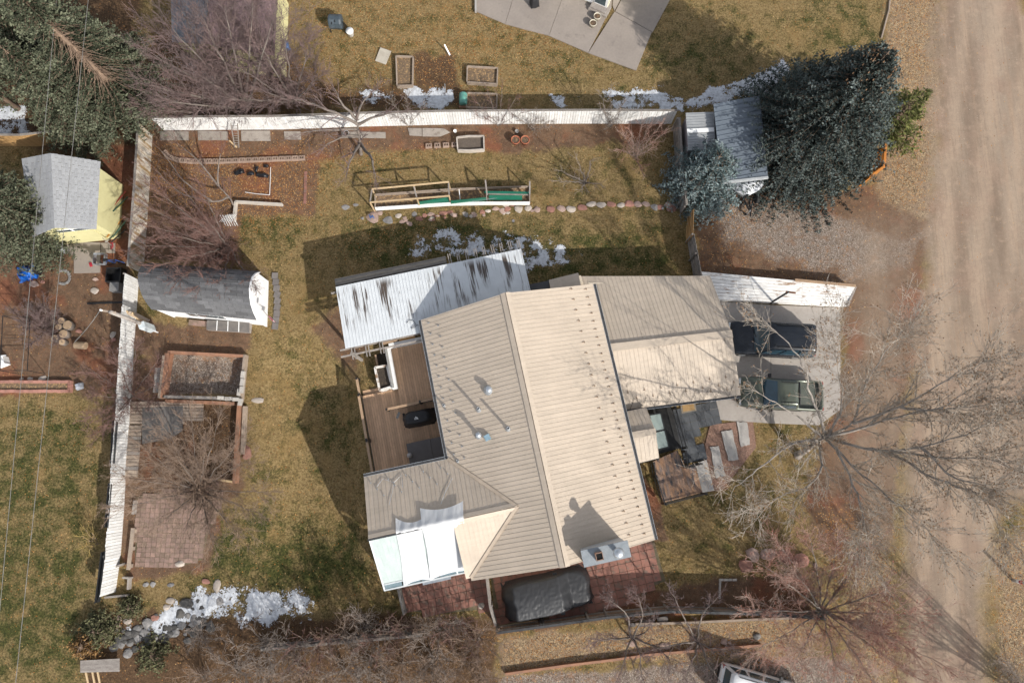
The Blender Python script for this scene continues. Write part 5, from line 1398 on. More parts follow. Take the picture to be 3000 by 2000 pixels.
def bare_tree(name, base, limbs, label, bark, twig, seed=1, maxlev=3, rtrunk=.2, leaves=None, nleaf=0, group='bare deciduous trees', cat='tree', **P):
    """limbs: polylines of (u, v, z) as read off the photograph with the height of each bend; twigs grow from them"""
    rnd = random.Random(seed); PP = dict(rmin=.0055, kids=2, up=.05, ang=.55, ratio=.55, wig=.13, prob=.75, taper=.45, len=1.6); PP.update(P)
    loc = G(*base)
    t = thing(name, loc, label, cat, group)
    out = [[], [], []]; tips = []
    for li, lb in enumerate(limbs):
        pts = [W(*q) if q[2] > 0 else G(q[0], q[1], -.1) for q in lb]
        fine = []
        for i in range(len(pts) - 1):
            a = pts[max(0, i - 1)]; b = pts[i]; c = pts[i + 1]; e = pts[min(len(pts) - 1, i + 2)]
            k = 4
            for j in range(k):
                s = j / k
                fine.append(.5 * ((2 * b) + (c - a) * s + (2 * a - 5 * b + 4 * c - e) * s * s + (3 * b - a - 3 * c + e) * s ** 3))
        fine.append(pts[-1])
        n = len(fine); r0 = rtrunk if (lb[0][2] <= 0.01 or 'limb' not in PP) else PP['limb']
        thick = r0 if (lb[0][2] <= 0.01 or 'limb' in PP) else r0 * max(.35, 1 - lb[0][2] / 14)
        for i in range(n - 1):
            ra, rb = [max(.012, thick * (1 - .9 * (k / (n - 1)) ** .75)) for k in (i, i + 1)]
            a, b = fine[i], fine[i + 1]
            jj = Vector((rnd.gauss(0, .03), rnd.gauss(0, .03), rnd.gauss(0, .03)))
            if i < n - 2: fine[i + 1] = b = b + jj
            out[0].append((*a, *b, ra, rb))
            if i >= n * PP.get('start', .22):
                d = (b - a).normalized(); dn = PP['thin'].get(li, 1.0) if 'thin' in PP else 1.0
                for _ in range(PP['kids'] + (1 if i > n * .5 else 0)):
                    if rnd.random() < PP['prob'] * dn:
                        c = jig(tuple(d), PP['ang'], rnd); s = rnd.random(); q = a.lerp(b, s)
                        grow(out, tips, tuple(q), c, PP['len'] * (.6 + .7 * rnd.random()), max(.010, ra * .45), 1, maxlev, rnd, PP)
        grow(out, tips, tuple(fine[-1]), tuple((fine[-1] - fine[-2]).normalized()), PP['len'], .014, 1, maxlev, rnd, PP)
    link('trunk', seg_mesh('trunk', out[0], loc, 6), bark, t, True)
    link('crown', seg_mesh('crown', out[1] + out[2], loc, 3), twig, t)
    if leaves and nleaf and tips:
        V = []; F = []
        for i in range(nleaf):
            p, d = tips[rnd.randrange(len(tips))]
            c = Vector(p) - loc - Vector(d) * rnd.random() * .25 + Vector((rnd.gauss(0, .04), rnd.gauss(0, .04), rnd.gauss(0, .04)))
            a = Vector((rnd.gauss(0, 1), rnd.gauss(0, 1), rnd.gauss(0, .5))).normalized() * rnd.uniform(.03, .055)
            b = Vector((rnd.gauss(0, 1), rnd.gauss(0, 1), rnd.gauss(0, .5))).normalized() * rnd.uniform(.02, .04)
            k = len(V); V += [c - a, c + b, c + a, c - b]; F.append((k, k + 1, k + 2, k + 3))
        me = quad_mesh('leaves', np.array([tuple(v) for v in V]), np.array(F)); link('leaves', me, leaves, t)
    return t
BK_PALE = pm('pale_bark', (.36, .32, .28, 1), (.20, .175, .155, 1), 3, .9, .3, fine=.2)
TW_PALE = pm('pale_twigs', (.42, .37, .315, 1), (.29, .245, .20, 1), 2, .9)
BK_GREY = pm('grey_bark', (.20, .165, .14, 1), (.13, .11, .095, 1), 3, .9, .3, fine=.2)
TW_RED = pm('reddish_twigs', (.20, .105, .085, 1), (.15, .095, .08, 1), 1.2, .85)
TW_MAUVE = pm('mauve_twigs', (.19, .125, .115, 1), (.14, .105, .10, 1), 1.0, .85)
TW_BROWN = pm('brown_twigs', (.29, .20, .14, 1), (.20, .145, .11, 1), 1.2, .85)
TW_GREY = pm('grey_twigs', (.27, .22, .185, 1), (.19, .155, .13, 1), 1.2, .85)
TW_CRIM = pm('crimson_twigs', (.33, .155, .115, 1), (.38, .29, .24, 1), .8, .85)
LEAF_BR = pm('brown_leaves', (.24, .14, .07, 1), (.16, .095, .05, 1), 3, .9)
LEAF_RD = pm('red_bud_leaves', (.26, .09, .06, 1), (.19, .08, .055, 1), 2, .9)

bare_tree('cottonwood', (2338, 1335), [
    [(2338, 1335, 0), (2375, 1308, 2.0), (2420, 1280, 3.6)],
    [(2420, 1280, 3.6), (2468, 1190, 6), (2455, 1090, 8), (2442, 985, 9.5)],
    [(2420, 1280, 3.6), (2500, 1235, 5), (2530, 1140, 7), (2590, 1035, 9), (2650, 965, 10)],
    [(2500, 1240, 5), (2640, 1190, 7), (2790, 1105, 9), (2890, 1060, 10)],
    [(2430, 1278, 4), (2560, 1243, 5.5), (2700, 1205, 7), (2850, 1190, 8.5), (2960, 1178, 9.5)],
    [(2420, 1280, 3.6), (2560, 1318, 6), (2700, 1310, 7.5), (2870, 1258, 9), (2990, 1195, 10)],
    [(2540, 1315, 5.5), (2640, 1325, 6.5), (2770, 1342, 7.8), (2890, 1345, 9), (3010, 1392, 10)],
    [(2420, 1285, 3.6), (2520, 1385, 5), (2640, 1482, 7), (2720, 1555, 8)],
    [(2400, 1292, 3), (2406, 1360, 4), (2395, 1392, 4.6), (2355, 1430, 5.5), (2290, 1452, 6.5), (2240, 1490, 7)],
    [(2400, 1290, 3), (2335, 1295, 4.5), (2250, 1352, 6), (2190, 1400, 7.5), (2150, 1430, 8)],
    [(2410, 1280, 3.3), (2350, 1230, 5), (2290, 1190, 6.5), (2225, 1152, 8)],
    [(2420, 1272, 3.6), (2385, 1180, 6), (2362, 1090, 7.5), (2310, 1005, 8.5), (2262, 962, 9)],
    [(2600, 1322, 6), (2740, 1402, 8), (2870, 1452, 9), (2930, 1560, 10)],
    [(2450, 1310, 4.5), (2500, 1420, 6), (2530, 1520, 7), (2520, 1590, 7.5)],
    [(2700, 1312, 7.5), (2800, 1400, 8.5), (2900, 1420, 9.5)],
    [(2640, 1192, 7), (2740, 1200, 8), (2860, 1130, 9.5)]],
    'tall pale barked tree spreading over the driveway and the dirt road', BK_PALE, TW_PALE, 3, 3, .27, LEAF_BR, 13000, kids=2, prob=.86, len=1.95, rmin=.006, ang=.5, limb=.085, start=.12, thin={8: .45, 9: .4, 10: .2, 11: .22})
bare_tree('red_twig_willow', (2405, 1785), [[(2405, 1785, 0), (2408, 1788, .8), ((2408 + u) / 2 + 4, (1788 + v) / 2, z * .55), (u, v, z)] for u, v, z in
    ((2235, 1655, 4), (2290, 1605, 4), (2370, 1570, 4), (2450, 1595, 4), (2520, 1630, 4), (2600, 1730, 5), (2680, 1800, 5.5), (2735, 1930, 6), (2650, 1965, 6), (2560, 2000, 6), (2450, 1965, 5), (2330, 1930, 4.5), (2225, 1900, 4), (2205, 1790, 4), (2330, 1680, 4), (2580, 1860, 5.5), (2640, 1880, 5.6))],
    'red twigged willow with many stems at the south corner of the road', BK_PALE, TW_CRIM, 5, 3, .09, LEAF_RD, 3000, kids=2, len=1.45, prob=.9, ang=.42, start=.36)
def radial(base, ends, split=.6, zs=.7):
    u0, v0 = base
    return [[(u0, v0, 0), (u0 + (u - u0) * .12, v0 + (v - v0) * .12, split), ((u0 + u) / 2, (v0 + v) / 2, z * zs), (u, v, z)] for u, v, z in ends]
bare_tree('thicket_tree', (720, 318), radial((720, 318), ((440, 250, 5), (450, 160, 6), (510, 90, 7), (590, 50, 7.5), (660, 20, 8), (740, 10, 8), (800, 60, 7.5), (560, 200, 6), (620, 240, 5), (500, 300, 4.5))), 'largest bare tree of the thicket by the yellow house', BK_GREY, TW_MAUVE, 8, 3, .16, kids=2, len=1.5, prob=.8, ang=.5)
bare_tree('thicket_tree', (600, 330), radial((600, 330), ((420, 320, 3.5), (440, 270, 4.5), (520, 230, 5), (590, 240, 5), (650, 270, 4), (500, 330, 3))), 'low bare tree in the thicket along the white fence', BK_GREY, TW_MAUVE, 9, 3, .1, kids=2, len=1.2, prob=.8, ang=.5)
bare_tree('thicket_tree', (860, 300), radial((860, 300), ((700, 200, 5), (760, 130, 6), (830, 90, 6.5), (900, 150, 5), (930, 230, 4.5), (780, 270, 4), (680, 290, 4))), 'bare tree at the lawn side of the thicket', BK_GREY, TW_MAUVE, 10, 3, .13, kids=2, len=1.4, prob=.75, ang=.5)
bare_tree('thicket_tree', (640, 235), radial((640, 235), ((450, 90, 5), (520, 10, 6), (600, -40, 7), (690, -30, 7), (740, 40, 6), (560, 120, 6), (640, 90, 6.5), (700, 130, 5.5))), 'bare tree right before the mauve roof', BK_GREY, TW_MAUVE, 108, 3, .11, kids=2, len=1.5, prob=.85, ang=.5)
bare_tree('thicket_tree', (790, 225), radial((790, 225), ((680, 60, 6), (740, 0, 7), (810, -20, 7), (860, 60, 6), (900, 120, 5), (760, 110, 6))), 'bare tree at the yellow gable wall', BK_GREY, TW_MAUVE, 109, 3, .10, kids=2, len=1.4, prob=.85, ang=.5)
bare_tree('garden_tree', (1058, 452), [[(1058, 452, 0), (1055, 420, 1.2), (1048, 365, 2.4), (1042, 330, 3)], [(1048, 365, 2.4), (980, 330, 3.5), (900, 300, 4.2), (860, 290, 4.5)], [(1045, 350, 2.6), (1000, 300, 4), (980, 260, 4.6)], [(1045, 345, 2.6), (1060, 300, 4), (1090, 270, 4.6)], [(1048, 365, 2.4), (1110, 340, 3.4), (1190, 325, 4)], [(1052, 400, 1.6), (1010, 400, 3), (950, 430, 3.6)], [(1054, 420, 1.2), (1030, 460, 2.6), (1010, 520, 3)], [(1054, 420, 1.2), (1090, 470, 2.6), (1100, 530, 2.8)], [(1050, 380, 2), (960, 380, 3), (880, 390, 3.4)]],
    'bare garden tree with dark trunk beside the white fence', BK_GREY, TW_MAUVE, 12, 3, .14, kids=1, len=1.2, prob=.75)
bare_tree('leaning_tree', (692, 612), [[(692, 612, 0), (672, 578, .8), (640, 545, 1.6), (590, 500, 2.6)], [(672, 578, .8), (620, 590, 1.6), (520, 560, 2.6), (460, 500, 3)], [(640, 545, 1.6), (580, 470, 3), (520, 420, 3.4)], [(640, 545, 1.6), (640, 480, 2.8), (650, 440, 3.2)], [(620, 590, 1.6), (540, 530, 2.8), (470, 440, 3.3)]],
    'leaning bare tree with forked pale trunk in the garden bed', BK_GREY, TW_RED, 14, 3, .085, kids=1, len=1.1, prob=.65)
bare_tree('shed_tree', (672, 725), radial((672, 725), ((432, 660, 4), (440, 610, 4.5), (480, 575, 4.8), (540, 560, 5), (600, 570, 5), (425, 720, 4), (470, 775, 4), (530, 815, 3.6), (590, 835, 3.4), (650, 830, 3), (735, 830, 3), (570, 640, 5), (620, 660, 5), (500, 690, 4.6), (560, 750, 4))), 'bare reddish tree reaching over the white shed roof', BK_GREY, TW_RED, 15, 3, .09, kids=2, len=1.1, prob=.75, ang=.45)
bare_tree('fence_shrub', (385, 1160), radial((385, 1160), ((275, 1090, 2.6), (280, 1160, 2.6), (270, 1220, 2.5), (300, 1265, 2.2), (330, 1030, 2.8), (400, 1020, 2.8), (460, 1060, 2.5), (480, 1120, 2.2), (440, 1180, 2), (340, 1240, 2.4)), .3), 'bare reddish shrub growing through the white west fence', BK_GREY, TW_RED, 16, 3, .05, cat='shrub', group='bare shrubs', kids=2, len=.8, prob=.75)
bare_tree('patio_shrub', (585, 1435), radial((585, 1435), ((380, 1400, 3), (380, 1480, 3), (430, 1320, 3.4), (480, 1250, 3.6), (560, 1225, 3.6), (640, 1230, 3.4), (700, 1290, 3), (720, 1350, 2.6), (780, 1440, 2.4), (750, 1500, 2.4), (690, 1560, 2.4), (620, 1580, 2.4), (540, 1560, 2.6), (460, 1540, 2.8), (520, 1340, 3.6), (600, 1330, 3.6), (460, 1400, 3.2)), .3), 'wide bare brown shrub above the brick patio', BK_GREY, TW_BROWN, 18, 3, .07, cat='shrub', group='bare shrubs', kids=2, len=1.25, prob=.76)
bare_tree('small_tree', (1715, 535), radial((1715, 535), ((1640, 500, 1.8), (1690, 465, 2.2), (1735, 470, 2), (1760, 540, 1.6), (1630, 530, 1.6), (1700, 560, 1.4))), 'little dark bare tree on the north lawn', BK_GREY, TW_GREY, 19, 2, .07, kids=1, len=.6, prob=.6)
bare_tree('coppiced_shrub', (1862, 458), radial((1862, 458), ((1900, 370, 2.4), (1935, 365, 2.6), (1945, 390, 2.4), (1880, 360, 2.2), (1830, 400, 2), (1820, 440, 1.8), (1880, 500, 1.4), (1900, 440, 2), (1850, 390, 2))), 'coppiced shrub with orange shoots by the garden corner', BK_GREY, TW_CRIM, 20, 2, .045, cat='shrub', group='bare shrubs', kids=2, len=.7, prob=.7)
for b, e, lab, sd in (((1196, 368), ((1150, 300, 2.4), (1190, 290, 2.6), (1240, 320, 2.2), (1160, 340, 2)), 'thin bare shrub against the white fence near the garden tree', 21),
                      ((1462, 368), ((1395, 300, 2.2), (1430, 270, 2.5), (1470, 262, 2.6), (1510, 290, 2.3), (1530, 330, 2), (1400, 340, 1.8)), 'rounded reddish shrub against the white fence', 22),
                      ((1788, 372), ((1762, 285, 2.4), (1790, 275, 2.5), (1820, 310, 2.2), (1770, 330, 2), (1812, 340, 2)), 'upright pale shrub near the end of the white fence', 23),
                      ((1560, 380), ((1530, 355, 1.2), (1570, 350, 1.3), (1600, 360, 1.2), (1620, 370, 1)), 'low twiggy shrub in the bed behind the clay pots', 24)):
    bare_tree('wall_shrub', b, radial(b, e, .2), lab, BK_GREY, TW_GREY if sd != 22 else TW_RED, sd, 3, .03, cat='shrub', group='bare shrubs', kids=1, len=.6, prob=.75)
hedge = (((850, 1900), 26, 1.9), ((770, 1880), 25, 1.8), ((930, 1890), 27, 2.0), ((1010, 1850), 28, 2.2), ((1075, 1830), 29, 2.5), ((1140, 1850), 30, 2.3), ((1215, 1835), 31, 2.3), ((1290, 1840), 32, 2.4), ((1345, 1830), 33, 2.3), ((1405, 1870), 34, 2.2), ((1090, 1930), 35, 2.4), ((1180, 1940), 36, 2.5), ((1270, 1930), 37, 2.5), ((1360, 1940), 38, 2.4), ((1010, 1960), 39, 2.2), ((900, 1970), 40, 2.0), ((700, 1960), 41, 1.8), ((1420, 1990), 42, 2.2), ((800, 1970), 43, 1.8), ((600, 1980), 44, 1.5), ((1130, 2000), 45, 2.2), ((1300, 2010), 46, 2.2))
for k, (b, sd, h) in enumerate(hedge):
    rr = random.Random(sd); ends = []
    for i in range(8):
        a = i / 8 * 2 * math.pi + rr.random(); R_ = rr.uniform(35, 75); ends.append((b[0] + R_ * math.cos(a) - (1500 - b[0]) * .02, b[1] + R_ * math.sin(a) * .9 + 18, h * rr.uniform(.75, 1.1)))
    rowk = sorted(q[0][0] for q in hedge if (q[0][1] < 1900) == (b[1] < 1900)); od = ('first', 'second', 'third', 'fourth', 'fifth', 'sixth', 'seventh', 'eighth', 'ninth', 'tenth', 'eleventh', 'twelfth', 'thirteenth')[rowk.index(b[0])]
    bare_tree('hedge_shrub', b, radial(b, ends, .2), od + ' bare shrub from the left in the ' + ('upper' if b[1] < 1900 else 'lower') + ' row of the southern thicket', TW_GREY, (TW_BROWN, TW_GREY, TW_RED)[k % 3] if b[1] < 1900 else (TW_GREY, TW_BROWN)[k % 2], sd, 3, .034, cat='shrub', group='thicket along the southern boundary', kids=1, len=.8, prob=.62, rmin=.008)
bare_tree('orchard_tree', (1842, 1862), [[(1842, 1862, 0), (1850, 1866, .9), (1858, 1872, 1.4)], [(1850, 1866, .9), (1890, 1850, 1.6), (1910, 1830, 2.2)], [(1850, 1866, .9), (1830, 1790, 2.4), (1780, 1755, 3)], [(1855, 1868, 1.2), (1880, 1800, 2.6), (1870, 1750, 3)], [(1855, 1868, 1.2), (1830, 1920, 2.2), (1815, 1990, 2.6)], [(1855, 1868, 1.2), (1875, 1920, 2.2), (1880, 2000, 2.6)], [(1850, 1866, .9), (1790, 1870, 1.8), (1740, 1880, 2.2)], [(1855, 1868, 1.2), (1930, 1900, 2), (1960, 1930, 2.4)]],
    'bare fruit tree with dark trunk on the leafy southern strip', BK_GREY, TW_MAUVE, 50, 3, .075, kids=2, len=.8, prob=.7)
bare_tree('orchard_tree', (2030, 1870), [[(2030, 1870, 0), (2040, 1876, .9), (2046, 1880, 1.3)], [(2040, 1876, .9), (2000, 1800, 2.4), (1970, 1740, 3)], [(2040, 1876, .9), (2060, 1800, 2.4), (2100, 1750, 3)], [(2044, 1878, 1.2), (2090, 1900, 2), (2140, 1900, 2.4)], [(2044, 1878, 1.2), (2030, 1930, 2.2), (2010, 1990, 2.6)], [(2044, 1878, 1.2), (2080, 1950, 2.4), (2110, 2000, 2.8)], [(2040, 1876, .9), (1970, 1890, 1.9), (1920, 1900, 2.3)]],
    'bare fruit tree beside the red willow on the southern strip', BK_GREY, TW_MAUVE, 51, 3, .075, kids=2, len=.8, prob=.7)
bare_tree('thorn_bush', (140, 965), radial((140, 965), ((90, 900, 1.6), (130, 890, 1.7), (160, 920, 1.6), (70, 950, 1.5), (100, 1000, 1.3), (160, 1000, 1.2), (50, 920, 1.4), (110, 930, 1.8)), .2), 'dense thorny bush beside the log rounds', BK_GREY, TW_MAUVE, 52, 3, .03, cat='shrub', group='bare shrubs', kids=2, len=.6, prob=.8)
bare_tree('yellow_willow_shrub', (288, 1595), radial((288, 1595), ((240, 1570, 1), (250, 1550, 1.1), (262, 1610, 1), (245, 1600, .9), (270, 1560, 1.1)), .15), 'small yellow stemmed shrub outside the white fence', TW_BROWN, pm('yellow_twigs', (.42, .30, .09, 1), (.3, .22, .08, 1), 2, .8), 53, 2, .02, cat='shrub', group='bare shrubs', kids=1, len=.5)
bare_tree('roadside_tree', (3080, 2100), radial((3080, 2100), ((2960, 1960, 6), (3060, 1940, 7), (3200, 2000, 7), (3320, 2150, 7), (3250, 2300, 6), (3120, 2300, 6), (3000, 2180, 6)), 1.2), 'bare tree at the far side of the road, casting its shadow on it', BK_GREY, TW_GREY, 54, 3, .085, kids=2, len=1.6, prob=.75)
bare_tree('cobble_shrub', (590, 1868), radial((590, 1868), ((560, 1840, 1), (590, 1825, 1.1), (640, 1835, 1.1), (650, 1870, .9), (610, 1900, .8), (560, 1890, .8)), .15), 'small pale twisted shrub beside the cobbles', BK_GREY, TW_GREY, 55, 2, .025, cat='shrub', group='bare shrubs', kids=2, len=.5)

# ---------------------------------------------------------------- conifers
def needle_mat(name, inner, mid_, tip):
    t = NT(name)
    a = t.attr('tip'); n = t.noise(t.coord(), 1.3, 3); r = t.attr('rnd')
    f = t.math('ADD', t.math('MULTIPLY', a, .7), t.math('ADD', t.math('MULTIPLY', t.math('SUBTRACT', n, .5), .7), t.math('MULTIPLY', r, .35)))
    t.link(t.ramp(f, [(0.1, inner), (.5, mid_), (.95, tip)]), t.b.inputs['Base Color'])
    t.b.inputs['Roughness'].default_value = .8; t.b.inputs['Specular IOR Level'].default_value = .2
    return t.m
def conifer(name, base, h, Rr, label, mat, seed=1, z0=.5, step=.33, dens=1.0, tufts=.08, bl=.29, bw=.021, droop=.12, cones=0, bare=None, group='conifers', power=.85, lean=(0, 0)):
    rnd = np.random.default_rng(seed); loc = G(*base)
    t = thing(name, loc, label, 'tree', group)
    tr = MB(); tr.tube([loc + Vector((lean[0] * k, lean[1] * k, h * k - .1)) for k in (0, .35, .7, 1)], [.035 * h * .55, .025 * h * .55, .012 * h * .55, .02], 8); obj('trunk', tr, pm('spruce_bark', (.26, .18, .125, 1), (.18, .125, .09, 1), 5, .9, .5, fine=.2) if 'spruce_bark' not in bpy.data.materials else bpy.data.materials['spruce_bark'], t, True)
    V = []; T = []; Rn = []; bs = []; z = z0
    while z < h * .985:
        r = Rr * (1 - (z - z0) / (h - z0)) ** power + .12
        nb = int(r * 2 * math.pi / .52 * dens) + 4
        for k in range(nb):
            az = rnd.random() * 2 * math.pi; rr = r * rnd.uniform(.72, 1.10) * (.84 + .30 * float(vnoise(az * 2.2 + seed, z * 1.1, seed))); zz = z + rnd.uniform(-.12, .12); br = rnd.uniform(-.6, .6)
            if bare and bare[2] < zz < bare[3] and abs((az - bare[0] + math.pi) % (2 * math.pi) - math.pi) < bare[1]:
                if rnd.random() < .5: bs.append((0, 0, zz, math.cos(az) * rr * .8, math.sin(az) * rr * .8, zz - .1, .025, .008))
                continue
            ca, sa = math.cos(az), math.sin(az)
            n = max(3, int(rr / tufts)); tt = (np.arange(n) + rnd.random(n)) / n
            tt = tt[(tt > .15)]
            px, py = ca * rr * tt, sa * rr * tt
            pz = zz - droop * rr * tt ** 1.3 + .10 * rr * np.maximum(0, tt - .7) + rnd.normal(0, .05, len(tt))
            px = px + rnd.normal(0, .06, len(tt)); py = py + rnd.normal(0, .06, len(tt))
            bs.append((0, 0, zz, ca * rr * .9, sa * rr * .9, zz - droop * rr * .85, .02 + .006 * rr, .006))
            for sgn in (-1, 1, 0):
                m_ = len(tt); ang = az + sgn * rnd.uniform(.35, 1.5, m_) + rnd.normal(0, .3, m_)
                ln = bl * (1.15 - .65 * tt) * rnd.uniform(.6, 1.2, m_) * (1 if sgn else .7)
                dx, dy, dz = np.cos(ang) * ln, np.sin(ang) * ln, ln * rnd.uniform(-.35, .6, m_)
                wx, wy = -np.sin(ang) * bw * rnd.uniform(.7, 1.5, m_), np.cos(ang) * bw * rnd.uniform(.7, 1.5, m_)
                tz = rnd.uniform(-.05, .05, m_)
                q = np.stack([np.stack([px, py, pz], -1), np.stack([px + dx * .45 + wx, py + dy * .45 + wy, pz + dz * .4 + .02 + tz], -1),
                              np.stack([px + dx, py + dy, pz + dz], -1), np.stack([px + dx * .45 - wx, py + dy * .45 - wy, pz + dz * .4 + .02 - tz], -1)], 1)
                V.append(q); tp = np.clip(tt, 0, 1)
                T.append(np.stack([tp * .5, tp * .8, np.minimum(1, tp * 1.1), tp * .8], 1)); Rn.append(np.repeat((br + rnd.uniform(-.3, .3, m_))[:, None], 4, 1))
        z += step * (.8 + .4 * rnd.random()) * (1 if z < h * .7 else .75)
    V = np.concatenate(V); T = np.concatenate(T); Rn = np.concatenate(Rn)
    V[:, :, 0] += lean[0] * V[:, :, 2] / h; V[:, :, 1] += lean[1] * V[:, :, 2] / h
    me = quad_mesh('crown', V.reshape(-1, 3), np.arange(len(V) * 4).reshape(-1, 4))
    for nm, A in (('tip', T), ('rnd', Rn)):
        at = me.attributes.new(nm, 'FLOAT', 'POINT'); at.data.foreach_set('value', A.reshape(-1).astype(np.float32))
    link('crown', me, mat, t)
    link('branches', seg_mesh('branches', bs, (0, 0, 0), 3), bpy.data.materials['spruce_bark'], t)
    if cones:
        m = MB()
        for k in range(cones):
            az = rnd.random() * 6.28; zz = h * rnd.uniform(.80, .97); r = (Rr * (1 - zz / h) ** power + .1) * rnd.uniform(.6, 1.0)
            m.lathe(loc + Vector((math.cos(az) * r, math.sin(az) * r, zz)), [(.01, 0), (.035, .03), (.03, .1), (.01, .14)], 5)
        obj('cones', m, pm('spruce_cones', (.30, .18, .10, 1), (.22, .13, .07, 1), 5, .8), t, kind='stuff')
    return t
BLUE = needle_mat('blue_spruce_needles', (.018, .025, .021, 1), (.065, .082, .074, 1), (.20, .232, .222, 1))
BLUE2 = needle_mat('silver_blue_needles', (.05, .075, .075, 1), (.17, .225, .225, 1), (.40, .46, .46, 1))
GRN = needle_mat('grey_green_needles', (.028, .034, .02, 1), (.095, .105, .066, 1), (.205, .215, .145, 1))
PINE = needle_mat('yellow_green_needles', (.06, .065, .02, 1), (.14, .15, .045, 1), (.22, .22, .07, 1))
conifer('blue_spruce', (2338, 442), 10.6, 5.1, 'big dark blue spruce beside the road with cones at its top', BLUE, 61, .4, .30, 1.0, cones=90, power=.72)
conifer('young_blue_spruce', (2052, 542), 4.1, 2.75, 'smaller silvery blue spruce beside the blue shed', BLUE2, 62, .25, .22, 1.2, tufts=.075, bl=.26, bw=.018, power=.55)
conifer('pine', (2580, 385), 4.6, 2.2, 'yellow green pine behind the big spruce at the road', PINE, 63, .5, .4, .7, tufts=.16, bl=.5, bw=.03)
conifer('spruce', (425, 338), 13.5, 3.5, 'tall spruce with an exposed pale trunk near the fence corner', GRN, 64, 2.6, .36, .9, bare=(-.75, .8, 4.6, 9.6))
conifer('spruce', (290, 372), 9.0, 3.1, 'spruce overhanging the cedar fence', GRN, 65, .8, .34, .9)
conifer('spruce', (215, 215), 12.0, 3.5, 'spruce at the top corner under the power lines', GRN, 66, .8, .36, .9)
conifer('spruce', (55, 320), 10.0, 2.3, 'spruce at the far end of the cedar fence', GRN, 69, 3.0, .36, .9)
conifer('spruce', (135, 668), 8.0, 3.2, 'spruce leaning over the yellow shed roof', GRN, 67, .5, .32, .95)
conifer('juniper', (300, 1838), 0.8, 1.25, 'low green juniper at the end of the white fence', needle_mat('juniper_green', (.06, .06, .03, 1), (.13, .13, .065, 1), (.21, .20, .11, 1)), 68, .15, .10, 1.2, tufts=.09, bl=.22, bw=.025, power=.4, group='low junipers')
JUN = bpy.data.materials['juniper_green']
conifer('juniper', (460, 1915), .6, 1.2, 'low juniper below the cobbles', JUN, 70, .12, .09, .55, tufts=.09, bl=.22, bw=.025, power=.4, group='low junipers')
conifer('juniper', (395, 1775), .7, .8, 'small juniper among the rocks', JUN, 72, .1, .08, .55, tufts=.08, bl=.2, bw=.022, power=.4, group='low junipers')
conifer('russet_shrub', (265, 1880), 1.0, .95, 'russet coloured shrub beside the green juniper', needle_mat('russet_needles', (.10, .055, .02, 1), (.26, .15, .06, 1), (.40, .25, .11, 1)), 73, .12, .09, .55, tufts=.09, bl=.22, bw=.02, power=.4, group='low junipers')

# ================================================================== vehicles
def car_paint(name, c, rough=.28, metal=.2):
    t = NT(name); n = t.noise(t.coord(), 2.5, 4)
    t.link(t.mix(t.range(n, .35, .7), c, tuple(x * .82 + .01 for x in c[:3]) + (1,)), t.b.inputs['Base Color'])
    t.b.inputs['Roughness'].default_value = rough; t.b.inputs['Metallic'].default_value = metal
    t.b.inputs['Coat Weight'].default_value = .4; t.b.inputs['Coat Roughness'].default_value = .15
    return t.m
TYRE = pm('tyre_rubber', (.012, .012, .012, 1), (.02, .02, .02, 1), 6, .85)
RIM = pm('wheel_rim', (.40, .41, .42, 1), None, 6, .35, metal=.7)
TAILR = pm('red_lamp', (.35, .015, .012, 1), None, 4, .2)
LAMP = pm('clear_lamp', (.55, .57, .58, 1), None, 4, .15)
BTRIM = pm('black_trim', (.014, .014, .015, 1), None, 5, .5)
AUTOG = pm('tinted_auto_glass', (.010, .035, .055, 1), (.018, .055, .08, 1), .8, .04, spec=.9)
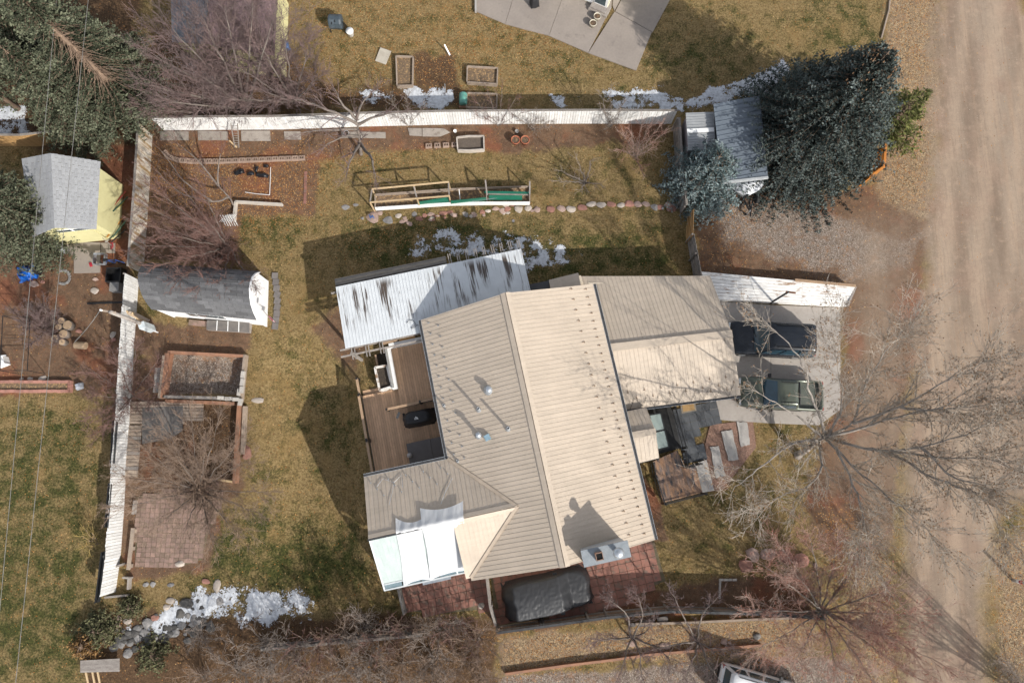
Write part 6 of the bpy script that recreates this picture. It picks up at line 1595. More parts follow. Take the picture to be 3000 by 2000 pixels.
def vehicle(name, loc, head, L, Wd, label, paint, hb=.95, hr=1.75, hood=.27, ws=.17, rend=.98, rr=.05, bed=None, rails=True, z0=.03):
    """x runs forward; hood, windscreen rake, roof end given as shares of the length"""
    t = thing(name, loc, label, 'vehicle'); t.rotation_euler = (0, 0, head)
    def part(nm, m, mat, par=None, smooth=False):
        o = link(nm, m.mesh(nm), mat, par or t, smooth); return o
    w = Wd / 2; X = lambda f: L / 2 - f * L
    st = []      # share, half width factor, top height
    ends = [(0.0, .70, .60), (.012, .82, .70), (.04, .93, .80), (.10, .985, .87), (.22, 1, hb - .03), (hood, 1, hb), (.5, 1, hb)]
    tail = [(.90, 1, hb), (.955, .98, hb - .01), (.985, .93, hb - .04), (1.0, .86, hb - .16)]
    for f, wf, z in ends: st.append((f, wf, z, z))
    if bed:
        st += [(bed[0] - .002, 1, hb, hb), (bed[0], 1, hb, hb - .22), (bed[1], 1, hb, hb - .22), (bed[1] + .002, 1, hb, hb)]
        st += [(f, wf, z, z) for f, wf, z in tail if f > bed[1] + .004]
    else: st += [(f, wf, z, z) for f, wf, z in tail]
    rings = []
    for f, wf, z, zi in st:
        a = w * wf; half = [(a * .90, .28), (a * .99, .42), (a, z * .66), (a * .985, z - .10), (a * .93, z - .015), (a * .86, z), (a * .84, zi + .0), (a * .45, zi + .025 * (zi == z)), (0, zi + .035 * (zi == z))]
        ring = [(X(f), -y, q) for y, q in half] + [(X(f), y, q) for y, q in half[-2::-1]]; rings.append(ring)
    m = MB(); n = len(rings[0]); vs = [p for r_ in rings for p in r_]; fs = []
    for i in range(len(rings) - 1):
        for k in range(n - 1): fs.append((i * n + k, i * n + k + 1, (i + 1) * n + k + 1, (i + 1) * n + k))
        fs.append((i * n + n - 1, i * n, (i + 1) * n, (i + 1) * n + n - 1))
    fs += [tuple(range(n - 1, -1, -1)), tuple((len(rings) - 1) * n + k for k in range(n))]
    m.add(vs, fs); body = part('body', m, paint, None, True)
    if bed:
        m = MB(); m.box((X((bed[0] + bed[1]) / 2), 0, hb - .215), ((bed[1] - bed[0]) * L - .04, Wd * .80, .02)); part('bed_liner', m, pm('worn_bed_liner', (.10, .11, .09, 1), (.07, .078, .065, 1), 3, .6) if 'worn_bed_liner' not in bpy.data.materials else bpy.data.materials['worn_bed_liner'])
    # cabin
    cx0, cx1 = X(hood + .005), X((bed[0] - .005) if bed else rend); tx0 = X(hood + ws); tx1 = X((bed[0] - .05) if bed else rend - rr)
    def rrect(x0, x1, hw, z, c):
        pts = []
        for (px, py, a0) in ((x0 - c, hw - c, 0), (x1 + c, hw - c, 90), (x1 + c, -hw + c, 180), (x0 - c, -hw + c, 270)):
            for k in range(4): a = R(a0 + k * 30); pts.append((px + c * math.cos(a), py + c * math.sin(a), z))
        return pts
    ly = [rrect(cx0, cx1, w * .925, hb - .03, .10), rrect(tx0 + .03, tx1 - .02, w * .79, hr - .10, .12), rrect(tx0 - .05, tx1 + .06, w * .73, hr - .025, .12), rrect(tx0 - .3, tx1 + .3, w * .45, hr, .1)]
    m = MB(); n = 16; vs = [p for l in ly for p in l]; fs = []
    for i in range(3):
        for k in range(n): fs.append((i * n + k, i * n + (k + 1) % n, (i + 1) * n + (k + 1) % n, (i + 1) * n + k))
    fs.append(tuple(3 * n + k for k in range(n))); m.add(vs, fs); cab = part('cabin', m, paint, None, True)
    def glass(nm, a, b, c, d, o):
        m = MB(); q = [Vector(p) for p in (a, b, c, d)]; nn = (q[1] - q[0]).cross(q[2] - q[0]).normalized()
        if nn.dot(Vector(o)) < 0: nn = -nn
        m.slab([p + nn * .022 for p in q], nn, .02); part(nm, m, AUTOG, cab)
    bw, tw = w * .86, w * .70; zb, zt = hb + .03, hr - .13
    glass('windscreen', (cx0 - .06, -bw, zb), (cx0 - .06, bw, zb), (tx0 + .06, tw, zt), (tx0 + .06, -tw, zt), (1, 0, 1))
    glass('rear_window', (cx1 + .03, -bw * .94, zb + .04), (cx1 + .03, bw * .94, zb + .04), (tx1 + .0, tw, zt), (tx1 + .0, -tw, zt), (-1, 0, .6))
    for s in (-1, 1):
        nw = 2 if bed else 3
        for k in range(nw):
            f0, f1 = k / nw + .03, (k + 1) / nw - .02
            B = lambda f: cx0 - .30 + (cx1 + .15 - cx0 + .30) * f
            T_ = lambda f: tx0 - .05 + (tx1 + .1 - tx0 + .05) * f
            glass('side_window', (B(f0), s * w * .918, zb + .02), (B(f1), s * w * .918, zb + .02), (T_(f1), s * w * .80, zt), (T_(f0), s * w * .80, zt), (0, s, .3))
        m = MB(); m.box((cx0 - .42, s * (w + .09), hb + .06), (.14, .20, .14)); part('side_mirror', m, BTRIM)
        m = MB(); m.box((X(.025), s * w * .68, .68), (.16, w * .36, .15)); part('headlight', m, LAMP)
        m = MB(); m.box((X(.982), s * w * .82, hb - .18), (.10, w * .20, .26)); part('tail_light', m, TAILR)
        if rails:
            m = MB(); m.beam((tx0 - .35, s * w * .66, hr + .03), (tx1 + .3, s * w * .66, hr + .03), .04, .04); part('roof_rail', m, BTRIM)
        m = MB(); m.box((X(.5), s * w * .985, .36), (L * .52, .06, .12)); part('side_skirt', m, BTRIM)
        for f in (.185, .80):
            m = MB(); m.lathe((X(f), s * (w - .12), .34), [(.20, -.10), (.32, -.11), (.345, -.06), (.345, .06), (.32, .11), (.20, .10)], 22, 'Y'); wh = part('wheel', m, TYRE, None, True)
            m = MB(); m.lathe((X(f), s * (w - .10), .34), [(.02, -.085), (.20, -.10), (.20, .10), (.02, .085)], 14, 'Y'); part('rim', m, RIM, wh)
    m = MB(); m.box((X(.004), 0, .50), (.14, Wd * .62, .22)); part('grille', m, BTRIM)
    m = MB(); m.box((X(.997), 0, .48), (.12, Wd * .84, .20)); part('rear_bumper', m, BTRIM)
    m = MB(); m.beam((cx0 + .02, -w * .5, hb + .05), (cx0 - .14, w * .1, hb + .14), .02, .02); m2 = MB(); m2.beam((cx0 + .02, 0, hb + .05), (cx0 - .14, w * .55, hb + .14), .02, .02); part('wiper', m, BTRIM); part('wiper', m2, BTRIM)
    for s in (-1, 1):
        m = MB(); m.beam((X(.10), s * w * .55, .885), (X(hood - .01), s * w * .62, hb + .012), .012, .012); part('hood_crease', m, BTRIM)
    return t, part, X
p = W(2262, 992, .9); pz = (p.x, p.y, .03)
vehicle('parked_suv', pz, math.pi - .055, 5.05, 1.98, 'dark navy sport utility vehicle parked beside the garage', car_paint('navy_paint', (.011, .015, .022, 1), .25, .3), .98, 1.82, .27, .15, .985, .05)
p = W(2288, 1153, .8); pz = (p.x, p.y, .03)
t_, part_, X_ = vehicle('parked_pickup', pz, math.pi - .06, 4.85, 1.80, 'grey green pickup with an open bed beside the dark vehicle', car_paint('sage_paint', (.105, .12, .092, 1), .32, .35), .93, 1.58, .26, .16, .98, .05, bed=(.70, .955), rails=False)
m = MB(); m.tube([(X_(.66), -.66, .95), (X_(.66), -.62, 1.50), (X_(.655), 0, 1.58), (X_(.66), .62, 1.50), (X_(.66), .66, .95)], .045, 8); part_('roll_bar', m, BTRIM)
for s in (-1, 1):
    m = MB(); m.beam((X_(.44), s * .58, 1.60), (X_(.64), s * .58, 1.60), .04, .04); part_('roof_rail', m, BTRIM)
p = W(2235, 2030, .9)
vehicle('white_vehicle', (p.x, p.y, .02), R(-16), 4.7, 1.85, 'white vehicle parked under the willow at the bottom edge', car_paint('white_car_paint', (.72, .73, .74, 1), .3, 0.0), .95, 1.7, .25, .16, .98, .06)
# car under a black cover
cv = thing('covered_car', W(1600, 1742), 'car hidden under a crumpled black cover on the red patio', 'car')
def prof(a, b):
    z = 1.0
    if a < -.86: z = .66
    elif a < -.74: z = .66 + (a + .86) / .12 * .32
    elif a > .52: z = .62
    elif a > .30: z = .98 - (a - .30) / .22 * .36
    return z * (1 - .10 * abs(b) ** 2)
CCOV = NT('black_car_cover'); _n = CCOV.noise(CCOV.mapping(CCOV.coord(), (2.6, .7, 1), (0, 0, -.9)), 1.5, 4, .55, 1.0)
CCOV.b.inputs['Base Color'].default_value = (.026, .027, .030, 1); CCOV.b.inputs['Roughness'].default_value = .5
CCOV.bump(_n, .20, .10)
c = W(1604, 1742, .8)
m = blob((c.x, c.y, .04), 4.95, 2.15, 1.52, HANG, 80, 40, prof, 5, .025, .19, 6); obj('cover', m, CCOV.m, cv, True)
for s in (-1, 1):
    m = MB(); q = Vector((c.x, c.y, 1.0)) + HE * .62 - HS * (s * 1.02); m.box(q, (.22, .2, .2), HANG); obj('mirror_bulge', m, CCOV.m, cv)
# boat on its trailer
bt = thing('covered_boat', W(2190, 520), 'small boat under a silver cover on a trailer by the spruce', 'boat')
SILV = pm('silver_tarp', (.60, .62, .65, 1), (.48, .50, .53, 1), 1.5, .35, .5, bscale=4)
bow = W(2188, 572, .9); st0 = W(2180, 400, .9); ax = (st0 - bow); Lb = ax.length; ax.normalize(); ay = Vector((-ax.y, ax.x, 0))
m = MB(); vs = []; fs = []; N, K = 16, 14
for i in range(N + 1):
    f = i / N; hw = 1.08 * min(1, (f * 5.5 + .03)) ** .55
    for k in range(K + 1):
        a = -1 + 2 * k / K; z = .55 + (.62 + .12 * f) * (1 - abs(a) ** 2.4) * min(1, .3 + f * 2) + .03 * math.sin(9 * f + 5 * a)
        vs.append(bow + ax * (f * Lb) + ay * (a * hw) + Vector((0, 0, z - .9 + .35)))
for i in range(N):
    for k in range(K): q = i * (K + 1) + k; fs.append((q, q + 1, q + K + 2, q + K + 1))
m.add(vs, fs); obj('cover', m, SILV, bt, True)
m = MB(); vs = []; fs = []
for i in range(N + 1):
    f = i / N; hw = 1.02 * min(1, (f * 5.5 + .03)) ** .55
    for a, z in ((-1, .88), (-.8, .6), (-.4, .42), (0, .34), (.4, .42), (.8, .6), (1, .88)): vs.append(bow + ax * (f * Lb) + ay * (a * hw) + Vector((0, 0, z - .9)))
for i in range(N):
    for k in range(6): q = i * 7 + k; fs.append((q, q + 7, q + 8, q + 1))
m.add(vs, fs); obj('hull', m, WHITE, bt, True)
tr = thing('boat_trailer', W(2195, 590), 'black boat trailer with jack and spare wheel below the silver boat', 'trailer')
h = W(2198, 622, .45); l, r_ = W(2168, 560, .45), W(2212, 560, .45)
for a, b in ((l, h), (r_, h), (l, r_)): m = MB(); m.beam(a, b, .07, .09); obj('frame_bar', m, BTRIM, tr)
m = MB(); m.beam(h - ax * -.9 + Vector((0, 0, 0)), h - ax * .25, .07, .08); obj('drawbar', m, BTRIM, tr)
m = MB(); m.beam((h.x - .1, h.y, .02), (h.x - .1, h.y, .75), .06, .06); obj('jack', m, GALV, tr)
m = MB(); m.lathe((h.x - .1, h.y, .06), [(.02, -.04), (.1, -.04), (.1, .04), (.02, .04)], 12, 'Y'); obj('jack_wheel', m, TYRE, tr)
m = MB(); sw_ = W(2217, 582, .7); m.lathe(sw_, [(.14, -.08), (.28, -.09), (.3, 0), (.28, .09), (.14, .08)], 18, 'X'); obj('spare_wheel', m, TYRE, tr, True)
m = MB(); m.beam(W(2175, 590, .5), W(2188, 572, .8), .06, .06); obj('winch_post', m, BTRIM, tr)
for s in (-1, 1):
    c = bow + ax * 2.2 + ay * (s * 1.0); m = MB(); m.lathe((c.x, c.y, .32), [(.14, -.08), (.3, -.09), (.32, 0), (.3, .09), (.14, .08)], 18, 'X'); obj('wheel', m, TYRE, tr, True)

# ================================================================== stones
def rock_mesh(seed, mat, flat=.6, n=2):
    bm = __import__('bmesh').new(); __import__('bmesh').ops.create_icosphere(bm, subdivisions=n, radius=.5)
    rr = random.Random(seed); ph = [rr.uniform(0, 6.28) for _ in range(6)]; dirs = [Vector((rr.gauss(0, 1), rr.gauss(0, 1), rr.gauss(0, 1))).normalized() for _ in range(7)]
    for v in bm.verts:
        d = v.co.normalized(); r = .5
        for q in dirs:
            k = d.dot(q)
            if k > .55: r = min(r, .5 * (.62 / max(k, .56)) * 1.15)
        r *= 1 + .06 * math.sin(5 * d.x + ph[0]) * math.sin(6 * d.y + ph[1]) + .05 * rr.uniform(-1, 1)
        v.co = Vector((d.x * r, d.y * r, d.z * r * flat))
    me = bpy.data.meshes.new('stone'); bm.to_mesh(me); bm.free(); me.materials.append(mat); return me
ST_RED = pm('red_sandstone', (.33, .16, .12, 1), (.25, .13, .10, 1), 4, .9, .5, rnd=.18, fine=.15)
ST_PNK = pm('pink_sandstone', (.41, .295, .245, 1), (.31, .22, .185, 1), 4, .9, .5, rnd=.15, fine=.15)
ST_GRY = pm('grey_stone', (.24, .225, .215, 1), (.16, .155, .15, 1), 4, .9, .5, rnd=.25, fine=.15)
ST_TAN = pm('tan_stone', (.45, .39, .33, 1), (.36, .31, .27, 1), 4, .9, .5, rnd=.15, fine=.15)
ST_DRK = pm('dark_river_stone', (.06, .058, .056, 1), (.09, .083, .076, 1), 4, .85, .4, rnd=.35, fine=.15)
ROCKS = {k: [rock_mesh(10 * i + j, m) for j in range(4)] for i, (k, m) in enumerate(dict(red=ST_RED, pnk=ST_PNK, gry=ST_GRY, tan=ST_TAN, drk=ST_DRK).items())}
def rock(u, v, wpx, hpx, kind, parent, rot=None, hz=.5, name='stone', z=0.0):
    p = G(u, v); k = 47.0
    rr = random.random()
    return inst(name, random.choice(ROCKS[kind]), parent, (p.x, p.y, p.z + z + .02), rot if rot is not None else rr * .5 - .25, (wpx / k * 1.1, hpx / k * 1.1, hz * min(wpx, hpx) / k * 1.6))
def boulder(u, v, wpx, hpx, kind, label, hz=.5, rot=None, cat='rock', group='loose rocks in the yards'):
    o = rock(u, v, wpx, hpx, kind, None, rot, hz, 'rock'); return tag(o, label, cat, group)
sb = thing('stone_border', G(1500, 610), 'row of red and pale stones edging the terrace below the trellis bed', 'stone border')
row = [(1178, 650, 'pnk'), (1200, 655, 'pnk'), (1168, 632, 'tan'), (1215, 628, 'gry'), (1225, 640, 'red'), (1245, 632, 'red'), (1262, 628, 'pnk'), (1298, 625, 'red'), (1318, 622, 'red'), (1330, 630, 'pnk'), (1365, 630, 'gry'), (1390, 628, 'pnk'), (1412, 622, 'red'), (1430, 618, 'tan'), (1452, 612, 'pnk'), (1470, 618, 'pnk'), (1482, 602, 'tan'), (1500, 600, 'red'), (1488, 612, 'red'), (1520, 612, 'tan'), (1548, 610, 'tan'), (1573, 614, 'pnk'), (1613, 613, 'red'), (1645, 611, 'pnk'), (1674, 613, 'tan'), (1706, 609, 'red'), (1733, 598, 'tan'), (1762, 600, 'tan'), (1792, 599, 'red'), (1820, 601, 'tan'), (1842, 598, 'red'), (1868, 599, 'pnk'), (1893, 598, 'pnk'), (1918, 608, 'gry'), (1936, 608, 'red'), (1958, 600, 'pnk'), (1965, 612, 'red'), (1975, 605, 'gry')]
for i, (u, v, k) in enumerate(row):
    b = 24 if i > 18 else 17
    rock(u, v, random.uniform(b * .9, b * 1.35), random.uniform(b * .65, b * .95), k, sb, hz=.4)
for i in range(26):
    u = random.uniform(1150, 1560); rock(u, 648 - (u - 1150) * .085 + random.uniform(-8, 8), random.uniform(8, 15), random.uniform(7, 11), random.choice(('red', 'pnk', 'tan')), sb, hz=.4)
pr = thing('painted_rock', G(1092, 638), 'pink rock with a blue painted mark at the end of the stone row', 'rock')
o = rock(1093, 638, 38, 36, 'pnk', pr, .2, .35)
m = MB(); z = .33
for a, b in (((1082, 629), (1086, 640)), ((1086, 640), (1091, 630)), ((1091, 630), (1096, 640)), ((1082, 634), (1094, 635))):
    m.beam(W(*a, z), W(*b, z), .05, .02)
obj('blue_mark', m, pm('blue_paint', (.06, .16, .42, 1), None, 6, .7), pr)
for a in ((1138, 646, 30, 24, 'gry', 'flat grey slab of rock next to the painted rock', .25), (1012, 608, 26, 16, 'gry', 'flat grey stone in the lawn west of the trellis bed', .2), (1042, 601, 18, 9, 'gry', 'thin bluish stone in the lawn beside the trellis bed', .2), (1112, 625, 22, 14, 'pnk', 'reddish rock leaning behind the painted rock', .5), (1062, 640, 11, 9, 'gry', 'small round grey stone on the leaves', .6),
          (722, 1328, 26, 40, 'red', 'big red rock beside the planting box wall', .5), (756, 1172, 36, 17, 'tan', 'flat pale stone lying on the west lawn', .2), (278, 853, 24, 20, 'tan', 'oval pale rock in the west neighbour yard', .5), (280, 818, 18, 12, 'pnk', 'flat pinkish rock near the yellow shed slab', .2), (332, 980, 16, 22, 'tan', 'pale rock standing by the white fence', .5), (100, 832, 30, 22, 'pnk', 'pink flat rock beside the blue tarp', .3), (125, 826, 14, 12, 'red', 'small red rock beside the blue tarp', .4), (333, 995, 14, 12, 'red', 'small red rock below the pale one at the fence', .4), (230, 970, 20, 12, 'red', 'flat red rock beside the log rounds', .3),
          (2185, 1655, 44, 34, 'red', 'broad red boulder at the end of the front lawn', .6), (2206, 1622, 38, 38, 'pnk', 'pale angular boulder at the end of the front lawn', .7), (2248, 1622, 44, 36, 'pnk', 'second pale boulder under the cottonwood', .7), (2300, 1630, 36, 44, 'red', 'dark red boulder under the willow twigs', .7), (2345, 1640, 40, 40, 'red', 'boulder at the foot of the willow', .7), (2388, 1655, 12, 18, 'pnk', 'small standing stone by the willow', .9), (2217, 1862, 22, 18, 'gry', 'small grey boulder on the leafy strip', .7),
          (528, 1650, 26, 18, 'tan', 'pale stone at the edge of the brick patio', .6), (1410, 1772, 18, 17, 'tan', 'pale square stone by the divider fence', .6), (2120, 1878, 20, 18, 'pnk', 'pink stone on the leafy strip', .5), (2138, 1882, 10, 12, 'pnk', 'little pink stone on the leafy strip', .6), (1850, 1885, 26, 14, 'pnk', 'flat pink stone under the fruit tree', .3), (1950, 1890, 34, 16, 'pnk', 'long flat pink stone between the fruit trees', .3), (1903, 1912, 14, 14, 'red', 'red block at the timber edge', .8)):
    boulder(*a[:6], hz=a[6])
cob = thing('cobble_bed', G(500, 1850), 'bed of dark river cobbles beside the snow', 'cobbles')
rs = random.Random(4); placed = []
for u, v, w, h, k in ((636, 1718, 20, 36, 'tan'), (646, 1760, 22, 24, 'gry'), (528, 1797, 26, 26, 'drk'), (566, 1782, 16, 15, 'drk'), (548, 1765, 40, 30, 'drk'), (500, 1760, 24, 18, 'tan'), (490, 1778, 20, 16, 'tan'), (456, 1808, 24, 16, 'red'), (432, 1825, 30, 28, 'gry'), (375, 1818, 24, 16, 'tan'), (395, 1850, 28, 18, 'drk'), (604, 1702, 22, 14, 'red'), (427, 1711, 18, 13, 'gry'), (448, 1711, 16, 15, 'gry'), (500, 1712, 20, 12, 'gry'), (570, 1810, 20, 26, 'gry'), (530, 1830, 20, 18, 'drk'), (590, 1780, 20, 14, 'drk'), (580, 1760, 14, 12, 'drk'), (345, 1830, 18, 14, 'pnk'), (340, 1846, 16, 12, 'tan'), (350, 1810, 16, 14, 'pnk')):
    rock(u, v, w, h, k, cob, hz=.45)
for i in range(90):
    f = rs.random(); u = 330 + 300 * f; v = 1880 - 55 * f + rs.gauss(0, 17)
    b = rs.uniform(10, 26); rock(u, v, b, b * rs.uniform(.7, 1), rs.choice(('drk', 'drk', 'drk', 'drk', 'gry')), cob, hz=.5)
shr = thing('shed_edging', G(800, 880), 'row of grey edging stones beside the white shed gable', 'edging')
se = MB(); se.box((0, 0, .03), (.36, .37, .10)); SEM = se.mesh('edging_stone'); SEM.materials.append(PAV)
for i in range(9): inst('edging_stone', SEM, shr, G(806 + 7 * math.sin(i * .38), 808 + i * 18.5), random.uniform(-.12, .12) - .1)
rg = thing('stone_ring', G(188, 812), 'ring of grey edging stones in the west yard', 'edging')
for i in range(12):
    a = -1.9 + i * .36; rock(186 + 19 * math.cos(a), 812 + 20 * math.sin(a), 11, 9, 'gry', rg, -a + 1.57, .35)

# ================================================================== garden furniture of all kinds
PINEW = pm('new_pine', (.52, .38, .22, 1), (.46, .33, .19, 1), 4, .75, rnd=.08)
OLDW = pm('old_board', (.33, .26, .20, 1), (.25, .20, .16, 1), 3, .85, rnd=.15, fine=.15)
REDW = pm('reddish_timber', (.34, .17, .10, 1), (.26, .14, .09, 1), 3, .8, rnd=.12, fine=.15)
GREENP = pm('green_netting', (.006, .14, .085, 1), (.01, .11, .07, 1), 3, .5, fine=.2)
BEDS = pm('bed_soil', (.09, .06, .04, 1), (.13, .085, .055, 1), 6, .95, .6, spots=(.30, .19, .09, 1), spot_scale=9, spot_amt=.40)
def frame_bed(name, px, h, mat, label, soil=BEDS, cat='raised bed', w=.07, base=0.0):
    q = [W(u, v, h) for u, v in px]; t = thing(name, sum(q, Vector()) / len(q) - Vector((0, 0, h)), label, cat)
    for i in range(len(q)):
        a, b = q[i], q[(i + 1) % len(q)]; m = MB(); m.beam((a.x, a.y, h / 2), (b.x, b.y, h / 2), w, h + .04); obj('side_board', m, mat, t)
    if soil:
        m = MB(); m.prism([(p.x, p.y) for p in q], -.1, h * .55); obj('soil', m, soil, t)
    return t
LITT = pm('leafy_soil', (.17, .115, .07, 1), (.12, .085, .055, 1), 5, .95, .5, spots=(.36, .23, .11, 1), spot_scale=8, spot_amt=.44)
frame_bed('raised_bed', [(1160, 164), (1210, 166), (1208, 250), (1163, 251)], .3, OLDW, 'narrow timber bed full of leaves on the neighbour lawn', LITT)
frame_bed('raised_bed', [(1369, 194), (1458, 199), (1456, 246), (1368, 240)], .3, OLDW, 'wide timber bed with dry stalks on the neighbour lawn', LITT)
frame_bed('raised_bed', [(1369, 272), (1456, 275), (1455, 317), (1366, 314)], .25, OLDW, 'timber bed holding snow behind the white fence', LITT)
frame_bed('raised_bed', [(1338, 402), (1372, 398), (1417, 398), (1418, 437), (1376, 440), (1341, 439)], .35, pm('bleached_board', (.46, .41, .36, 1), None, 4, .8, rnd=.1), 'raised bed of bare dark soil under the white fence', pm('raked_soil', (.12, .095, .075, 1), (.095, .075, .06, 1), 7, .95, .6))
# long trellis bed
tb = thing('trellis_bed', G(1320, 580), 'long raised bed with a timber trellis frame and green netting', 'raised bed')
zf = 1.45
S_ = [(1100, 612), (1318, 598), (1425, 596), (1552, 596)]
N_ = [(1100, 572), (1318, 556), (1425, 552), (1552, 548)]
for i in range(3):
    m = MB(); m.beam(W(*S_[i], .3), W(*S_[i + 1], .3), .10, .34); obj('side_board', m, WHITE, tb)
    m = MB(); m.beam(W(*N_[i], .3), W(*N_[i + 1], .3), .06, .3); obj('side_board', m, OLDW, tb)
m = MB(); m.beam(W(*S_[0], .3), W(*N_[0], .3), .06, .3); obj('side_board', m, OLDW, tb)
m = MB(); m.beam(W(*S_[3], .3), W(*N_[3], .3), .06, .3); obj('side_board', m, OLDW, tb)
m = MB(); m.prism([W(*q, .2) for q in S_] + [W(*q, .2) for q in N_[::-1]], -.1, .2); obj('soil', m, LITT, tb)
zt = 1.45
tops, topn = [(1084, 593), (1222, 582), (1316, 574)], [(1090, 554), (1212, 544), (1314, 533)]
for u in (tops, topn): m = MB(); m.beam(W(*u[0], zt), W(*u[2], zt), .09, .05); obj('top_rail', m, PINEW, tb)
for a, b in zip(tops, topn): m = MB(); m.beam(W(*a, zt - .06), W(*b, zt - .06), .08, .06); obj('cross_rail', m, WOODG, tb)
m = MB(); m.beam(W(1100, 573, .75), W(1316, 560, .75), .06, .05); obj('mid_rail', m, OLDW, tb)
for u in tops + topn:
    p = W(*u, zt); m = MB(); m.beam((p.x, p.y, 0), (p.x, p.y, zt), .07, .07); obj('post', m, PINEW, tb)
for u, z in (((1422, 528), 1.3), ((1552, 532), 1.3), ((1425, 570), 1.2), ((1552, 568), 1.2)):
    p = W(*u, z); m = MB(); m.beam((p.x, p.y, 0), (p.x, p.y, z), .09, .05); obj('post', m, WOODG, tb)
for a, b in (((1422, 528), (1427, 572)), ((1552, 532), (1552, 570))): m = MB(); m.beam(W(*a, 1.3), W(*b, 1.2), .09, .05); obj('cross_rail', m, WOODG, tb)
m = MB(); m.beam(W(1418, 563, 1.0), W(1553, 565, 1.0), .12, .07); obj('net_roll', m, GREENP, tb)
m = MB(); m.beam(W(1425, 568, .95), W(1552, 571, .95), .07, .05); obj('top_rail', m, WOODG, tb)
for px in ([(1222, 592), (1316, 577), (1317, 592), (1225, 602)], [(1432, 572), (1530, 572), (1530, 586), (1432, 586)], [(1320, 588), (1424, 578), (1424, 587), (1322, 598)]):
    q = [W(u, v, .9 - .5 * (i > 1)) for i, (u, v) in enumerate(px)]; m = MB(); m.slab(q, slope_n(q[0], q[1], q[2]), .012); obj('green_net', m, GREENP, tb)
m = MB(); m.beam(W(1345, 555, .6), W(1348, 585, .4), .04, .04); obj('stake', m, WHITE, tb)
m = MB(); m.beam(W(1382, 590, .55), W(1480, 577, .6), .03, .02); obj('stake', m, GALV, tb)
# west garden bed
BLK_ = pm('wall_block', (.36, .26, .20, 1), (.29, .21, .165, 1), 4, .9, .3, rnd=.12)
bk = MB(); bk.box((0, -.11, .07), (.40, .08, .16)); bk.box((-.15, .02, .07), (.07, .22, .15)); bk.box((.15, .02, .07), (.07, .22, .15)); bk.box((0, .02, .07), (.05, .22, .15)); bk.box((0, .12, .07), (.28, .05, .15)); BKM = bk.mesh('block'); BKM.materials.append(BLK_)
def blocks(path, n, label):
    P = [G(u, v) for u, v in path]; t = thing('block_edging', P[0], label, 'edging'); L = [0]
    for i in range(len(P) - 1): L.append(L[-1] + (P[i + 1] - P[i]).length)
    for k in range(n):
        s = (k + .5) / n * L[-1]; i = max(j for j in range(len(P) - 1) if L[j] <= s); f = (s - L[i]) / (L[i + 1] - L[i]); p = lerp(P[i], P[i + 1], f); d = P[i + 1] - P[i]
        inst('block', BKM, t, (p.x, p.y, 0), math.atan2(d.y, d.x))
blocks([(482, 444), (495, 460), (520, 470), (560, 474), (640, 474), (895, 464)], 22, 'curved row of hollow wall blocks edging the west garden bed')
blocks([(1244, 430), (1345, 425)], 4, 'short row of hollow blocks edging the bed by the fence')
SLB = pm('path_concrete', (.30, .265, .23, 1), (.24, .21, .185, 1), 2, .9, .2, rnd=.12, fine=.12, spots=(.19, .155, .13, 1), spot_scale=2, spot_amt=.42)
for k, px in enumerate(([(468, 386), (552, 386), (553, 411), (470, 411)], [(580, 384), (668, 385), (668, 411), (581, 411)], [(707, 384), (791, 384), (793, 413), (708, 413)], [(832, 386), (880, 386), (882, 409), (834, 409)], [(1195, 376), (1236, 376), (1236, 399), (1200, 397)], [(1238, 376), (1300, 377), (1318, 388), (1290, 400), (1238, 400)], [(1000, 386), (1130, 388), (1130, 406), (1002, 404)])):
    lab = ('slab at the fence corner', 'slab left of the leaning lattice', 'slab right of the leaning lattice', 'slab half hidden under twigs', 'narrow slab below the thin fence shrub', 'broken slab by the hollow blocks', 'long dirty slab behind the garden tree')[k]
    m = MB(); m.prism([W(u, v) for u, v in px], -.08, .035); solo('path_slab', m, SLB, W(*px[0]), 'weathered concrete path ' + lab, 'slab', 'path slabs along the north fence')
lt = thing('leaning_lattice', G(695, 430), 'weathered wooden lattice leaning by the garden path', 'trellis')
a, b, c, d = W(688, 432, .05), W(700, 433, .05), W(676, 362, 1.5), W(696, 362, 1.5)
for p, q in ((a, c), (b, d)): m = MB(); m.beam(p, q, .04, .05); obj('rail', m, WOODG, lt)
for k in range(9): m = MB(); m.beam(lerp(a, c, .1 + k * .1), lerp(b, d, .1 + k * .1), .03, .02); obj('slat', m, WOODG, lt)
m = MB(); m.beam(W(672, 412, .2), W(694, 432, .1), .09, .04); obj('brace', m, PINEW, lt)
te = thing('timber_edging', G(760, 590), 'pale timber edging set in an L round the lawn corner', 'edging')
for a, b in (((692, 592), (828, 600)), ((692, 592), (686, 648))): m = MB(); m.beam(W(*a, .15), W(*b, .15), .12, .3); obj('timber', m, pm('bleached_timber', (.52, .47, .41, 1), (.44, .40, .35, 1), 3, .8, fine=.1) if 'bleached_timber' not in bpy.data.materials else bpy.data.materials['bleached_timber'], te)
la = thing('white_lattice', G(668, 648), 'broken piece of white lattice below the leaning tree', 'trellis')
for k in range(6):
    m = MB(); m.beam(W(645 + k * 7, 630, .5), W(662 + k * 7, 662, .1), .03, .015); obj('lath', m, WHITE, la)
    m = MB(); m.beam(W(668 + k * 5, 628, .52), W(642 + k * 7, 650, .2), .03, .015); obj('lath', m, WHITE, la)
pf = thing('pipe_frame', G(780, 560), 'thin white pipe frame lying in the leafy bed', 'pipe frame')
for a, b in (((718, 563), (752, 568)), ((752, 568), (790, 571)), ((790, 571), (793, 490))): m = MB(); m.tube([W(*a, .1), W(*b, .1)], .018, 6); obj('pipe', m, WHITE, pf)
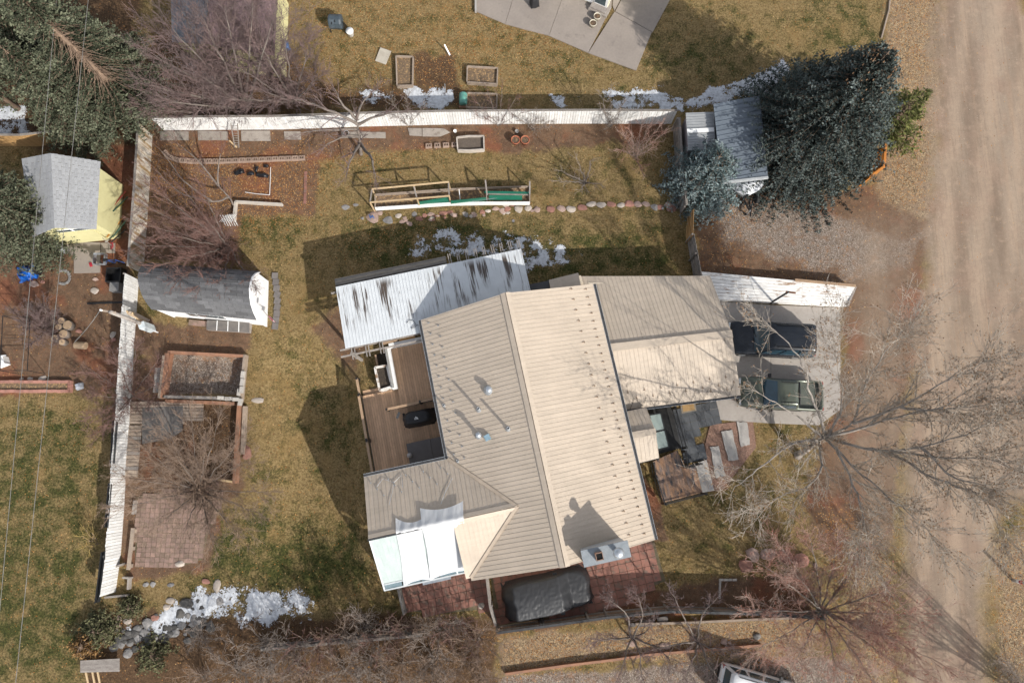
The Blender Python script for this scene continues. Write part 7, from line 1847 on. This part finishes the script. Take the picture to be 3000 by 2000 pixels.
for k, (u, v, w, h) in enumerate(((702, 505, 28, 14), (735, 510, 20, 10), (752, 498, 10, 18), (770, 515, 34, 12), (780, 488, 16, 8))):
    lab = ('largest scrap of black plastic among the leaves', 'curled scrap of black plastic in the middle of the bed', 'narrow upright scrap of black plastic', 'long crumpled strip of black plastic near the pipe frame', 'small scrap of black plastic at the block edging')[k]
    p = G(u, v); m = blob((p.x, p.y, .02), w / 45, h / 45, .16, random.uniform(-.4, .4), 9, 7, None, k + 3, .14, .6); solo('plastic_scrap', m, pm('black_plastic', (.012, .013, .016, 1), None, 5, .3) if 'black_plastic' not in bpy.data.materials else bpy.data.materials['black_plastic'], p, lab, 'plastic scrap', 'scraps of black plastic in the bed', True)
be = thing('brick_edging', G(895, 560), 'short column of flat red bricks edging the leafy bed', 'edging')
bm_ = MB(); bm_.box((0, 0, .03), (.17, .21, .06)); BR = bm_.mesh('brick'); BR.materials.append(REDP)
for k in range(9): inst('brick', BR, be, G(896 - k * .3, 508 + k * 10.5), random.uniform(-.1, .1))
def pot(u, v, r, h, mat, label, cat='pot', soil=True, group=None, name='plant_pot'):
    p = G(u, v); t = thing(name, p, label, cat, group)
    m = MB(); m.lathe(p, [(r * .62, 0), (r * .92, h * .8), (r, h * .82), (r, h), (r * .9, h), (r * .82, h * .8), (r * .1, h * .78)], 22); obj('shell', m, mat, t, True)
    if soil: m = MB(); m.lathe(p + Vector((0, 0, h * .75)), [(r * .84, 0), (r * .8, .05), (.01, .07)], 16); obj('soil', m, BEDS, t)
TERR = pm('terracotta', (.42, .14, .07, 1), (.36, .12, .065, 1), 5, .8, fine=.1)
pot(1510, 418, .28, .42, TERR, 'terracotta pot of soil nearer the raised bed', group='terracotta pots'); pot(1538, 418, .28, .42, TERR, 'terracotta pot of soil nearer the garden corner', group='terracotta pots')
pot(1514, 388, .12, .2, ST_GRY, 'small grey pot behind the terracotta pots', soil=False)
CRP = pm('cream_ceramic', (.60, .55, .44, 1), None, 4, .6)
pot(1748, 58, .24, .4, CRP, 'cream pot next to the door step on the neighbour patio', group='cream pots'); pot(1736, 78, .24, .4, CRP, 'cream pot farther from the door on the neighbour patio', group='cream pots')
pot(1017, 396, .17, .3, WHITE, 'white bucket under the garden tree', 'bucket', name='bucket'); pot(1334, 388, .11, .2, WHITE, 'small white pot by the broken slab', soil=False)
pot(1504, 648, .09, .05, ST_GRY, 'small grey valve cover in the lawn', 'valve cover', False, name='valve_cover')
# neighbour lawn clutter
ct = thing('compost_tumbler', G(990, 85), 'dark blue grey compost tumbler on the neighbour lawn', 'compost bin')
p = G(992, 86); m = MB(); TMB = pm('tumbler_plastic', (.055, .075, .09, 1), (.045, .06, .075, 1), 5, .5)
m.lathe(p + Vector((0, 0, .75)), [(.3, -.42), (.42, -.4), (.45, -.3), (.43, 0), (.45, .3), (.42, .4), (.3, .42)], 10, 'X'); obj('drum', m, TMB, ct)
for s in (-1, 1):
    for a in (-.25, .25): m = MB(); m.beam(p + Vector((s * .46, a, 0)), p + Vector((s * .46, 0, .75)), .05, .05); obj('leg', m, BTRIM, ct)
for k in range(2): m = MB(); m.box(p + Vector((.05 - .2 * k, -.2 - .1 * k, 1.14 - .06 * k)), (.04, .22, .03)); obj('handle', m, BTRIM, ct)
p = G(1028, 102); m = MB(); m.lathe(p, [(.2, 0), (.23, .35), (.25, .36), (.25, .42), (.02, .44)], 18); solo('white_bin', m, WHITE, p, 'white lidded bucket beside the compost tumbler', 'bucket', smooth=True)
m = MB(); m.prism([W(1114, 139, .1), W(1146, 150, .1), W(1130, 189, .1), W(1099, 178, .1)], .05, .09); solo('plywood_sheet', m, pm('weathered_ply', (.46, .42, .35, 1), (.38, .34, .28, 1), 3, .85, fine=.1), W(1122, 165), 'square of pale plywood lying on the dry weeds', 'board')
m = MB(); m.beam(W(1318, 162, .05), W(1302, 131, .6), .09, .03); solo('white_stake', m, WHITE, W(1316, 160), 'white stake leaning over the dark soil heap', 'stake')
m = MB(); m.tube([W(1305, 270, .05), W(1303, 246, .5)], .025, 6); solo('grey_stake', m, GALV, W(1305, 270), 'short grey pipe standing beside the snow', 'stake')
gb = thing('green_barrel', G(1355, 300), 'turquoise barrel lying beside the snowy bed', 'barrel')
p = W(1357, 290, .3); m = MB(); m.lathe(p, [(.02, -.36), (.24, -.36), (.255, -.3), (.25, -.1), (.26, -.08), (.26, .08), (.25, .1), (.255, .3), (.24, .36), (.02, .36)], 20, 'Y'); obj('drum', m, pm('turquoise_plastic', (.12, .33, .27, 1), (.10, .28, .23, 1), 4, .5), gb, True)
m = MB(); m.beam(W(1345, 310, .05), W(1368, 310, .05), .3, .1); obj('cradle', m, REDW, gb)
m = MB(); m.beam(W(1394, -30, .1), W(1394, 5, .1), .1, .1)
p = G(1565, 14); m = blob((p.x, p.y, .05), .55, .6, .8, .3, 10, 10, None, 3, .05, .4); solo('black_bag', m, BCLOTH, p, 'black bag at the top edge of the neighbour patio', 'bag', smooth=True)
p = G(838, 138); m = blob((p.x, p.y, .02), .5, .7, .35, .3, 10, 10, None, 9, .12, .6); solo('blue_bag', m, pm('blue_plastic', (.02, .12, .32, 1), None, 4, .4), p, 'blue plastic bag under the thicket twigs', 'bag', smooth=True)

# ---- planting boxes beside the west fence
pb = thing('gravel_bed', G(600, 1100), 'sunken gravel bed framed by reddish timbers', 'raised bed')
for a, b, mm, w in (((497, 1032), (722, 1044), REDW, .14), ((496, 1036), (478, 1166), REDW, .3), ((482, 1162), (706, 1168), WOODG, .16), ((721, 1040), (706, 1180), OLDW, .14)):
    m = MB(); m.beam(W(*a, .22), W(*b, .22), w, .5); obj('timber', m, mm, pb)
m = MB(); m.beam(W(484, 1042, .3), W(470, 1166, .3), .14, .4); obj('timber', m, OLDW, pb)
PBK = pm('pale_block', (.44, .41, .37, 1), (.38, .35, .32, 1), 4, .9, rnd=.1)
bb = MB(); bb.box((0, 0, .1), (.40, .20, .2)); BBM = bb.mesh('block'); BBM.materials.append(PBK)
for u, v, a, z in ((672, 1168, 0, .42), (693, 1170, 0, .42), (706, 1178, 1.5, .42), (712, 1120, 1.5, .4), (710, 1142, 1.5, .4), (714, 1098, 1.5, .36), (650, 1166, 0, .36), (703, 1150, 1.5, .3)): inst('block', BBM, pb, W(u, v, z), a + random.uniform(-.05, .05))
sb2 = thing('plant_bed', G(640, 1300), 'dark planting bed with timber sides below the gravel bed', 'raised bed')
for a, b, mm, w, h in (((704, 1182, ), (690, 1415), REDW, .16, .55), ((719, 1190), (712, 1330), OLDW, .2, .3), ((640, 1404), (692, 1412), PINEW, .12, .3), ((488, 1174), (690, 1182), REDW, .18, .3)):
    m = MB(); m.beam(W(*a, h / 2), W(*b, h / 2), w, h); obj('timber', m, mm, sb2)
pk = thing('plank_platform', G(470, 1240), 'grey mat and brown planks laid out as a platform by the fence', 'platform')
for i in range(7): m = MB(); m.beam(W(380, 1180 + i * 9.5, .06), W(596 if i < 6 else 540, 1181 + i * 9.5, .06), .16, .06); obj('plank', m, OLDW, pk)
for i in range(14): m = MB(); m.beam(W(376 - i * 1.2, 1250 + i * 11, .06), W(416 - i * 1.0, 1250 + i * 11, .06), .19, .06); obj('plank', m, (OLDW, OLDW, OLDW, WOODG)[i % 4], pk)
m = MB(); m.prism([W(417, 1194, .1), W(536, 1189, .1), W(535, 1260, .1), W(500, 1285, .1), W(416, 1300, .1)], .09, .11); obj('grey_mat', m, pm('grey_rubber_mat', (.16, .145, .135, 1), (.12, .11, .10, 1), 3, .8, fine=.1), pk)
m = MB(); m.prism([W(458, 1078), W(473, 1078), W(467, 1150), W(451, 1150)], 0, .14); solo('bench_slab', m, CONC2, W(462, 1115), 'narrow pale slab beside the gravel bed', 'slab')
m = MB(); m.beam(W(390, 1546, .3), W(376, 1668, .3), .2, .08); m2 = MB(); tbn = thing('timber_bench', G(384, 1610), 'long bleached plank bench beside the brick patio', 'bench'); obj('seat', m, OLDW, tbn)
for t in (.08, .5, .92):
    p = lerp(W(390, 1546, .3), W(376, 1668, .3), t); m = MB(); m.box((p.x, p.y, .13), (.18, .2, .26)); obj('leg', m, OLDW, tbn)
fb = thing('fence_planter', G(360, 1620), 'narrow planting trough between fence and bench', 'raised bed')
for a, b in (((345, 1575), (338, 1660)), ((338, 1660), (366, 1650)), ((310, 1748), (375, 1742)), ((380, 1692), (378, 1725)), ((362, 1690), (386, 1692))): m = MB(); m.beam(W(*a, .2), W(*b, .2), .1, .3); obj('timber', m, WOODG, fb)
m = MB(); m.beam(W(398, 1465, .2), W(392, 1505, .2), .12, .3); solo('short_timber', m, WOODG, W(395, 1485), 'short grey timber on end of the brick patio', 'timber')
lp_ = thing('low_platform', G(300, 1945), 'weathered grey plank platform at the bottom edge', 'platform')
for i in range(7): m = MB(); m.beam(W(236, 1936 + i * 5.0, .4), W(350, 1930 + i * 5.5, .4), .09, .05); obj('plank', m, WOODG, lp_)
for u, v in ((250, 1960), (270, 1965), (285, 1962)): m = MB(); m.beam(W(u, v, .2), W(u + 10, v + 50, .1), .08, .06); obj('joist', m, PINEW, lp_)
# ---- southern strip
re = thing('timber_edge', G(1850, 1920), 'long red timber edge between leafy strip and gravel', 'edging')
pts = [(1480, 1972), (1650, 1948), (1800, 1930), (1905, 1915), (2050, 1903), (2230, 1888)]
for a, b in zip(pts, pts[1:]): m = MB(); m.beam(W(*a, .12), W(*b, .12), .13, .26); obj('timber', m, REDW, re)
ub = thing('upper_timber_edge', G(2000, 1815), 'weathered timber edge along the foot of the south fence', 'edging')
pts = [(1860, 1826), (2010, 1822), (2180, 1814), (2330, 1808)]
for a, b in zip(pts, pts[1:]): m = MB(); m.beam(W(*a, .12), W(*b, .12), .12, .24); obj('timber', m, OLDW, ub)
for k, (u, v, w, h) in enumerate(((1895, 1823, 44, 16), (1940, 1815, 30, 20), (1850, 1828, 20, 10))):
    p = G(u, v); m = MB(); m.box((p.x, p.y, .08), (w / 52, h / 52, .16), .1); solo('stone_block', m, PAV, p, ('long grey block', 'squarish grey block', 'small grey block')[k] + ' below the south fence', 'block', 'grey blocks below the south fence')
le = thing('paver_corner', G(2125, 1715), 'L shaped row of pale edging pavers in the shaded front bed', 'edging')
for k in range(5): inst('paver', BBM, le, W(2109 - k * .5, 1702 + k * 11), 1.57, .5)
for k in range(4): inst('paver', BBM, le, W(2112 + k * 13, 1697), .05, .55)
# ---- west neighbour yard
kg = []
for k, (u, v) in enumerate(((150, 716), (170, 722), (188, 732))):
    p = W(u, v, .25); t = thing('steel_keg', G(u, v), ('steel keg nearest the spruce', 'middle steel keg by the yellow shed', 'steel keg nearest the concrete slab')[k], 'keg', 'steel kegs by the yellow shed')
    m = MB(); m.lathe((p.x, p.y, 0), [(.17, 0), (.2, .03), (.2, .5), (.14, .57), (.16, .58), (.16, .62), (.06, .6)], 18); obj('shell', m, GALV, t, True)
bt_ = thing('blue_tarp_heap', G(85, 800), 'bright blue tarp crumpled under the spruce', 'tarp')
p = G(84, 800); m = blob((p.x, p.y, .0), 1.1, 1.0, .6, .3, 18, 18, lambda a, b: .6 + .4 * math.sin(5 * a + 3 * b), 4, .25, .7); obj('tarp', m, pm('blue_tarp', (.015, .13, .50, 1), (.01, .09, .38, 1), 3, .35), bt_, True)
p = W(112, 792, .3); m = MB(); m.lathe(p, [(.1, -.06), (.26, -.07), (.28, 0), (.26, .07), (.1, .06)], 16); solo('old_tyre', m, TYRE, p, 'black tyre lying on the blue tarp', 'tyre', smooth=True)
ENDG = pm('sawn_log_end', (.38, .27, .175, 1), (.31, .22, .14, 1), 5, .9, rnd=.12, fine=.15)
for k, (u, v, r) in enumerate(((208, 955, .29), (196, 980, .27), (190, 942, .2), (182, 960, .2), (170, 993, .22), (192, 1004, .2), (165, 948, .2))):
    p = G(u, v); t = thing('log_round', p, 'sawn log round ' + ('largest of the heap, bark facing up', 'second largest, beside the largest', 'behind the largest one', 'between the larger ones and the bush', 'at the outer end of the heap', 'nearest the boulder log', 'half under the thorn bush')[k], 'log', 'heap of log rounds')
    m = MB(); m.lathe(p, [(r * 1.02, 0), (r, .3), (r * .97, .34), (.02, .345)], 16); obj('bark', m, BK_GREY, t, True)
    m = MB(); m.lathe(p + Vector((0, 0, .335)), [(r * .92, 0), (r * .9, .02), (.02, .025)], 16); obj('sawn_end', m, ENDG, t)
p = W(236, 1010, .2); m = MB(); m.tube([p - Vector((.3, .0, 0)), p + Vector((.32, -.05, 0))], .22, 14); solo('fallen_log', m, ENDG, p, 'short log lying on its side near the log rounds', 'log')
bb2 = thing('brick_bed', G(100, 1130), 'long raised bed edged with pink bricks in the west yard', 'raised bed')
bq = MB(); bq.box((0, 0, .12), (.30, .16, .24)); BQ = bq.mesh('brick'); BQ.materials.append(pm('pink_brick', (.40, .19, .145, 1), (.33, .17, .13, 1), 4, .9, .2, rnd=.15))
for k in range(16): inst('brick', BQ, bb2, W(2 + k * 13.6, 1119 + random.uniform(-.6, .6)), random.uniform(-.04, .04)); inst('brick', BQ, bb2, W(2 + k * 13.6, 1146 + random.uniform(-.6, .6)), random.uniform(-.04, .04))
for k in range(3): inst('brick', BQ, bb2, W(210, 1124 + k * 9), 1.57)
m = MB(); m.prism([W(-10, 1120), W(208, 1120), W(208, 1146), W(-10, 1146)], -.05, .14); obj('soil', m, LITT, bb2)
for k, (u, v, w) in enumerate(((126, 1108, 24), (90, 1110, 16), (64, 1110, 12))): boulder(u, v, w, w * .7, 'tan', ('largest', 'middle', 'smallest')[k] + ' pale rock behind the brick bed', .5)
p = G(235, 1131); m = blob((p.x, p.y, .0), .42, .4, .3, .3, 10, 10, None, 7, .08, .6); solo('grey_bag', m, pm('grey_plastic', (.42, .44, .48, 1), None, 4, .5), p, 'small grey plastic bag beside the brick bed', 'bag', smooth=True)
p = G(15, 1062); m = MB(); m.box((p.x, p.y, .25), (.55, .5, .5), .4); m.beam((p.x - .4, p.y + .3, .5), (p.x + .4, p.y + .35, .55), .05, .05); solo('white_crate', m, WHITE, p, 'white crate at the left edge beside the wire rack', 'crate')
rk = thing('wire_rack', G(50, 1010), 'tall thin black wire rack in the west yard', 'rack')
A_ = [W(8, 925, 1.5), W(88, 930, 1.5), W(80, 1085, 1.5), W(0, 1085, 1.5)]
for p, q in zip(A_, A_[1:] + A_[:1]): m = MB(); m.beam(p, q, .03, .03); obj('bar', m, BTRIM, rk)
for p in A_: m = MB(); m.beam((p.x, p.y, 0), p, .03, .03); obj('leg', m, BTRIM, rk)
for k in range(1, 5): m = MB(); m.beam(lerp(A_[0], A_[3], k / 5), lerp(A_[1], A_[2], k / 5), .015, .015); obj('bar', m, BTRIM, rk)
p = G(348, 812); cr = thing('black_crate', p, 'open black crate against the white fence', 'crate')
for s in ((0, .42, .9, .06), (0, -.42, .9, .06), (.42, 0, .06, .8), (-.42, 0, .06, .8)): m = MB(); m.box((p.x + s[0], p.y + s[1], .3), (s[2], s[3], .6)); obj('side', m, BTRIM, cr)
m = MB(); m.box((p.x, p.y, .03), (.8, .8, .04)); obj('base', m, BTRIM, cr)
p = G(348, 845); m = MB(); m.box((p.x, p.y, .25), (.55, .55, .5)); solo('grey_box', m, pm('grey_box_paint', (.22, .215, .21, 1), None, 4, .7), p, 'grey box beside the open black crate', 'box')
bkc = thing('bicycle', G(335, 770), 'blue bicycle leaning at the white fence', 'bicycle')
p, q = W(312, 770, .34), W(365, 770, .34)
for c in (p, q):
    m = MB()
    pts = [c + Vector((.33 * math.cos(a * math.pi / 10), 0, .33 * math.sin(a * math.pi / 10))) for a in range(21)]; m.tube(pts, .025, 5, False); obj('wheel', m, TYRE, bkc)
BBL = pm('blue_enamel', (.02, .07, .25, 1), None, 4, .35)
for a, b in ((p, p + Vector((.35, 0, .55))), (p + Vector((.35, 0, .55)), q + Vector((-.15, 0, .55))), (q, q + Vector((-.2, 0, .65))), (p + Vector((.35, 0, .55)), p + Vector((.5, 0, .0))), (p + Vector((.5, 0, 0)), q + Vector((-.15, 0, .55)))): m = MB(); m.tube([a, b], .022, 6); obj('frame_tube', m, BBL, bkc)
m = MB(); m.box(p + Vector((.33, 0, .68)), (.26, .13, .06)); obj('saddle', m, BTRIM, bkc)
m = MB(); m.tube([q + Vector((-.2, -.28, .72)), q + Vector((-.2, .28, .72))], .02, 6); obj('handlebar', m, BTRIM, bkc)
crt = thing('wire_cart', G(312, 768), 'small wire basket cart behind the bicycle', 'cart')
p = G(312, 766)
for s in ((0, .33, .66, .03), (0, -.33, .66, .03), (.33, 0, .03, .66), (-.33, 0, .03, .66)): m = MB(); m.box((p.x + s[0] - .1, p.y + s[1], .5), (s[2], s[3], .3)); obj('side', m, GALV, crt)
cols = [(.10, .30, .10, 1), (.45, .42, .40, 1), (.35, .30, .05, 1), (.40, .06, .05, 1), (.05, .12, .09, 1), (.50, .48, .44, 1), (.50, .22, .04, 1), (.06, .10, .06, 1), (.03, .03, .035, 1), (.08, .16, .12, 1)]
nms = ['green', 'pale grey', 'mustard', 'red', 'dark green', 'white', 'orange', 'olive', 'black', 'teal']
for k in range(10):
    u0 = 352 + (k % 5) * 5.5; v0 = (560, 640)[k // 5] + (k % 3) * 16
    a, b = W(u0, v0, .06), W(u0 - 16 + (k % 3) * 3, v0 - 6, 1.75 - .1 * (k % 4)); d = Vector((0, -1, 0)) * .0
    b = b + Vector((.02, 0, 0)); m = MB(); y2 = -1.5 + .2 * (k % 3)
    m.beam(a, a + Vector((-.25, y2, .9)), .09, .03); solo('ski', m, pm('ski_%s' % nms[k].replace(' ', '_'), cols[k], None, 3, .4), a, nms[k] + ' ski leaning on its side along the yellow shed', 'ski', 'old skis behind the yellow shed')
sh_ = thing('snow_shovel', G(322, 722), 'red snow shovel standing at the yellow shed wall', 'shovel')
m = MB(); m.beam(W(324, 722, .1), W(330, 712, .5), .45, .04); obj('blade', m, pm('red_plastic', (.40, .03, .05, 1), None, 4, .4), sh_)
m = MB(); m.tube([W(326, 718, .35), W(300, 697, 1.3)], .02, 6); obj('handle', m, WOODG, sh_)
m = MB(); p = G(268, 776); m.box((p.x, p.y, .06), (.14, .24, .1), .4); solo('red_toy', m, bpy.data.materials['red_plastic'], p, 'small red toy on the concrete slab', 'toy')
m = MB(); m.beam(W(256, 889, .05), W(358, 885, .05), .1, .05); solo('black_pole', m, BTRIM, W(300, 887), 'long black board lying at the fence', 'pole')
# ---- utility pole, cabinet, wires
up_ = thing('utility_pole', G(452, 962), 'grey utility pole with white meter cabinet beside the white shed', 'utility pole')
p = G(452, 962); m = MB(); m.tube([p, p + Vector((0, 0, 4.55))], [.13, .10], 12); obj('pole', m, WOODG, up_, True)
m = MB(); m.beam(p + Vector((-.5, .1, 4.4)), p + Vector((.2, 0, 4.4)), .09, .09); obj('crossarm', m, OLDW, up_)
m = MB(); m.lathe(p + Vector((-.5, .1, 4.45)), [(.03, 0), (.06, .05), (.03, .1), (.06, .15), (.02, .2)], 10); obj('insulator', m, WHITE, up_)
m = MB(); m.box(p + Vector((.12, -.12, 1.05)), (.36, .36, 1.2), -.38 + .8); obj('meter_cabinet', m, pm('pale_blue_cabinet', (.62, .68, .70, 1), None, 3, .5), up_)
for s in (-.12, .12): m = MB(); m.beam(p + Vector((.12 + s, -.12 - s, 0)), p + Vector((.12 + s, -.12 - s, .5)), .06, .06); obj('leg', m, WHITE, up_)
tp = p + Vector((-.5, .1, 4.6))
WIRE = pm('bare_wire', (.22, .21, .19, 1), (.12, .12, .115, 1), 2, .5)
def sag(a, b, n, s): return [lerp(a, b, k / n) - Vector((0, 0, s * 4 * (k / n) * (1 - k / n))) for k in range(n + 1)]
m = MB(); m.tube(sag(tp, W(218, 1002, 5.4), 10, .1), .018, 5); solo('service_wire', m, WIRE, tp, 'service wire running from the utility pole to the power line', 'wire')
for a, b, lab in (((186, -220), (-30, 2100), 'power line nearest the left edge'), ((282, -220), (35, 2100), 'power line crossing the yellow shed roof')):
    a_, b_ = W(*a, 9.0), W(*b, 9.0); m = MB(); m.tube(sag(a_, b_, 24, .0), .012, 5); solo('power_line', m, WIRE, a_, lab, 'power line', 'overhead power lines')
lpost = thing('lamp_post', G(2256, 888), 'dark steel post with a short rusty crossbar beside the driveway', 'post')
p = G(2256, 888); m = MB(); m.tube([p, p + Vector((0, 0, 2.75))], .06, 10); obj('pole', m, DARK, lpost)
m = MB(); m.beam(p + Vector((-.12, .02, 2.72)), p + Vector((.42, -.05, 2.72)), .10, .05); obj('crossbar', m, pm('rust', (.28, .12, .06, 1), None, 5, .8), lpost)
mk = thing('road_marker', G(2968, 1699), 'grey roadside marker post with a red band', 'marker post')
p = G(2968, 1699); m = MB(); m.tube([p, p + Vector((0, 0, 1.4))], .09, 10); obj('post', m, GALV, mk)
m = MB(); m.tube([p + Vector((0, 0, .55)), p + Vector((0, 0, .80))], .096, 10); obj('red_band', m, bpy.data.materials['red_plastic'], mk)
m = MB(); m.tube([p + Vector((0, 0, .35)), p + Vector((0, 0, .53))], .095, 10); obj('white_band', m, WHITE, mk)
# flag on the white shed
fl = thing('flag', W(775, 905), 'small striped flag on a pole at the white shed gable', 'flag')
a, b = W(770, 908, 1.9), W(797, 940, 1.7); m = MB(); m.tube([a, b], .018, 6); obj('staff', m, WOODG, fl)
d = (b - a).normalized()
for k in range(7):
    q0 = a + d * .42; m = MB(); z0 = -.03 - k * .055
    pts = [q0 + Vector((0, 0, z0)), b + Vector((0, 0, z0)), b + Vector((.05, .03, z0 - .055)), q0 + Vector((.04, .02, z0 - .055))]; n_ = Vector((.5, -.5, .7)); m.slab(pts, n_.normalized(), .006); obj('stripe', m, bpy.data.materials['red_plastic'] if k % 2 == 0 else WHITE, fl)
m = MB(); q0 = a + d * .42; m.slab([q0 + Vector((.01, -.01, -.02)), q0 + d * .25 + Vector((.01, -.01, -.02)), q0 + d * .25 + Vector((.04, .01, -.2)), q0 + Vector((.04, .01, -.2))], Vector((.4, -.4, .8)).normalized(), .006); obj('canton', m, bpy.data.materials['blue_paint'], fl)
m = MB(); m.box(W(771, 903, 2.2), (.1, .22, .2)); solo('wall_lamp', m, pm('lamp_grey', (.3, .3, .3, 1), None, 4, .6), W(771, 903, 2.1), 'grey lamp box on the white shed gable', 'lamp')
# wooden lean-to boards between fence and white shed
lb_ = thing('board_stack', W(400, 920), 'leaning brown boards between white fence and white shed', 'boards')
for k in range(4): m = MB(); m.beam(W(368 + k * 9, 912 + k * 2, 1.1 - .1 * k), W(410 + k * 9, 934 + k * 2, .2), .16, .04); obj('board', m, (PINEW, OLDW)[k % 2], lb_)
# lawn edging at the top right
ed = thing('lawn_edging', G(2600, 60), 'dark lawn edging line along the road shoulder', 'edging')
m = MB(); m.beam(W(2612, -80, .05), W(2604, 30, .05), .08, .14); obj('strip', m, OLDW, ed)
m = MB(); m.beam(W(2604, 30, .05), W(2582, 112, .05), .08, .14); obj('strip', m, OLDW, ed)
